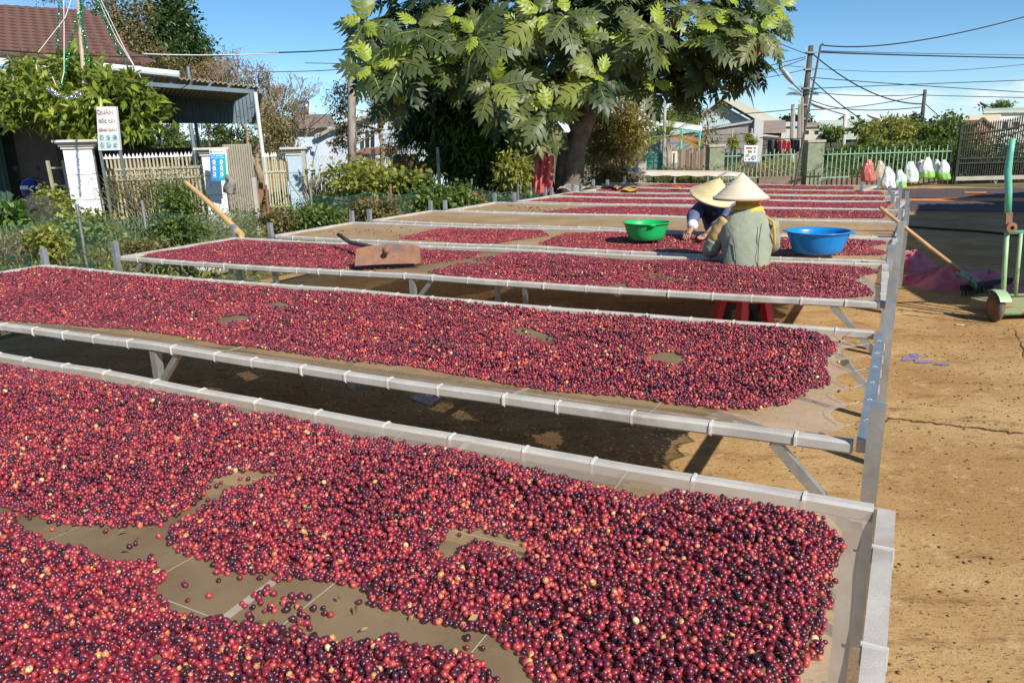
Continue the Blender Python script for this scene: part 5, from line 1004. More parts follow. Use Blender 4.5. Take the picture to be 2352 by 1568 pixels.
# orange farm machine and red canister half hidden in the shade behind
OM = Thing('farm_machine', 'orange farm machine half hidden in the shade behind the dark tree', 'farm machine', base(965, 420, 21)); c = OM.loc
ORG = mat('orange_paint', (.55, .20, .03), (.65, .28, .05), .5, scale=6, c3=(.3, .13, .04), s3=5, lo3=.5, hi3=.7)
q = at(930, 375, 21)
for k in range(3):
    mb = MB(); ax = ((0, 1., 0), (0, 0, 1.), (1., 0, 0)); mb.lathe(q+(k*.22-.2, 0, -.02), [(PX(17, 21)+.03, -.09), (PX(18, 21)+.05, -.03), (PX(18, 21)+.05, .03), (PX(17, 21)+.03, .09)], 18, ax); OM.part('drum_ring', mb, ORG, smooth=True)
mb = MB(); q2 = at(985, 385, 21); mb.box(q2+(.1, 0, 0), (.7, .6, .35)); mb.box(q2+(.25, 0, .25), (.3, .5, .25)); OM.part('body', mb, ORG)
mb = MB(); mb.bar(at(975, 415, 20.8), at(990, 345, 20.9), .05, .05); mb.bar(at(992, 415, 20.8), at(998, 345, 20.9), .05, .05)
for z in (405, 390, 375, 360): mb.bar(at(978, z, 20.82), at(996, z, 20.82), .03, .03)
OM.part('frame', mb, RUST)
mb = MB(); q = at(934, 415, 19.5); mb.loft([[q+np.array([PX(w, 19.5)*math.cos(t), .08*math.sin(t), PX(z, 19.5)]) for t in np.linspace(0, 2*math.pi, 10, endpoint=False)] for w, z in ((4, -4), (7, 0), (8, 20), (7, 34), (3, 40))]); single('red_sack', mb, mat('red_cloth', (.50, .03, .05), (.62, .06, .08), .8, scale=8, bump=.4), 'small red sack hanging behind the vines beside the orange machine', 'sack', smooth=True)
# pink sheet hung over a stump
mb = MB()
def pinkfn(i, j):
    w = (1-.25*j)*.5+.06*math.sin(j*5); x = 1247+ (i-.5)*(52 if j < .5 else 52-22*(j-.5)) - 3*j; y = 360+85*j - (14*(1-abs(i-.5)*2) if j < .2 else 0)*(1-j/.2)
    p = at(x, y, 15.4); return p+np.array([0, -.10*math.sin(i*math.pi)+.04*math.sin(i*22+j*2)-.03*math.sin(i*11-j*3), 0])
mb.slab(pinkfn, 34, 14, (0, -.012, 0)); single('pink_sack', mb, mat('coral_sack', (.50, .09, .08), (.62, .16, .14), .8, scale=7, bump=.3), 'coral pink sack hung over a stump left of the breadfruit trunk', 'sack', smooth=True)
mb = MB(); b = base(1238, 440, 15.6); mb.tube([b, at(1238, 380, 15.6), at(1240, 325, 15.6)], [.05, .04, .025], 6); 
for dx, dy in ((-14, -18), (14, -16), (4, -26)): mb.tube([at(1240, 330, 15.6), at(1240+dx, 330+dy, 15.6)], [.018, .008], 4)
single('stump', mb, TWIG, 'forked dry stump holding the pink sack', 'stump')

# ------------------------------------------------------------------ far side: gates, fences, houses
YF = 24.5
def fb(x, Y=YF): return base(x, 420, Y)
def greenfence(label, x0, x1, Y, top=353, n=19, zb=.24, h=.92):
    A, B = fb(x0, Y), fb(x1, Y); th = pickets('picket_fence', label, A, B, n, h, .025, MINT, zb, None, (.06, .74), group=None, alt=.10); 
    return th
greenfence('pale green picket fence carrying the white notice board, left of the leaning pole', 1655, 1846, YF, n=20)
greenfence('pale green picket fence right of the mossy pillar, bags hanging on its end', 1882, 2182, 23.45, n=30)
th = Thing('fence_wall', 'low stained wall under the pale green fences', 'wall', fb(1900, YF+.2)); a, b = fb(1655, YF+.12), fb(2190, 23.6)
for i, (t0, t1) in enumerate(((0, .16), (.17, .385), (.40, .70), (.705, 1.0))):
    mb = MB(); p, q = a+(b-a)*t0, a+(b-a)*t1; mb.prism([p, q, q+(0, .22, 0), p+(0, .22, 0)], (0, 0, .30+.015*(i % 2))); th.part('wall_block', mb, mat('stained_wall', (.14, .11, .085), (.26, .20, .15), .95, scale=3, detail=8, bump=.4, c3=(.30, .17, .09), s3=2, lo3=.58, hi3=.7))
def mossy(label, x, Y, w, h):
    th = Thing('fence_pillar', label, 'pillar', fb(x, Y)); c = th.loc; mb = MB(); mb.box(c+(0, 0, h/2), (w, w, h)); th.part('shaft', mb, MOSS); mb = MB(); mb.box(c+(0, 0, h+.03), (w+.06, w+.06, .07)); th.part('cap', mb, CONC)
    mb = MB(); mb.box(c+(w/2+.02, -w*.2, h*.47), (.03, .05, h*.9)); th.part('hinge_post', mb, MINT)
mossy('mossy fence pillar with flaking plaster left of the green fence', 1640, YF, .46, 1.28); mossy('tall mossy pillar between the two green fences, behind the leaning pole', 1862, YF-.1, .50, 1.34)
S = Thing('notice_board', 'white notice board with a blue round mark on the green fence', 'sign', at(1725, 400, YF-.15)); c4 = face((1710, 334), (1740, 334), (1739, 371), (1709, 371), YF-.14); X = np.array([1., 0, 0]); Zv = np.array([0, 0, 1.]); fr = np.array([0, -.006, 0])
mb = MB(); mb.prism(c4, (0, .03, 0)); S.part('board', mb, WHITE)
BLU = mat('navy_print', (.05, .07, .2), None, .6); REDP = mat('red_print', (.55, .10, .07), None, .6)
strokes(c4, .12, .9, .84, .10, 9, BLU, S); strokes(c4, .14, .88, .62, .17, 6, REDP, S); strokes(c4, .08, .5, .14, .13, 5, REDP, S)
mb = MB(); c = onb(c4, .26, .38)+fr*2; mb.prism([c+X*.075*math.cos(t)+Zv*.055*math.sin(t) for t in np.linspace(0, 2*math.pi, 10, endpoint=False)], (0, .004, 0)); S.part('emblem', mb, mat('emblem_mint', (.15, .42, .32), None, .6))
mb = MB(); c = onb(c4, .72, .24)+fr*2; mb.prism([c+X*.075*math.cos(t)+Zv*.075*math.sin(t) for t in np.linspace(0, 2*math.pi, 16, endpoint=False)], (0, .004, 0)); S.part('emblem', mb, mat('emblem_blue', (.04, .18, .34), None, .6))
mb = MB()
for dx in (-.025, .0, .025): mb.box(c+fr*1.5+(dx, 0, -.005+(.02 if dx == 0 else 0)), (.014, .004, .09))
S.part('emblem', mb, WHITE)
mb = MB(); c = face((1712, 372), (1738, 372), (1738, 379), (1722, 379), YF-.13); mb.prism(c, (0, .01, 0)); S.part('lower_strip', mb, BLU)
# teal gate with concrete posts, board fence, carport
TG = Thing('teal_gate', 'small teal gate between two concrete posts', 'gate', fb(1500, 26.5))
a, b = fb(1481, 26.5), fb(1520, 26.5)
for i in range(13):
    p = a+(b-a)*(i+.5)/13; mb = MB(); mb.box(p+(0, 0, .62), (.03, .02, 1.05)); TG.part('bar', mb, TEAL)
mb = MB(); mb.prism([a+(0, .02, .12), b+(0, .02, .12), b+(0, .02, 1.08), a+(0, .02, 1.08)], (0, .02, 0)); TG.part('panel', mb, TEAL)
for z in (.3, .8, .95):
    mb = MB(); mb.bar(a+(0, -.02, z), b+(0, -.02, z), .03, .04); TG.part('rail', mb, TEAL)
for lab, x, h in (('left concrete post of the teal gate', 1473, 1.28), ('right concrete post of the teal gate', 1529, 1.32)):
    mb = MB(); mb.box(fb(x, 26.4)+(0, 0, h/2), (.28, .26, h)); single('gate_post', mb, CONC, lab, 'post', 'concrete posts of the teal gate')
BF2 = Thing('board_fence', 'brown weathered board fence between teal gate and mossy pillar', 'fence', fb(1590, 27)); 
for i in range(15):
    x = 1560+i*5.6; h = 1.25+random.uniform(-.15, .12); mb = MB(); mb.box(fb(x, 27)+(0, random.uniform(-.02, .02), h/2), (.078, .03, h)); BF2.part('board', mb, WOOD if i % 3 else mat('brown_board', (.17, .09, .055), (.26, .15, .09), .9, scale=5))
BF3 = Thing('board_fence', 'dark board fence behind the yellowing tree', 'fence', fb(1420, 27.5))
for i in range(18):
    h = 1.05+random.uniform(-.12, .12); mb = MB(); mb.box(fb(1362+i*6, 27.5)+(0, 0, h/2), (.085, .03, h)); BF3.part('board', mb, MATS['brown_board'])
CP = Thing('carport', 'low carport roof on thin teal posts behind the palm', 'carport', fb(1580, 30))
mb = MB(); a, b = at(1515, 280, 29), at(1612, 293, 29); mb.prism([a, b, b+(.2, 4, .2), a+(0, 4, .2)], (0, 0, .06)); CP.part('roof', mb, mat('pale_roof', (.5, .52, .5), (.58, .6, .57), .6, scale=2))
mb = MB(); mb.bar(a+(0, -.02, -.06), b+(0, -.02, -.06), .04, .14); CP.part('fascia', mb, WHITE); mb = MB(); mb.bar(at(1560, 295, 29.0), at(1609, 302, 29.0), .05, .12); CP.part('beam', mb, TEAL)
for x in (1566, 1608):
    q = at(x, 296, 29); mb = MB(); mb.tube([(q[0]-.06, 29, 0), (q[0], 29, q[2])], .05, 6); CP.part('post', mb, TEAL)
mb = MB(); p = face((1543, 347), (1556, 347), (1556, 374), (1543, 374), 26.6); mb.prism(p, (0, .02, 0)); nb = single('notice_board', mb, mat('cream_board', (.6, .58, .48), None, .7), 'small cream notice board beside the right concrete gate post', 'sign')
for x, Y in ((1501, 21.5), (1546, 21.5), (1586, 21.5), (1452, 21.5)):
    q = fb(x, Y); t_ = at(x, 352, Y); mb = MB(); mb.bar(q, (q[0], q[1], t_[2]), .04, .04); single('fence_stake', mb, mat('dark_stake', (.05, .045, .04), (.08, .07, .06), .8, scale=6), 'thin dark stake in the weeds %s' % {1501: 'in front of the teal gate', 1546: 'in front of the cream board', 1586: 'in front of the board fence', 1452: 'left of the teal gate'}[x], 'stake')
# palm
PT = Thing('palm', 'young palm with yellow green fronds beside the teal gate', 'palm', fb(1536, 25.6)); c = at(1535, 315, 25.6); mb = MB(); mb.tube([PT.loc, (PT.loc+c)/2, c], [.10, .07, .05], 7); PT.part('trunk', mb, BARKL, smooth=True)
PALMY = leafmat('leaf_palm', [(0, (.06, .13, .02)), (.5, (.17, .26, .03)), (.8, (.33, .34, .05)), (.9, (.45, .25, .03)), (1, (.5, .26, .04))], .45, .35)
def frond(c, d, l, tint, n=16, drop=.8):
    d = unit(d); P, D, Nn = [], [], []; p = np.array(c, float); v = d.copy(); pts = [p.copy()]
    for i in range(n):
        v = unit(v+np.array([0, 0, -drop/n])); p = p+v*l/n; pts.append(p.copy()); s = unit(np.cross(v, [0, 0, 1]))
        for sg in (-1, 1): P.append(p); D.append(unit(v*.7+s*sg*.9+np.array([0, 0, -.25]))); Nn.append(np.array([0, 0, 1.])+s*sg*.3)
    n2 = len(P); V, Fc, k = place_leaves(BLADE, np.array(P), np.array(D), np.array(Nn), l*.34*np.sin(np.linspace(.5, 2.8, n2)), np.full(n2, .035)); return V, Fc, np.full(len(V), tint), pts
def palmcrown(PT, c, fr, m):
    for d, l, t in fr:
        V, Fc, tn, pts = frond(c, np.array(d, float), l, t); me = np_mesh('frond', V-PT.loc, Fc, tn); o = link('frond', me, m, PT.o); mb = MB(); mb.tube(pts, np.linspace(.016, .004, len(pts)), 4); PT.part('stalk', mb, m, o) if False else None
palmcrown(PT, c, [((-.9, -.2, .9), 1.15, .45), ((-.5, -.3, 1.2), 1.2, .6), ((.3, -.2, 1.3), 1.1, .4), ((.8, -.1, .9), 1.15, .5), ((1, -.4, .3), 1.1, .95), ((.8, -.5, .1), 1.1, .92), ((-.9, -.5, .2), 1.1, .5), ((-.6, .3, .9), 1, .3), ((.4, .4, 1), 1., .35), ((0, -.6, .8), 1., .65), ((-1, 0, .5), 1.1, .4), ((.1, -.1, 1.4), 1.15, .7)], PALMY)
# gabled blue house with grey shed wall
GH = Thing('gabled_house', 'pale blue gabled house with a grey roof edge behind the grey shed wall', 'house', base(1650, 380, 52)); Y = 52
mb = MB(); w = [at(x, y, Y) for x, y in ((1535, 305), (1602, 280), (1657, 237), (1770, 300))]; gz = lambda p: np.array([p[0], p[1], 0.])
mb.prism([gz(at(1602, 300, Y)), gz(at(1765, 300, Y)), at(1765, 300, Y), at(1657, 240, Y), at(1602, 283, Y)], (0, .3, 0)); GH.part('gable_wall', mb, mat('light_blue_wall', (.38, .52, .56), (.45, .58, .62), .8, scale=.6))
mb = MB(); p0, p1, p2 = at(1590, 288, Y-.6), at(1657, 233, Y-.6), at(1775, 302, Y-.6); e = np.array([3.0, 12, .0])
mb.prism([p0, p1, p1+(0, 0, .16), p0+(0, 0, .16)], (0, .25, 0)); mb.prism([p1, p2, p2+(0, 0, .16), p1+(0, 0, .16)], (0, .25, 0)); GH.part('barge_board', mb, mat('weathered_board', (.28, .26, .25), (.36, .34, .32), .8, scale=2))
mb = MB(); mb.prism([p1, p2, at(1802, 286, Y+8), at(1700, 236, Y+8)], (0, 0, .12)); mb.prism([p0, p1, at(1700, 236, Y+8), at(1640, 280, Y+8)], (0, 0, .12)); GH.part('roof', mb, mat('cream_roof', (.42, .40, .31), (.5, .47, .37), .7, scale=1))
mb = MB(); mb.prism([at(1540, 302, Y+2), at(1605, 278, Y+2), gz(at(1605, 300, Y+2)), gz(at(1540, 302, Y+2))], (0, .3, 0)); GH.part('side_wall', mb, MATS['light_blue_wall'])
GS = Thing('grey_shed', 'long grey block wall shed in front of the gabled house', 'shed', base(1650, 380, 40)); Y = 40
q0, q1 = at(1590, 309, Y), at(1728, 280, Y); mb = MB(); mb.prism([gz(q0)-(1.6, 0, 0), gz(q1), q1, q0-(1.6, 0, .1)], (0, 4, 0)); GS.part('wall', mb, mat('grey_block', (.22, .21, .20), (.30, .285, .27), .95, scale=1.2, detail=7, c3=(.17, .155, .14), s3=.8, lo3=.5, hi3=.65))
mb = MB(); mb.bar(q0-(1.6, 0, .05), q1+(0, -.05, .02), .2, .10); GS.part('coping', mb, CONC)
mb = MB(); mb.prism([gz(q1)+(.02, -.3, 0), gz(at(1750, 280, Y))+(0, -.3, 0), at(1750, 279, Y)+(0, -.3, 0), q1+(.02, -.3, .12)], (0, 4.3, 0)); GS.part('end_wall', mb, mat('pale_grey_wall', (.42, .43, .44), (.5, .5, .5), .9, scale=1))
for k in range(5):
    z = .55+k*.36; mb = MB(); mb.bar((q0[0]-1.6, Y-.004, z), (q1[0], Y-.004, z+.0), .02, .025); GS.part('block_joint', mb, mat('joint', (.13, .12, .11), None, .95))
mb = MB(); a, b = at(1700, 307, 39), at(1757, 311, 39); mb.prism([a, b, b+(.2, -1.4, -.1), a+(.2, -1.4, -.1)], (0, 0, .05)); GS.part('awning', mb, mat('pale_tin', (.45, .44, .42), (.55, .54, .5), .6, scale=2))
for x in (1682, 1727):
    q = at(x, 300, 39.2); mb = MB(); mb.tube([(q[0], 39.2, 0), q+(0, 0, .1)], .05, 6); GS.part('pipe', mb, mat('grey_pipe', (.4, .4, .4), None, .6))
def boxhouse(name, label, x0, x1, y0, Y, m, dep=5, roofm=None, oh=.2, cat='house', rise=.3, win=()):
    th = Thing(name, label, cat, base((x0+x1)/2, 380, Y)); a, b = at(x0, y0, Y), at(x1, y0, Y); h = (a[2]+b[2])/2; mb = MB(); q = (Y+dep)/Y; mb.loft([[(a[0], Y, 0), (b[0], Y, 0), (b[0], Y, h), (a[0], Y, h)], [(a[0]*q, Y+dep, 0), (b[0]*q, Y+dep, 0), (b[0]*q, Y+dep, h), (a[0]*q, Y+dep, h)]]); th.part('wall', mb, m)
    if roofm: mb = MB(); mb.prism([(a[0]-oh, Y-oh, h+.01), (b[0]+oh, Y-oh, h+.01), (b[0]*q+oh, Y+dep, h+rise), (a[0]*q-oh, Y+dep, h+rise)], (0, 0, .12)); th.part('roof', mb, roofm)
    for wx0, wx1, wy0, wy1 in win:
        c4 = face((wx0, wy0), (wx1, wy0), (wx1, wy1), (wx0, wy1), Y-.05); mb = MB(); mb.prism(c4, (0, .04, 0)); th.part('window', mb, MATS['dark_glass'])
    return th
TINR = mat('brown_tin_roof', (.25, .18, .15), (.36, .28, .23), .7, scale=1.5)
boxhouse('low_house', 'low white walled house behind the hanging laundry', 1775, 1838, 291, 62, mat('off_white_wall', (.5, .5, .48), (.58, .58, .55), .85, scale=.7), roofm=MATS['pale_roof'])
boxhouse('low_house', 'low stall with a brown tin roof and cream parapet, left of the leaning poles', 1750, 1795, 306, 48, mat('brown_stall_wall', (.10, .08, .07), (.15, .12, .10), .9, scale=1), roofm=TINR, rise=.7)
boxhouse('low_house', 'small beige building with an orange doorway behind the two crossing poles', 1838, 1888, 292, 66, mat('beige_wall', (.45, .42, .36), (.52, .49, .42), .85, scale=.7), roofm=TINR, win=((1850, 1858, 300, 308), (1872, 1880, 300, 308)))
boxhouse('green_roof_shed', 'low shed with a pale green roof right of the beige building', 1885, 2005, 321, 55, mat('open_front_shade', (.06, .055, .05), (.10, .09, .08), .9, scale=1), roofm=mat('pale_green_roof', (.38, .46, .38), (.46, .53, .44), .7, scale=1), rise=1.3, cat='shed')  # closed wall; its dark colour stands for shade inside an open front
boxhouse('cream_house', 'cream house with a stepped parapet behind the big grey gate', 2222, 2300, 264, 42, mat('cream_wall', (.58, .50, .38), (.64, .56, .44), .85, scale=.6), dep=6)
b = boxhouse('cream_house', 'white wing of the cream house at the right edge of the picture', 2262, 2420, 259, 45, mat('white_wall', (.6, .6, .56), (.66, .66, .62), .85, scale=.6), dep=6, roofm=MATS['pale_green_roof'], win=((2305, 2316, 280, 296), (2330, 2342, 280, 296)))
mb = MB(); w0, w1, w2 = at(2238, 290, 38), at(2256, 275, 38), at(2276, 292, 38); mb.prism([gz(w0), gz(w2), w2, w1, w0], (0, 2, 0)); hk = Thing('gabled_kiosk', 'small orange gabled porch in front of the cream house', 'porch', base(2257, 380, 38)); hk.part('gable', mb, mat('orange_plaster', (.5, .28, .14), (.58, .34, .18), .85, scale=1))
mb = MB(); mb.bar(w0-(.15, .05, .08), w1+(0, -.05, .06), .12, .1); mb.bar(w1+(0, -.05, .06), w2+(.15, -.05, -.08), .12, .1); hk.part('roof_edge', mb, mat('dark_trim', (.12, .10, .08), None, .8))
# things drying on a line
for lab, x0, x1, y0, y1, m, nm in (('dark grey cloth drying on the line before the grey shed', 1762, 1802, 320, 360, mat('charcoal_cloth', (.04, .045, .05), (.08, .085, .09), .9, scale=5, bump=.4), 'cloth'), ('coral red cloth drying at the right of the grey one', 1785, 1815, 322, 352, mat('coral_cloth', (.45, .07, .08), (.62, .20, .20), .85, scale=9, bump=.4), 'cloth'), ('second dark cloth at the right end of the line, next to the poles', 1815, 1836, 320, 350, MATS['charcoal_cloth'], 'cloth')):
    mb = MB(); c4 = face((x0, y0), (x1, y0+1), (x1-2, y1-6), (x0+5, y1), 36 if 'coral' not in lab else 35.4); mb.slab(lambda i, j: onb(c4, i, 1-j)+np.array([0, .12*math.sin(i*16+j*2), -.12*math.sin(i*9)*j]), 22, 8, (0, -.01, 0)); single('hanging_cloth', mb, m, lab, 'cloth', smooth=True)
mb = MB(); mb.tube([at(1745, 316, 36), at(1790, 320, 36), at(1842, 318, 36)], .02, 4); single('clothes_line', mb, WIRE, 'thin line carrying the dark and coral cloths', 'line')
mb = MB(); c4 = face((1865, 320), (1884, 320), (1884, 346), (1865, 346), 46); c4 = face((1862, 322), (1882, 321), (1882, 334), (1862, 334), 44); mb.prism(c4, (0, .05, 0)); S2 = single('sign_panel', mb, mat('yellow_sign', (.6, .6, .08), (.65, .63, .15), .6, scale=2), 'yellow and white panel seen above the right mossy pillar', 'sign')
# leaning steel pole and utility poles
mb = MB(); b0 = gp(1815, 437, RT-.05); b0 = base(1812, 450, b0[1]+.25); t0 = at(1885, 105, b0[1]+.1); mb.tube([b0, t0], [.022, .018], 8); mb.tube([t0, t0+(.04, 0, .03)], .02, 6); single('steel_pole', mb, mat('dark_steel', (.11, .105, .10), (.17, .16, .15), .55, .5, scale=6), 'thin leaning steel pole standing behind the back tables', 'pole', loc=b0)
WP = mat('weathered_pole', (.06, .05, .045), (.125, .105, .092), .95, scale=2, stretch=(1, 1, .3), detail=7)
UP1, t1 = pole('utility_pole', 'rough leaning utility pole with clamps behind the thin steel pole', 1836, 345, 1863, 105, 44, .22, .14, WP)
for f in (.06, .2, .36, .5, .62):
    q = UP1.loc*f+t1*(1-f); mb = MB(); mb.box(q+(0, -.1, 0), (.55, .3, .09)); UP1.part('clamp', mb, STEEL)
    mb = MB(); mb.bar(q+(-.25, -.15, .05), q+(-.4, -.15, .3), .05, .05); UP1.part('insulator', mb, mat('porcelain', (.5, .48, .45), None, .3))
UP3 = Thing('utility_pole', 'pair of short pale concrete posts strapped to the rough pole', 'utility pole', base(1833, 345, 43.4))
for x in (1822, 1838):
    q = at(x, 240, 43.4); mb = MB(); mb.tube([base(x-2, 345, 43.4), q], [.15, .11], 6); UP3.part('shaft', mb, CONC)
LA = Thing('street_lamp', 'street lamp reaching left from the rough utility pole', 'street lamp', at(1842, 212, 43.5)); mb = MB(); mb.tube([at(1842, 212, 43.5), at(1820, 190, 43.5), at(1812, 182, 43.5)], .05, 6); LA.part('arm', mb, STEEL)
def lamphead(th, p, d, m):
    d = unit(d); mb = MB(); x = unit(np.cross(d, [0, 1., 0])); rings = []
    for s, w in ((-.5, .10), (-.15, .22), (.25, .25), (.6, .15), (.72, .05)): rings.append([p+d*s+np.array([0, 1., 0])*w*math.cos(t)+x*w*.55*math.sin(t) for t in np.linspace(0, 2*math.pi, 10, endpoint=False)])
    mb.loft(rings); th.part('head', mb, m, smooth=True)
lamphead(LA, at(1809, 176, 43.5), at(1803, 170, 43.5)-at(1812, 182, 43.5), mat('lamp_grey', (.5, .5, .5), None, .4))
UP2, t2 = pole('utility_pole', 'dark leaning utility pole rising from the hedge at right', 2113, 320, 2125, 206, 47, .13, .10, WP)
UP4, t4 = pole('utility_pole', 'short pale utility pole with a lamp arm, right of the beige building', 1938, 325, 1942, 264, 45, .13, .11, mat('pale_pole', (.5, .49, .46), (.58, .57, .54), .8, scale=3))
LB = Thing('street_lamp', 'white street lamp arm slanting left from the short pale pole', 'street lamp', t4); mb = MB(); mb.tube([t4, at(1910, 255, 44.9), at(1890, 247, 44.8)], .035, 5); LB.part('arm', mb, STEEL); lamphead(LB, at(1884, 244, 44.8), (-1, 0, .35), WHITE)
for lab, x, y, x2, y2 in (('street lamp half sunk in the hedge, left one', 2018, 272, 2070, 296), ('street lamp half sunk in the hedge, right one', 2036, 284, 2048, 296)):
    LC = Thing('street_lamp', lab, 'street lamp', base(x2, 330, 50)); mb = MB(); mb.tube([base(x2, 330, 50), at(x2, y2, 50), at(x, y, 50)], .04, 5); LC.part('arm', mb, STEEL); lamphead(LC, at(x-3, y-1, 50), (-1, 0, .3), WHITE)
pole('antenna_pole', 'slim grey pole rising behind the teal gate through the leaves', 1524, 400, 1528, 215, 28, .07, .05, CONC, 'pole')
# cables
cab = [((1886, 104, 16), (2120, 92, 18), (2420, 20, 20), .013, 'doubled cable climbing right from the thin steel pole'), ((1883, 117, 16), (2120, 123, 20), (2420, 128, 24), .007, 'thin wire just above the thick horizontal cable'), ((1883, 120, 16), (2120, 128, 20), (2420, 135, 24), .016, 'thick nearly horizontal cable right of the steel pole'),
       ((1864, 122, 44), (2000, 212, 45), (2122, 239, 47), .035, 'thick cable dropping from the rough pole top to the hedge pole'), ((1862, 180, 44), (1960, 262, 42), (2080, 335, 40), .03, 'cable slanting down into the hedge from the middle of the rough pole'),
       ((1862, 178, 44), (2100, 196, 45), (2420, 216, 46), .022, 'wire crossing slightly downwards to the right edge'), ((1858, 204, 44), (2100, 194, 46), (2420, 182, 48), .022, 'wire crossing slightly upwards to the right edge'), ((1858, 210, 44), (1980, 220, 45), (2123, 217, 47), .022, 'wire running level to the top of the hedge pole'),
       ((1855, 226, 44), (1960, 252, 45), (2120, 246, 47), .025, 'slack wire sagging to the hedge pole'), ((1850, 252, 44), (1980, 244, 45), (2123, 218, 47), .022, 'wire rising from the low strap to the hedge pole'), ((1800, 150, 60), (2100, 165, 60), (2420, 140, 60), .018, 'faint thin wire high above the hedge'),
       ((2124, 219, 47), (2240, 222, 46), (2420, 226, 45), .020, 'wire leaving the hedge pole to the right'), ((2125, 238, 47), (2160, 270, 46), (2200, 300, 45), .025, 'stay wire slanting right from the hedge pole'),
       ((1855, 125, 44), (1800, 104, 40), (1700, 60, 34), .02, 'wire running up left from the rough pole into the leaves'), ((1850, 131, 44), (1750, 155, 40), (1640, 178, 36), .02, 'wire running down left from the rough pole into the leaves'), ((1850, 135, 44), (1760, 168, 40), (1500, 262, 30), .02, 'long wire falling left past the gabled house'), ((1848, 160, 44), (1750, 180, 42), (1640, 190, 38), .018, 'lower wire running left from the rough pole'), ((1850, 248, 44), (1700, 262, 40), (1500, 268, 34), .022, 'low level wire crossing in front of the gabled house'),
       ((-40, 112, 14), (330, 131, 18), (640, 121, 20), .012, 'twisted black cable crossing in front of the shed roof'), ((640, 121, 20), (740, 117, 21.5), (810, 111, 22.4), .016, 'twisted black cable meeting the dark utility pole'), ((700, 145, 30), (760, 146, 28), (806, 147, 24), .012, 'thin wire left of the dark utility pole'), ((560, 165, 30), (700, 164, 28), (806, 157, 24), .012, 'pair of thin wires behind the bare tree tops'),
       ((690, 305, 24), (760, 250, 23), (806, 168, 22.4), .012, 'stay wire slanting down left from the dark utility pole'), ((330, 124, 17), (480, 127, 18), (640, 123, 19.6), .012, 'pale wire running just above the twisted cable')]
for a, m_, b, r, lab in cab:
    A, M_, B = at(*a), at(*m_), at(*b); C_ = 2*M_-.5*(A+B); mb = MB(); mb.tube([A*(1-t)**2+C_*2*t*(1-t)+B*t*t for t in np.linspace(0, 1, 15)], r, 4); single('power_cable', mb, LW if 'pale' in lab else WIRE, lab, 'cable', 'overhead cables')
# hedge, trees and far greenery at the right
HM = leafmat('leaf_hedge', [(0, (.035, .065, .016)), (.5, (.10, .155, .032)), (1, (.21, .27, .055))], .5, .3)
tree('hedge', 'long clipped looking hedge of creepers behind the right green fence', 'hedge', base(2050, 400, 28), None, [blob(1900, 358, 27, 40, 12, .6, 22, 46), blob(1960, 354, 27, 46, 16, .6, 30, 46), blob(2030, 352, 27, 50, 18, .6, 36, 46), blob(2100, 350, 27, 50, 20, .6, 36, 46), blob(2160, 350, 27, 40, 24, .6, 30, 46), blob(2060, 370, 26.5, 130, 22, .5, 60, 40)], HM, .15, .5, fol='foliage')
tree('bushy_tree', 'broad yellow green tree behind the hedge, left of the hedge pole', 'tree', base(2045, 380, 40), [base(2045, 380, 40), at(2045, 320, 40)], [blob(2045, 300, 40, 52, 24, 1.6, 44, 50), blob(2075, 315, 40, 40, 22, 1.2, 26, 50), blob(2010, 322, 39, 26, 14, .8, 14, 40)], L_YEL, .24, .45, r0=.12)
tree('conifer', 'blue green conifer immediately left of the hedge pole', 'tree', base(2104, 380, 41), [base(2104, 380, 41), at(2104, 300, 41), at(2103, 258, 41)], [blob(2104, 270, 41, 6, 12, .3, 8, 36), blob(2104, 285, 41, 14, 14, .5, 16, 40), blob(2104, 305, 41, 22, 16, .6, 22, 40)], leafmat('leaf_blue', [(0, (.02, .05, .035)), (1, (.09, .14, .10))], .6, .2), .2, .25, r0=.08)
tree('broad_leaf_plant', 'big leaved young tree in front of the hedge pole', 'tree', base(2130, 380, 36), [base(2130, 380, 36), at(2130, 320, 36)], [blob(2130, 300, 36, 14, 14, .5, 8, 30), blob(2125, 330, 36, 14, 10, .5, 6, 30)], HM, .38, .55, r0=.06)
tree('bushy_tree', 'rounded green tree right of the hedge pole', 'tree', base(2180, 380, 38), [base(2180, 380, 38), at(2182, 320, 38)], [blob(2185, 300, 38, 34, 32, 1.1, 34, 50), blob(2165, 325, 38, 30, 20, .9, 18, 46), blob(2200, 330, 37, 20, 16, .7, 12, 46)], HM, .2, .45, r0=.1, limbs=2)
tree('papaya', 'small papaya like tree with two leaf tufts left of the broad tree', 'tree', base(1985, 380, 42), [base(1985, 380, 42), at(1987, 330, 42)], [blob(1978, 292, 42, 16, 7, .5, 6, 28), blob(2010, 305, 42, 22, 12, .6, 9, 32), blob(1995, 330, 42, 14, 8, .5, 6, 26)], HM, .36, .5, r0=.05)
tree('bushy_tree', 'yellow green bush left of the short pale pole', 'tree', base(1908, 380, 44), [base(1908, 380, 44), at(1908, 320, 44)], [blob(1908, 306, 44, 24, 14, .9, 20, 46)], HM, .22, .45, r0=.08)
tree('bushy_tree', 'dark round tree behind the crossing poles', 'tree', base(1830, 380, 75), [base(1830, 380, 75), at(1832, 290, 75)], [blob(1830, 280, 75, 28, 14, 1.6, 24, 50), blob(1850, 290, 75, 20, 14, 1.2, 14, 46)], L_DARK, .4, .5, r0=.2)
tree('bushy_tree', 'dark green tree at the left of the gabled house', 'tree', base(1565, 380, 60), [base(1565, 380, 60), at(1565, 300, 60)], [blob(1568, 262, 60, 34, 20, 1.6, 34, 50), blob(1600, 280, 60, 26, 14, 1.2, 18, 46), blob(1545, 285, 60, 26, 16, 1.2, 16, 46)], L_DARK, .34, .5, r0=.2)
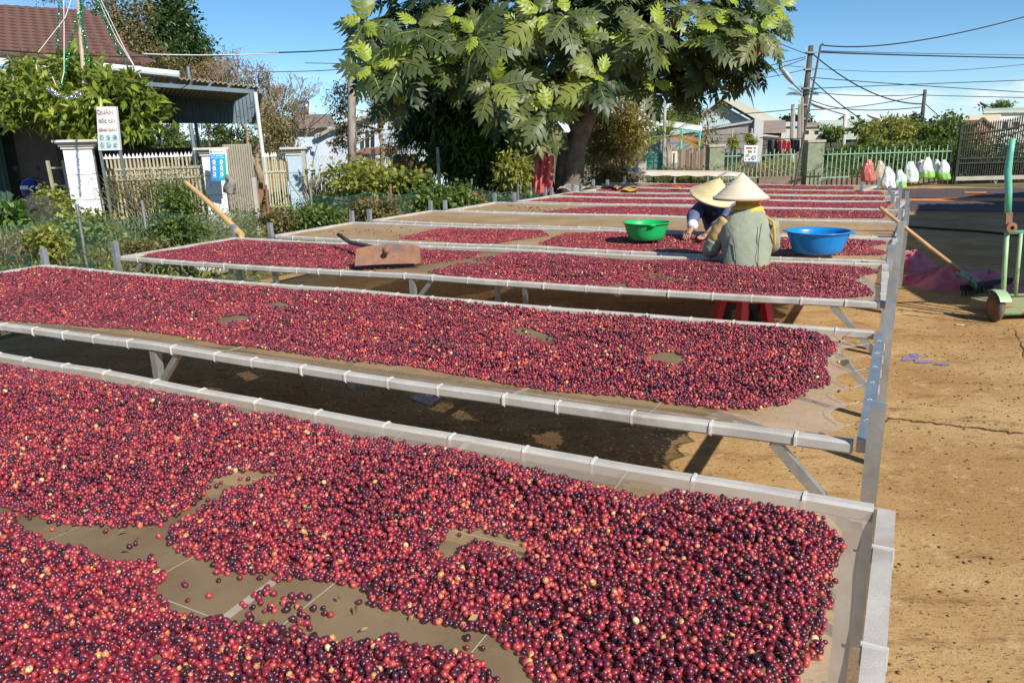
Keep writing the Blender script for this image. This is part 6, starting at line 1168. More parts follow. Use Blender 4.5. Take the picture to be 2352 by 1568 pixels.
tree('thin_tree', 'thin half bare tree in front of the gabled house', 'tree', base(1630, 400, 30), [base(1618, 400, 30), at(1620, 340, 30), at(1626, 290, 30), at(1622, 250, 30)], [blob(1600, 280, 30, 26, 18, .5, 10, 24), blob(1645, 262, 30, 28, 18, .5, 10, 24), blob(1618, 310, 30, 26, 26, .5, 12, 26), blob(1625, 340, 30, 30, 20, .5, 12, 28)], L_OLIVE, .13, .4, bark=TWIG, r0=.05, limbs=4)
tree('bushy_tree', 'airy tree above the cream house roof', 'tree', base(2300, 380, 60), [base(2298, 380, 60), at(2298, 260, 60)], [blob(2280, 250, 60, 22, 9, 1, 8, 30), blob(2310, 246, 60, 22, 10, 1, 9, 30), blob(2298, 262, 60, 14, 8, .8, 5, 26)], HM, .36, .45, r0=.1, limbs=2)
AP = Thing('palm', 'tall thin areca palm head showing behind the rough pole', 'palm', base(1842, 380, 42)); c = at(1843, 222, 42); mb = MB(); mb.tube([AP.loc, c], [.08, .06], 6); AP.part('trunk', mb, BARKL)
palmcrown(AP, c, [((math.cos(t), .3*math.sin(t), .5+.5*random.random()), .85, .1) for t in np.linspace(0, 6.28, 9)], leafmat('leaf_palm_dark', [(0, (.02, .05, .015)), (1, (.06, .11, .03))], .5, .3))
# weeds along the far fence and seedlings behind the green fence
for lab, x, y, Y, rx, ry, m in (('weeds in front of the teal gate and board fence', 1560, 402, 23, 90, 16, L_OLIVE), ('green weeds below the back table', 1580, 418, 22, 90, 12, L_MID), ('dry weeds and grass behind the left green fence', 1750, 392, 27, 80, 12, L_DRY), ('grassy verge further behind the left green fence', 1760, 380, 32, 100, 10, L_YEL), ('dark bushes behind the right green fence', 1960, 385, 26, 80, 22, HM), ('dark growth behind the hanging bags', 2120, 380, 26, 70, 26, HM), ('low bushes just right of the breadfruit trunk', 1390, 405, 19.5, 50, 26, L_OLIVE)):
    shrub('weed', lab, x, y, Y, rx, ry, m, .09, 60, 34, .45, 'weed', 'weeds along the far fence')
for lab, x, y in (('light green sapling left of the white notice board', 1683, 325), ('light green sapling behind the white notice board', 1724, 322)):
    shrub('sapling', lab, x, y, 30, 11, 14, L_YEL, .12, 12, 26, .5, 'sapling', 'saplings behind the green fence', 2)
# far wood on the horizon and a low hill
n = 40000; ang = rng.uniform(-.75, .75, n); dist = rng.uniform(180, 330, n); hh = np.clip(1.6+1.6*wob(ang*40, dist*.02)+2*rng.random(n), .5, 9); P = np.stack([np.sin(ang)*dist, np.cos(ang)*dist, rng.random(n)*hh], 1)
o = link('far_wood', leafmesh('far_wood', P, unit(rng.normal(size=P.shape)+np.array([0, 0, .4])), 1.5, .6, .1), leafmat('leaf_far', [(0, (.03, .055, .03)), (1, (.09, .13, .06))], .8, .2)); tag(o, 'far line of trees along the horizon', 'wood', kind='stuff')
mb = MB(); mb.grid(lambda i, j: np.array([-1600+3200*i, 1000+500*j, (10+8*math.sin(i*9)+6*math.sin(i*23+1))*math.sin(j*math.pi)]), 80, 8); structure('hills', mb, mat('hill_green', (.05, .09, .06), (.09, .13, .08), .9, scale=.02), True)

# ------------------------------------------------------------------ people
SKIN = mat('skin', (.36, .19, .12), (.44, .25, .17), .55, scale=9)
def skinbody(th, name, verts, edges, root, m):
    me = bpy.data.meshes.new(name); me.from_pydata([tuple(np.asarray(v[0])-th.loc) for v in verts], edges, []); me.update(); me.materials.append(m)
    o = bpy.data.objects.new(name, me); COL.objects.link(o); o.parent = th.o
    sk = o.modifiers.new('skin', 'SKIN'); me.skin_vertices.new() if not me.skin_vertices else None
    for i, v in enumerate(verts):
        r = v[1]; me.skin_vertices[0].data[i].radius = (r, r) if not isinstance(r, tuple) else r
        me.skin_vertices[0].data[i].use_root = (i == root)
    sk.use_smooth_shade = True; sb = o.modifiers.new('smooth', 'SUBSURF'); sb.levels = 1; sb.render_levels = 1; return o
def add_hand(V, E, wrist, d, side, curl):
    """palm, four unequal bent fingers and a thumb from the side of the palm"""
    d = unit(d); side = unit(side-d*(side@d)); nrm = np.cross(d, side); w = np.asarray(V[wrist][0])
    V.append((w+d*.045, (.030, .016))); p = len(V)-1; E.append((wrist, p)); V.append((w+d*.075, (.034, .015))); p2 = len(V)-1; E.append((p, p2))
    for k, (off, l) in enumerate(((-.030, .062), (-.010, .074), (.010, .070), (.029, .056))):
        last = p2; q = w+d*.085+side*off; dd = d.copy()
        for j, f in enumerate((.15, .40, .28, .22)):
            dd = unit(dd-nrm*curl*j*.45); q = q+dd*l*f; V.append((q, .0095-.0009*j)); E.append((last, len(V)-1)); last = len(V)-1
    last = p; q = w+d*.035-side*.03; dd = unit(d*.6-side*.8-nrm*.3)
    for j in range(3): q = q+dd*.024; V.append((q, .0105-.001*j)); E.append((last, len(V)-1)); last = len(V)-1; dd = unit(dd+d*.35-nrm*.25)
def conical_hat(th, brim, apex, R, m, under):
    brim = np.asarray(brim); apex = np.asarray(apex); Z = unit(apex-brim); X = unit(np.cross([0, 1., 0], Z)); Y = np.cross(Z, X); h = np.linalg.norm(apex-brim)
    mb = MB(); prof = [(R*1.0, -.004), (R*1.005, .004)] + [(R*(1-t)**.97, h*t) for t in np.linspace(.06, .97, 14)] + [(.004, h)]
    inner = [(R*(1-t), h*t-.012) for t in np.linspace(.93, .0, 10)]
    mb.lathe(brim, [(R*.985, -.003)]+prof, 40, (X, Y, Z), False); hat = th.part('conical_hat', mb, m, smooth=True)
    mb = MB(); mb.lathe(brim, [(R*.985, -.003)]+inner[::-1][:], 40, (X, Y, Z), False); th.part('hat_lining', mb, under, hat, smooth=True)
    mb = MB(); mb.lathe(brim, [(R*1.0, -.008), (R*1.014, 0), (R*1.0, .008), (R*.985, 0), (R*1.0, -.008)], 40, (X, Y, Z)); th.part('hat_rim', mb, under, hat, smooth=True)
def hatmat(name, c1, c2, freq):
    m, nt, b, o = nodes(name); N = nt.nodes.new; L = nt.links.new; tc = N('ShaderNodeTexCoord'); n = N('ShaderNodeTexNoise'); n.inputs['Scale'].default_value = 9; n.inputs['Detail'].default_value = 5
    mp = N('ShaderNodeMapping'); mp.inputs['Scale'].default_value = (1, 1, 3); L(tc.outputs['Object'], mp.inputs[0]); L(mp.outputs[0], n.inputs[0]); r = ramp_node(nt, [(.35, c1), (.68, c2)]); L(n.outputs[0], r.inputs[0]); L(r.outputs[0], b.inputs['Base Color']); b.inputs['Roughness'].default_value = .6
    w = N('ShaderNodeTexWave'); w.bands_direction = 'Z'; w.inputs['Scale'].default_value = freq; w.inputs['Distortion'].default_value = .4; L(tc.outputs['Object'], w.inputs[0]); bp = N('ShaderNodeBump'); bp.inputs['Strength'].default_value = .35; bp.inputs['Distance'].default_value = .004; L(w.outputs[0], bp.inputs['Height']); L(bp.outputs[0], b.inputs['Normal']); return m
HATM = hatmat('pale_palm_leaf', (.66, .56, .40), (.76, .68, .52), 18); HATY = hatmat('straw_palm_leaf', (.58, .47, .23), (.70, .60, .35), 18)
HATU = mat('hat_underside', (.42, .32, .20), (.5, .39, .25), .8, scale=9)
JACK = mat('olive_jacket', (.25, .275, .205), (.30, .32, .245), .85, scale=5, detail=5, bump=1.0, bscale=6.5)
TAN = mat('tan_sleeve', (.52, .33, .13), (.58, .38, .16), .85, scale=7, bump=.3, bscale=14); ORC = mat('orange_hood', (.62, .27, .03), (.72, .36, .05), .85, scale=8, bump=.4, bscale=16)
BLUJ = mat('blue_grey_jacket', (.085, .105, .20), (.125, .145, .25), .9, scale=6, bump=.4, bscale=14); NAVY = mat('dark_navy_cloth', (.03, .035, .06), (.05, .05, .08), .9, scale=6, bump=.3); TROU = mat('dark_trousers', (.035, .035, .045), (.06, .06, .07), .9, scale=6)
def ring(c, f, s, rx, ry, n=20, tilt=0., ex=.85):
    out = []
    for t in np.linspace(0, 2*math.pi, n, endpoint=False):
        ct, st = math.cos(t), math.sin(t); x = np.sign(ct)*abs(ct)**ex; y = np.sign(st)*abs(st)**ex
        out.append(np.asarray(c)+s*rx*x+f*ry*y+np.array([0, 0, tilt*y]))
    return out
# ---- the woman seen from behind
b1 = gp(1712, 599, RT)*np.array([1, 1, 0]); f1 = unit(VV*1.0-UU*.22); s1 = np.cross(f1, [0, 0, 1.]); z1 = np.array([0, 0, 1.])
W1 = Thing('person', 'person from behind in olive jacket, orange hood and conical hat, seated by the basins', 'person', b1)
def q1_(s, f, z): return b1+s1*s+f1*f+z1*z
jr = []
for i, (z, rx, ry, f) in enumerate(((.45, .245, .165, .02), (.49, .238, .155, .01), (.55, .215, .145, .0), (.63, .205, .135, .005), (.72, .20, .13, .02), (.82, .205, .135, .05), (.91, .212, .138, .085), (.98, .205, .13, .115), (1.035, .175, .11, .14), (1.07, .12, .085, .16), (1.095, .085, .07, .175))):
    rx *= .89; r = ring(q1_(.008*math.sin(i*2), f, z), f1, s1, rx, ry, 26, -.02)
    r = [p+unit(p-q1_(0, f, z))*(.010*math.sin(k*1.9+i*2.3)+.008*math.sin(k*.9-i*1.7)+.006*math.sin(k*3.1+i*3.7)) for k, p in enumerate(r)]; jr.append(r)
def sleeve(mb, pts, rad, n=12):
    P = np.array(pts); T_ = np.linspace(0, 1, 9); idx = np.linspace(0, len(P)-1, 9); Q = np.array([[np.interp(t, range(len(P)), P[:, k]) for k in range(3)] for t in idx]); R_ = np.interp(idx, range(len(P)), rad)*(1+.06*np.sin(np.arange(9)*2.4)); return mb.tube(Q, R_, n)
Ls, Le, Lw = q1_(-.165, .11, 1.0), q1_(-.262, .14, .775), q1_(-.20, .42, .80)
Rs, Re, Rw = q1_(.16, .11, 1.0), q1_(.205, .19, .80), q1_(.17, .42, .80)
mb = MB(); mb.loft(jr); sleeve(mb, [Ls*.35+Le*.65, Le, Le*.3+Lw*.7], [.072, .068, .055]); sleeve(mb, [Rs, Rs*.4+Re*.6, Re, Re*.3+Rw*.7], [.075, .07, .062, .05]); jk = W1.part('jacket', mb, JACK, smooth=True)
mb = MB(); sleeve(mb, [Ls+s1*.03+z1*.012, Ls*.62+Le*.38, Ls*.34+Le*.66], [.074, .073, .070]); W1.part('sleeve_panel', mb, TAN, jk, smooth=True)
mb = MB(); mb.tube([q1_(.10, .02+.1, 1.075), q1_(.19, .03, 1.0), q1_(.205, .02, .90), q1_(.208, .0, .80)], [.008, .011, .010, .006], 6); W1.part('shoulder_trim', mb, ORC, jk, smooth=True)
for pts in ([q1_(-.155, -.055, .99), q1_(-.10, -.085, .88), q1_(-.075, -.105, .76), q1_(-.07, -.13, .60), q1_(-.07, -.148, .45)], [q1_(.10, -.045, 1.0), q1_(.085, -.083, .88), q1_(.085, -.106, .76), q1_(.09, -.128, .60), q1_(.09, -.145, .45)]):
    mb = MB(); mb.tube(pts, .003, 4); W1.part('seam', mb, NAVY, jk)
mb = MB(); hc = q1_(.0, .205, 1.175)
mb.loft([ring(q1_(.005*math.sin(i*3), f, z), f1, s1, rx, ry, 18, 0, 1.) for i, (z, rx, ry, f) in enumerate(((1.055, .125, .10, .165), (1.085, .112, .095, .175), (1.10, .098, .09, .185), (1.13, .088, .09, .195), (1.18, .092, .10, .205), (1.23, .09, .10, .205), (1.275, .06, .07, .205)))]); hood = W1.part('hood', mb, ORC, smooth=True)
mb = MB(); mb.loft([ring(q1_(0, f, z), f1, s1, rx, ry, 18, .02*math.sin(i), 1.) for i, (z, rx, ry, f) in enumerate(((1.04, .13, .098, .16), (1.065, .138, .107, .165), (1.085, .122, .10, .175), (1.10, .125, .104, .18), (1.115, .104, .096, .185)))]); W1.part('scarf_fold', mb, mat('yellow_orange_cloth', (.70, .40, .05), (.78, .48, .09), .8, scale=12, bump=.4, bscale=20), hood, smooth=True)
V = [(q1_(0, .0, .42), (.14, .11)), (q1_(0, .03, .7), (.14, .09)), (q1_(0, .10, .96), (.13, .08)), (q1_(0, .165, 1.07), .05), (q1_(0, .20, 1.15), (.068, .08)), (q1_(0, .215, 1.235), (.066, .075)),
     (Ls, .05), (Le, .042), (Lw, .026), (Rs, .05), (Re, .042), (Rw, .026), (q1_(-.10, .30, .40), .075), (q1_(-.13, .46, .42), .06), (q1_(-.13, .50, .08), .04), (q1_(-.13, .60, .035), .032), (q1_(.10, .30, .40), .075), (q1_(.13, .46, .42), .06), (q1_(.13, .50, .08), .04), (q1_(.13, .60, .035), .032), (q1_(0, .285, 1.155), .012)]
E_ = [(0, 1), (1, 2), (2, 3), (3, 4), (4, 5), (2, 6), (6, 7), (7, 8), (2, 9), (9, 10), (10, 11), (0, 12), (12, 13), (13, 14), (14, 15), (0, 16), (16, 17), (17, 18), (18, 19), (4, 20)]
add_hand(V, E_, 8, f1-z1*.35, s1, .5); add_hand(V, E_, 11, f1-z1*.35, -s1, .5); skinbody(W1, 'body', V, E_, 0, SKIN)
mb = MB()
for sg in (-1, 1): sleeve(mb, [q1_(sg*.09, .02, .42), q1_(sg*.11, .28, .42), q1_(sg*.13, .47, .42), q1_(sg*.13, .51, .12)], [.105, .095, .082, .06])
W1.part('trousers', mb, TROU, smooth=True)
ap = at(1705, 396, (b1+f1*.2)[1]); br = at(1702, 452, (b1+f1*.2)[1]-.0); conical_hat(W1, br+np.array([0, 0, -.008]), ap, PX(60, np.linalg.norm(br-EYE)*.985), HATM, HATU)
# ---- the woman facing this way across the table
b2 = gp(1664, 531, RT)*np.array([1, 1, 0]); f2 = unit(-VV-UU*.35); s2 = np.cross(f2, [0, 0, 1.])
W2 = Thing('person', 'person in blue grey jacket and straw conical hat bent over the cherries, facing forward', 'person', b2)
def q2_(s, f, z): return b2+s2*s+f2*f+z1*z
jr = []
for i, (z, rx, ry, f) in enumerate(((.36, .21, .15, -.10), (.5, .20, .14, -.08), (.62, .19, .13, -.04), (.74, .185, .125, .03), (.85, .19, .125, .10), (.93, .185, .115, .16), (.98, .15, .10, .20), (1.01, .09, .08, .23))):
    jr.append([p+unit(p-q2_(0, f, z))*(.007*math.sin(k*1.7+i*2.1)) for k, p in enumerate(ring(q2_(0, f, z), f2, s2, rx, ry, 22, -.02))])
hR = gp(1583, 536, RT+.055); hL = gp(1624, 541, RT+.055)                      # wrists above the cherries
sR, sL = q2_(.17, .15, .95), q2_(-.17, .15, .95)
hRw = hR-unit(f2)*.05+z1*.05; hLw = hL-unit(f2)*.05+z1*.045
eR_ = (sR+hRw)/2+s2*.05+z1*.02; eL_ = (sL+hLw)/2-s2*.04
mb = MB(); mb.loft(jr); sleeve(mb, [sR, sR*.5+eR_*.5, eR_, eR_*.25+hRw*.75], [.078, .07, .064, .052]); sleeve(mb, [sL, sL*.5+eL_*.5, eL_, eL_*.25+hLw*.75], [.075, .068, .06, .05]); jk = W2.part('jacket', mb, BLUJ, smooth=True)
mb = MB(); sleeve(mb, [eR_*.32+hRw*.68, eR_*.12+hRw*.88, eR_*.02+hRw*.98], [.050, .052, .036]); W2.part('cuff', mb, WHITE, jk, smooth=True)
mb = MB(); mb.loft([ring(q2_(0, f, z), f2, s2, rx, ry, 18, 0, 1.) for z, rx, ry, f in ((.80, .12, .06, .16), (.90, .145, .09, .185), (.97, .13, .10, .215), (1.01, .105, .095, .24), (1.06, .085, .09, .26))]); W2.part('scarf', mb, NAVY, smooth=True)
V = [(q2_(0, -.1, .42), (.13, .11)), (q2_(0, 0, .68), (.13, .09)), (q2_(0, .14, .9), (.12, .08)), (q2_(0, .22, .99), .05), (q2_(0, .275, 1.06), (.066, .075)), (q2_(0, .285, 1.14), (.066, .072)),
     (sR, .05), (eR_, .042), (hRw, .025), (sL, .05), (eL_, .042), (hLw, .025), (q2_(-.1, .12, .4), .07), (q2_(-.12, .26, .40), .055), (q2_(-.12, .22, .06), .04), (q2_(.1, .12, .4), .07), (q2_(.12, .26, .40), .055), (q2_(.12, .22, .06), .04), (q2_(0, .36, 1.07), .012)]
E_ = [(0, 1), (1, 2), (2, 3), (3, 4), (4, 5), (2, 6), (6, 7), (7, 8), (2, 9), (9, 10), (10, 11), (0, 12), (12, 13), (13, 14), (0, 15), (15, 16), (16, 17), (4, 18)]
add_hand(V, E_, 8, f2*.8-z1*.6, -s2, .35); add_hand(V, E_, 11, f2*.8-z1*.6+s2*.3, s2, .4); skinbody(W2, 'body', V, E_, 0, SKIN)
mb = MB()
for sg in (-1, 1): sleeve(mb, [q2_(sg*.09, -.1, .42), q2_(sg*.1, .1, .42), q2_(sg*.12, .26, .41), q2_(sg*.12, .22, .10)], [.1, .09, .078, .06])
W2.part('trousers', mb, TROU, smooth=True)
for sg in (-1, 1):   # eyes in the shade of the brim
    mb = MB(); c = q2_(sg*.03, .352, 1.10); mb.lathe(c, [(0, -.006), (.007, 0), (0, .006)], 8); W2.part('eye', mb, NAVY)
Yh = (b2+f2*.26)[1]; ap = at(1653, 408, Yh-.05); br = at(1638, 451, Yh+.02); conical_hat(W2, br, ap, PX(51, np.linalg.norm(br-EYE)), HATY, HATU)
# red plastic stools they sit on
REDS = mat('red_plastic', (.55, .012, .02), (.62, .02, .03), .4, scale=4)
for c, lab, a in ((b1+f1*.0, 'red plastic stool under the person in the olive jacket', .45), (b2-f2*.1, 'red plastic stool under the person in the blue grey jacket', .1)):
    S = Thing('stool', lab, 'stool', c, 'red stools at the picking table', a); mb = MB(); mb.lathe(c, [(.0, .45), (.15, .45), (.165, .435), (.165, .41), (.15, .41)], 20); S.part('seat', mb, REDS, smooth=False)
    for sx, sy in ((-1, -1), (1, -1), (-1, 1), (1, 1)):
        mb = MB(); mb.loft([[c+np.array([sx*x+dx*w, sy*x+dy*w, z]) for dx, dy in ((-.5, -.5), (.5, -.5), (.5, .5), (-.5, .5))] for z, x, w in ((.43, .11, .065), (.0, .175, .055))]); S.part('leg', mb, REDS)

# ------------------------------------------------------------------ basins
def basin(label, cx, cy, ybase, rimw, m, hfrac, hndl):
    p = gp(cx, ybase, RT+.018); d = np.linalg.norm(p-EYE); R = PX(rimw/2, d)*.985; h = R*hfrac; th = Thing('basin', label, 'basin', p, 'plastic basins on the picking table')
    prof = [(0, 0), (R*.66, 0), (R*.72, .012), (R*.80, h*.35), (R*.90, h*.8), (R*.93, h*.93), (R*.985, h*.95), (R*1.0, h*.975), (R*.985, h), (R*.92, h), (R*.89, h*.8), (R*.78, h*.35), (R*.69, .02), (0, .016)]
    mb = MB(); mb.lathe(p, prof, 48); th.part('bowl', mb, m, smooth=True)
    for a in hndl:
        mb = MB(); v = np.array([math.cos(a), math.sin(a), 0]); w = np.array([-v[1], v[0], 0]); mb.prism([p+v*R*.97+w*R*.14+z1*h*.95, p+v*R*1.07+w*R*.09+z1*h*.95, p+v*R*1.07-w*R*.09+z1*h*.95, p+v*R*.97-w*R*.14+z1*h*.95], (0, 0, -.008)); th.part('handle', mb, m)
    return th
PG = mat('green_plastic', (.01, .42, .10), (.015, .46, .12), .32, scale=2); PB_ = mat('blue_plastic', (.005, .20, .56), (.008, .23, .62), .3, scale=2)
basin('green plastic basin standing on the cherries', 1484, 516, 549, 108, PG, .72, (-1.5, 1.6)); basin('blue plastic basin standing on the cherries, right of the seated person', 1876, 540, 579, 137, PB_, .68, (-.6, 2.5))

# ------------------------------------------------------------------ hoe on the third table
a, b = gp(815, 611, RT+.012), gp(967, 605, RT+.012); X = unit(b-a); Lb = np.linalg.norm(b-a); bk = np.array([-X[1], X[0], 0]); H_ = Thing('rake_hoe', 'rusty curved hoe board with a dark handle lying on the cherries', 'hoe', (a+b)/2)
mb = MB(); mb.slab(lambda i, j: a+X*Lb*(i+(.012 if i < .5 else -.012)*j)+bk*(.115*j+.03*math.sin(i*math.pi))+z1*(.145*j*(1-.16*(2*i-1)**2)), 20, 4, -bk*.006); H_.part('blade', mb, RUST, smooth=False)
c = a+X*Lb*.49+bk*.055+z1*.11; mb = MB(); mb.lathe(c-bk*.02, [(0, -.03), (.022, -.028), (.026, -.01), (.02, .0), (.02, .03)], 10, (X, z1, bk)); H_.part('socket', mb, RUST, smooth=True)
mb = MB(); e_ = gp(803, 556, RT+.075); mb.tube([c, c*.6+e_*.4+z1*.0, e_, e_+(e_-c)*.35+z1*.05], [.018, .02, .02, .018], 8); H_.part('handle', mb, mat('dark_handle', (.07, .05, .045), (.12, .09, .075), .7, scale=6), smooth=True)

# ------------------------------------------------------------------ odds and ends at the back
YEL = mat('yellow_cloth', (.68, .42, .05), (.75, .5, .1), .8, scale=8)
def scrap(label, x, y, w, h, m, name='cloth_scrap', z=RT+.02, cat='cloth', hz=.03):
    c = gp(x, y, z); e = gp(x+w, y, z)-c; f = gp(x, y-h, z)-c; mb = MB(); mb.slab(lambda i, j: c+e*(i-.5)*2*(1-.25*math.sin(j*3))+f*(j-.5)*2*(1+.3*math.sin(i*5))+z1*hz*(.5+.5*math.sin(i*9+j*5)), 12, 6, (0, 0, .004)); return single(name, mb, m, label, cat)
scrap('yellow cloth scrap on the cherries near the trunk', 1448, 436, 20, 2.5, YEL); scrap('small yellow cloth scrap further left, on the second table from the back', 1418, 431, 9, 2, YEL); scrap('orange strip lying on the second table from the back', 1557, 431, 14, 1.2, mat('orange_tarp', (.75, .17, .02), (.80, .24, .04), .6, scale=4))
scrap('dark navy sheet spread on the left part of the second table from the back', 1425, 426, 50, 3.2, mat('navy_sheet', (.02, .024, .04), (.035, .04, .06), .6, scale=4), 'dark_sheet', cat='sheet')
scrap('pale plastic sheet bunched at the foot of the breadfruit trunk', 1320, 437, 40, 4, mat('pale_sheet', (.5, .48, .45), (.6, .58, .54), .5, scale=6, bump=.4), 'plastic_sheet', .66, 'sheet', .09)
BT = Thing('work_table', 'long table with a pale cloth edge in front of the teal gate', 'table', base(1550, 430, 20.2)); A_, B_ = at(1396, 398, 20), at(1702, 401, 20.4); mb = MB(); mb.prism([A_, B_, B_+(0, 1.1, 0), A_+(0, 1.1, 0)], (0, 0, .05)); BT.part('tabletop', mb, mat('pale_cloth_edge', (.52, .47, .40), (.62, .57, .50), .85, scale=3))
mb = MB(); mb.slab(lambda i, j: A_+(B_-A_)*i+np.array([0, -.012, .05-.10*j-.012*math.sin(i*40)*j]), 60, 2, (0, -.006, 0)); BT.part('cloth_edge', mb, MATS['pale_cloth_edge'])
for t in (.005, .27, .5, .75, .99):
    for dy in (.04, 1.05): q = A_+(B_-A_)*t; mb = MB(); mb.bar((q[0], q[1]+dy, 0), (q[0], q[1]+dy, q[2]), .045, .045); BT.part('leg', mb, STEEL)
for lab, x, w in (('small white bundle on the long back table, left one', 1440, 9), ('larger white bundle on the long back table, right one', 1462, 13)):
    c = at(x, 396, 20.5); mb = MB(); mb.lathe(c, [(PX(w, 20), 0), (PX(w, 20)*.9, .06), (PX(w, 20)*.4, .13), (0, .15)], 12); single('bundle', mb, mat('white_bundle', (.6, .58, .54), (.68, .66, .62), .8, scale=8, bump=.4), lab, 'bundle', smooth=True)

# ------------------------------------------------------------------ bags hung on the far fence
def plastic(name, c, tr):
    m, nt, b, o = nodes(name); N = nt.nodes.new; L = nt.links.new; n = N('ShaderNodeTexNoise'); n.inputs['Scale'].default_value = 7; n.inputs['Detail'].default_value = 5; tc = N('ShaderNodeTexCoord'); L(tc.outputs['Object'], n.inputs[0]); r = ramp_node(nt, [(.35, tuple(x*.75 for x in c)), (.65, c)]); L(n.outputs[0], r.inputs[0]); L(r.outputs[0], b.inputs['Base Color']); b.inputs['Roughness'].default_value = .22
    bp = N('ShaderNodeBump'); bp.inputs['Strength'].default_value = .9; bp.inputs['Distance'].default_value = .05; L(n.outputs[0], bp.inputs['Height']); L(bp.outputs[0], b.inputs['Normal'])
    t = N('ShaderNodeBsdfTransparent'); mx = N('ShaderNodeMixShader'); mx.inputs[0].default_value = tr; L(b.outputs[0], mx.inputs[1]); L(t.outputs[0], mx.inputs[2]); L(mx.outputs[0], o.inputs[0]); return m
BM = {'coral': plastic('coral_plastic', (.55, .16, .13), 0), 'beige': plastic('beige_plastic', (.55, .47, .34), .05), 'clear': plastic('clear_plastic', (.80, .83, .85), .07), 'mint': plastic('mint_clear_plastic', (.66, .82, .73), .05), 'pinkish': plastic('pinkish_plastic', (.72, .58, .65), .04), 'lime': plastic('lime_plastic', (.28, .60, .14), .03)}
for k, (lab, x0, x1, y0, y1, m, Y, low) in enumerate((('coral bag hanging leftmost on the green fence', 1978, 2011, 366, 418, 'coral', 23.1, 0), ('beige bag hanging next to the coral one', 2007, 2035, 369, 416, 'beige', 23.15, 0), ('clear plastic bag standing on the ground before the fence', 2024, 2056, 383, 434, 'clear', 21.9, 0), ('mint and white bag with a lime bottom standing on the ground', 2054, 2082, 390, 433, 'mint', 22.0, .32), ('large mint clear bag hanging in the middle of the row', 2075, 2109, 371, 420, 'mint', 23.0, 0), ('small pinkish bag hanging behind the tall clear one', 2104, 2127, 367, 400, 'pinkish', 23.2, 0), ('tall clear bag with a lime bottom', 2113, 2145, 361, 410, 'clear', 22.95, .3), ('narrow clear bag between the tall one and the last one', 2140, 2163, 366, 411, 'mint', 23.1, .28), ('rightmost clear bag with a lime bottom', 2155, 2182, 367, 414, 'clear', 22.9, .38))):
    c0, c1 = at((x0+x1)/2, y1, Y), at((x0+x1)/2, y0, Y); w = PX((x1-x0)/2, Y); H = c1[2]-c0[2]; th = Thing('plastic_bag', lab, 'bag', c0, 'bags hung along the far fence'); lean = (c1-c0)*np.array([1, 1, 0])
    def rr(t, sc=1.): 
        wd = w*np.interp(t, [0, .04, .25, .6, .85, .95, 1], [.85, 1.02, 1.0, .82, .55, .30, .34])*sc
        return [c0+z1*H*t+lean*t+np.array([wd*math.cos(a)*(1+.09*math.sin(5*a+k)), wd*.62*math.sin(a)*(1+.12*math.sin(7*a+k*2)), 0])+np.array([.02*math.sin(t*9+k), 0, 0]) for a in np.linspace(0, 2*math.pi, 28, endpoint=False)]
    mb = MB(); mb.loft([rr(t) for t in np.linspace(low, 1, 12)]); th.part('bag_body', mb, BM[m], smooth=True)
    if low: mb = MB(); mb.loft([rr(t, 1.01) for t in np.linspace(0, low+.02, 5)]); th.part('bag_bottom', mb, BM['lime'], smooth=True)
    else: mb = MB(); mb.loft([rr(t, .75) for t in np.linspace(.02, .6, 6)]); th.part('contents', mb, BM['beige'] if m in ('coral', 'beige') else BM['clear'], smooth=True)

# ------------------------------------------------------------------ big grey gate at the right
GG = Thing('iron_gate', 'big dark grey iron gate with an arched spiked top at the right edge', 'gate', base(2350, 428, 23.3)); GR = mat('grey_gate_paint', (.030, .034, .030), (.052, .056, .048), .75, 0., spec=.2, scale=5, c3=(.03, .026, .02), s3=4, lo3=.55, hi3=.75)
ga, gb = base(2192, 428, 23.3), base(2660, 428, 23.0); ztop = lambda i: np.interp(i, [0, .12, .25, .4, .55, .75, 1], [1.60, 1.62, 1.72, 2.02, 2.12, 2.1, 1.9]); n = 88
for i in range(n):
    t = (i+.5)/n; p = ga+(gb-ga)*t; zt = ztop(t)+.1; mb = MB(); mb.box(p+z1*(.22+(zt-.22)/2), (.026, .03, zt-.22)); mb.add([p+np.array([dx, dy, zt]) for dx, dy in ((-.02, -.02), (.02, -.02), (.02, .02), (-.02, .02))]+[p+z1*(zt+.10)], [(0, 1, 4), (1, 2, 4), (2, 3, 4), (3, 0, 4)]); GG.part('bar', mb, GR)
for z0, h in ((.62, .05), (.76, .05)):
    mb = MB(); mb.bar(ga+z1*z0+(0, -.03, 0), gb+z1*z0+(0, -.03, 0), .04, h); GG.part('rail', mb, GR)
mb = MB(); mb.tube([ga+(gb-ga)*t+z1*(ztop(t)-.12)+(0, -.03, 0) for t in np.linspace(0, 1, 30)], .035, 6); GG.part('arched_rail', mb, GR); mb = MB(); mb.tube([ga+(gb-ga)*t+z1*(ztop(t)-.30)+(0, -.03, 0) for t in np.linspace(0, 1, 30)], .022, 6); GG.part('arched_rail', mb, GR)
mb = MB(); mb.bar(ga+z1*.17, gb+z1*.17, .08, .12); GG.part('bottom_rail', mb, mat('beige_rail', (.36, .33, .26), (.46, .42, .34), .7, scale=4)); mb = MB(); mb.bar(ga, ga+z1*1.72, .08, .08, up=(1, 0, 0)); GG.part('end_post', mb, GR)
for t in (.2, .45, .7): mb = MB(); c = ga+(gb-ga)*t+z1*.06; tyre(mb, c, .06, .02, (0, 1, 0), 12); GG.part('wheel', mb, STEEL)
for i in range(34):
    t = (i+.5)/34; p = ga+(gb-ga)*t; mb = MB(); mb.box(p+z1*.45+(0, .03, 0), (.05, .02, .46)); GG.part('lower_slat', mb, GR)
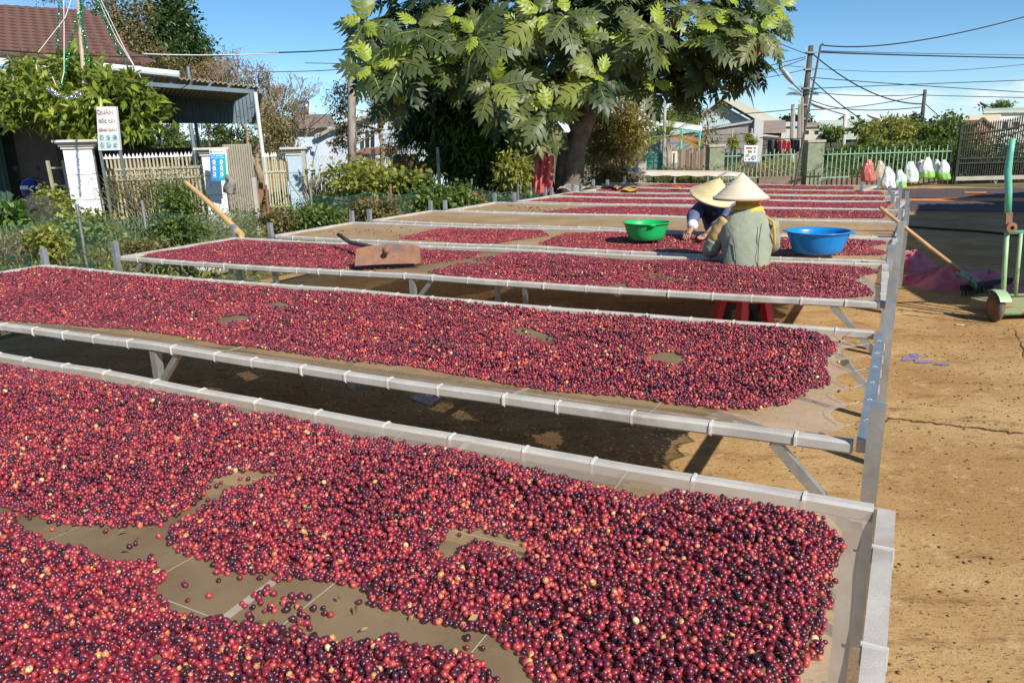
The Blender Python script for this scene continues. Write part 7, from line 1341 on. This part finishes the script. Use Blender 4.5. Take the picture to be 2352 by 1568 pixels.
for lab, x, y, Y, rx, ry, m in (('leafy bushes behind the big grey gate, left part', 2225, 350, 25, 50, 40, HM), ('leafy bushes behind the big grey gate, right part', 2310, 352, 25.5, 55, 36, L_MID), ('dark growth low behind the big grey gate', 2270, 395, 24.5, 90, 22, L_DARK)):
    shrub('bush', lab, x, y, Y, rx, ry, m, .11, 46, 44, .5, 'bush', 'bushes behind the grey gate')

# ------------------------------------------------------------------ coffee drying on tarpaulins on the ground
ORT = MATS['orange_tarp']; BEAN = mat('dried_coffee', (.060, .042, .045), (.135, .10, .10), .9, scale=42, detail=5, bump=.9, bscale=70, c3=(.05, .035, .04), s3=5, lo3=.5, hi3=.7)
def tarp(label, poly, over, label2):
    mb = MB(); mb.prism([gp(x, y, .016) for x, y in poly], (0, 0, -.006)); o = single('tarpaulin', mb, ORT, label, 'tarpaulin')
    (x0, y0), (x1, y1), (x2, y2), (x3, y3) = over; c4 = [gp(x0, y0, .02), gp(x1, y1, .02), gp(x2, y2, .02), gp(x3, y3, .02)]
    mb = MB()
    def fn(i, j):
        p = c4[0]*(1-i)*(1-j)+c4[1]*i*(1-j)+c4[2]*i*j+c4[3]*(1-i)*j; e = min(i*30, (1-i)*30, j*9, (1-j)*9, 1); return p+z1*(.035*e+.012*wob(p[0]*3, p[1]*3)*e)
    mb.grid(fn, 120, 30); q = single('dried_coffee', mb, BEAN, label2, 'coffee', kind='stuff', smooth=True)
tarp('orange tarpaulin under the nearer spread of dark coffee, right of the tables', [(2050, 486), (2620, 494), (2600, 459), (2052, 454)], [(2052, 484.5), (2618, 492), (2560, 464), (2054, 462)], 'nearer dark spread of drying coffee on the yard floor')
tarp('orange tarpaulin under the farther spread of dark coffee, before the gate', [(2040, 456), (2590, 456), (2560, 431), (2030, 433)], [(2042, 454.5), (2580, 453), (2540, 432), (2034, 434)], 'farther dark spread of drying coffee before the grey gate')
mb = MB(); mb.prism([gp(x, y, .026) for x, y in ((2214, 447), (2264, 447.6), (2266, 444.6), (2216, 444.4))], (0, 0, .006)); mb2 = mb; c_ = np.array(mb.v).mean(0); mb.v = [(p[0], p[1], p[2]+.04) for p in mb.v]; single('tarp_strip', mb, ORT, 'short orange strip showing through the farther coffee spread', 'tarpaulin')
mb = MB(); mb.tube([gp(2050+i*40, 517+i*3.1+math.sin(i)*.8, .02) for i in range(10)], .022, 6); single('hose', mb, WIRE, 'black hose lying across the shaded yard floor', 'hose')
# pink sheet heap and rake
PINK = mat('pink_sheet', (.48, .10, .13), (.60, .20, .24), .75, scale=6, detail=6, bump=.5, bscale=12, c3=(.50, .24, .32), s3=2.5, lo3=.5, hi3=.7)
mb = MB()
for k, (x, y, rx, ry, h) in enumerate(((2092, 618, .28, .22, .20), (2120, 654, .34, .13, .11), (2185, 662, .36, .18, .20), (2150, 640, .30, .18, .11), (2268, 652, .30, .17, .14), (2330, 672, .3, .12, .08))):
    c = gp(x, y, 0); 
    def fn(i, j, c=c, rx=rx, ry=ry, h=h, k=k):
        a = i*2*math.pi; r = j**.8; rr_ = r*(1+.12*math.sin(3*a+k)+.07*math.sin(7*a+k*2)); z = h*math.cos(r*math.pi/2)**.8*(1+.16*math.sin(4*a+r*5+k)+.08*math.sin(9*a-r*7)); return c+UU*rx*rr_*math.cos(a)+VV*ry*rr_*math.sin(a)+z1*max(z, .004)
    mb.grid(fn, 48, 12)
single('sheet_heap', mb, PINK, 'crumpled pink sheet heaped on the shaded floor under the rake handle', 'sheet', smooth=True)
mb = MB(); mb.tube([gp(2200, 628, .20), gp(2216, 630, .24), gp(2232, 645, .2), gp(2238, 660, .08)], .028, 8); single('strap', mb, mat('mint_strap', (.12, .36, .27), (.2, .45, .35), .6, scale=6), 'mint green strap lying on the pink sheet', 'strap', smooth=True)
RK = Thing('rake', 'long handled rake leaning on the table posts, head on the floor by the cart', 'rake', gp(2256, 666, 0)); h0 = gp(2256, 660, .05); h1 = gp(2021, 476, .93); mb = MB(); mb.tube([h0, h0*.5+h1*.5-z1*.01, h1], [.02, .022, .018], 8); RK.part('handle', mb, mat('tan_handle', (.36, .22, .10), (.50, .33, .17), .55, scale=5, stretch=(1, 1, .4)), smooth=True)
a, b = gp(2208, 674, .03), gp(2320, 656, .03); mb = MB(); mb.bar(a+z1*.06, b+z1*.06, .05, .05); RK.part('head', mb, mat('dark_brush', (.025, .022, .02), (.05, .045, .04), .9, scale=9))
for i in range(26): p = a+(b-a)*(i+.5)/26; mb = MB(); mb.bar(p+z1*.05, p+np.array([random.gauss(0, .008), -.03, -.024]), .012, .01); RK.part('tine', mb, MATS['dark_brush'])

# ------------------------------------------------------------------ green hand cart at the right edge
cg = gp(2281, 738, 0); Yc = cg[1]; CT = Thing('hand_cart', 'rusty green hand cart with one tall broken upright at the right edge', 'cart', cg); CGR = mat('worn_green_paint', (.26, .42, .22), (.36, .52, .30), .5, .1, scale=7, detail=7, bump=.15, c3=(.18, .13, .08), s3=6, lo3=.54, hi3=.66); CMI = mat('worn_mint_paint', (.10, .45, .33), (.16, .52, .40), .5, .1, scale=7, detail=7, c3=(.30, .20, .15), s3=5, lo3=.56, hi3=.64)
def cp(x, y, dy=0.): return at(x, y, Yc+dy)
px1 = lambda n: PX(n, np.linalg.norm(cg-EYE))
mb = MB(); mb.tube([cp(2303, 700), cp(2307, 620), cp(2313, 530)], px1(4.6), 10); CT.part('upright', mb, CGR, smooth=True)
mb = MB(); mb.tube([cp(2315, 490), cp(2317, 440), cp(2315, 396), cp(2320, 356), cp(2326, 318)], [px1(6), px1(6), px1(6.4), px1(5.6), px1(5.2)], 10); CT.part('broken_upright', mb, CMI, smooth=True)
mb = MB(); mb.bar(cp(2316, 515, -.02), cp(2317, 488, -.02), px1(12), px1(5), up=(0, 1, 0)); CT.part('splice', mb, RUST)
mb = MB(); mb.lathe(cp(2322, 523, -.04), [(px1(4), -.03), (px1(9), -.03), (px1(10), -.015), (px1(10), .015), (px1(4), .02), (px1(4), -.03)], 18, ((1, 0, 0), (0, 0, 1.), (0, -1., 0))); CT.part('hub_ring', mb, RUST, smooth=False)
right = np.array([1., .05, 0])
for x, y, r, L_, m in ((2314, 534, 4, 1.15, CMI), (2306, 679, 3.4, 1.2, CGR), (2303, 720, 4.5, 1.2, CGR)):
    mb = MB(); a = cp(x, y); mb.tube([a, a+right*L_], px1(r), 8); CT.part('cross_bar', mb, m, smooth=True)
for i, x in enumerate((2345, 2388, 2431, 2474, 2517)):
    mb = MB(); mb.tube([cp(x-13, 679), cp(x, 535)], px1(3.6), 8); CT.part('bar', mb, CGR, smooth=True)
a0 = cp(2308, 686); mb = MB(); mb.box(a0+np.array([.56, .0, -.055]), (1.1, .02, .13)); mb.box(a0+np.array([.56, .25, -.10]), (1.1, .5, .02)); CT.part('side_panel', mb, mat('rusty_green_panel', (.22, .26, .13), (.30, .30, .16), .7, scale=6, detail=7, c3=(.30, .15, .07), s3=4, lo3=.5, hi3=.65))
RUB = mat('dusty_rubber', (.10, .075, .055), (.17, .13, .095), .95, scale=14, bump=.3)
wr = px1(28); 
for off in (0., 1.05):
    wc = cg+np.array([off, off*.05, wr*.97]); mb = MB(); tyre(mb, wc, wr, px1(9), unit(np.array([1., -.12, 0])), 26); w = CT.part('wheel', mb, RUB, smooth=True); mb = MB(); ax_ = unit(np.array([1., -.12, 0])); mb.lathe(wc, [(0, -.03), (wr*.62, -.03), (wr*.66, 0), (wr*.62, .03), (0, .03)], 18, (np.cross(ax_, z1), z1, ax_)); CT.part('rim', mb, RUST, w)
mb = MB(); mb.tube([cg+np.array([0, 0, wr]), cg+np.array([1.05, .05, wr])], px1(4), 8); CT.part('axle', mb, RUST)
mb = MB(); mb.grid(lambda i, j: cg+np.array([(j-.5)*px1(22)-.0, -math.cos(.5+i*1.6)*(wr+.03)*1, wr+math.sin(.5+i*1.6)*(wr+.03)]), 10, 2); mb.grid(lambda i, j: cg+np.array([(.5-j)*px1(22), -math.cos(.5+i*1.6)*(wr+.024), wr+math.sin(.5+i*1.6)*(wr+.024)]), 10, 2); CT.part('mudguard', mb, CGR)

# ------------------------------------------------------------------ the shed off to the right whose roof shades that side of the yard
hR_ = 3.2; lift = SUN*(hR_/SUN[2]); poly = [(2066, 652), (2052, 600), (2050, 497), (2107, 494), (2107, 474)]
poly += [(2107+i*11, 474+(1.6 if i % 2 else -.6)) for i in range(1, 17)] + [(2230, 466), (2165, 460), (2270, 451), (2360, 446), (2700, 441), (2900, 780), (2268, 706), (2143, 697)]
P_ = [gp(x, y, 0)+lift for x, y in poly]; SD = Thing('open_shed', 'open sided roof beyond the right edge that shades the yard floor', 'shed', np.array(P_).mean(0)*np.array([1, 1, 0])); mb = MB(); mb.prism(P_, (0, 0, .05)); SD.part('roof_sheet', mb, TINR)
for i in (3, 24, 27, 29):
    p = P_[min(i, len(P_)-1)]*.9+np.array(P_).mean(0)*.1; mb = MB(); mb.bar((p[0], p[1], 0), p, .08, .08); SD.part('post', mb, STEEL)
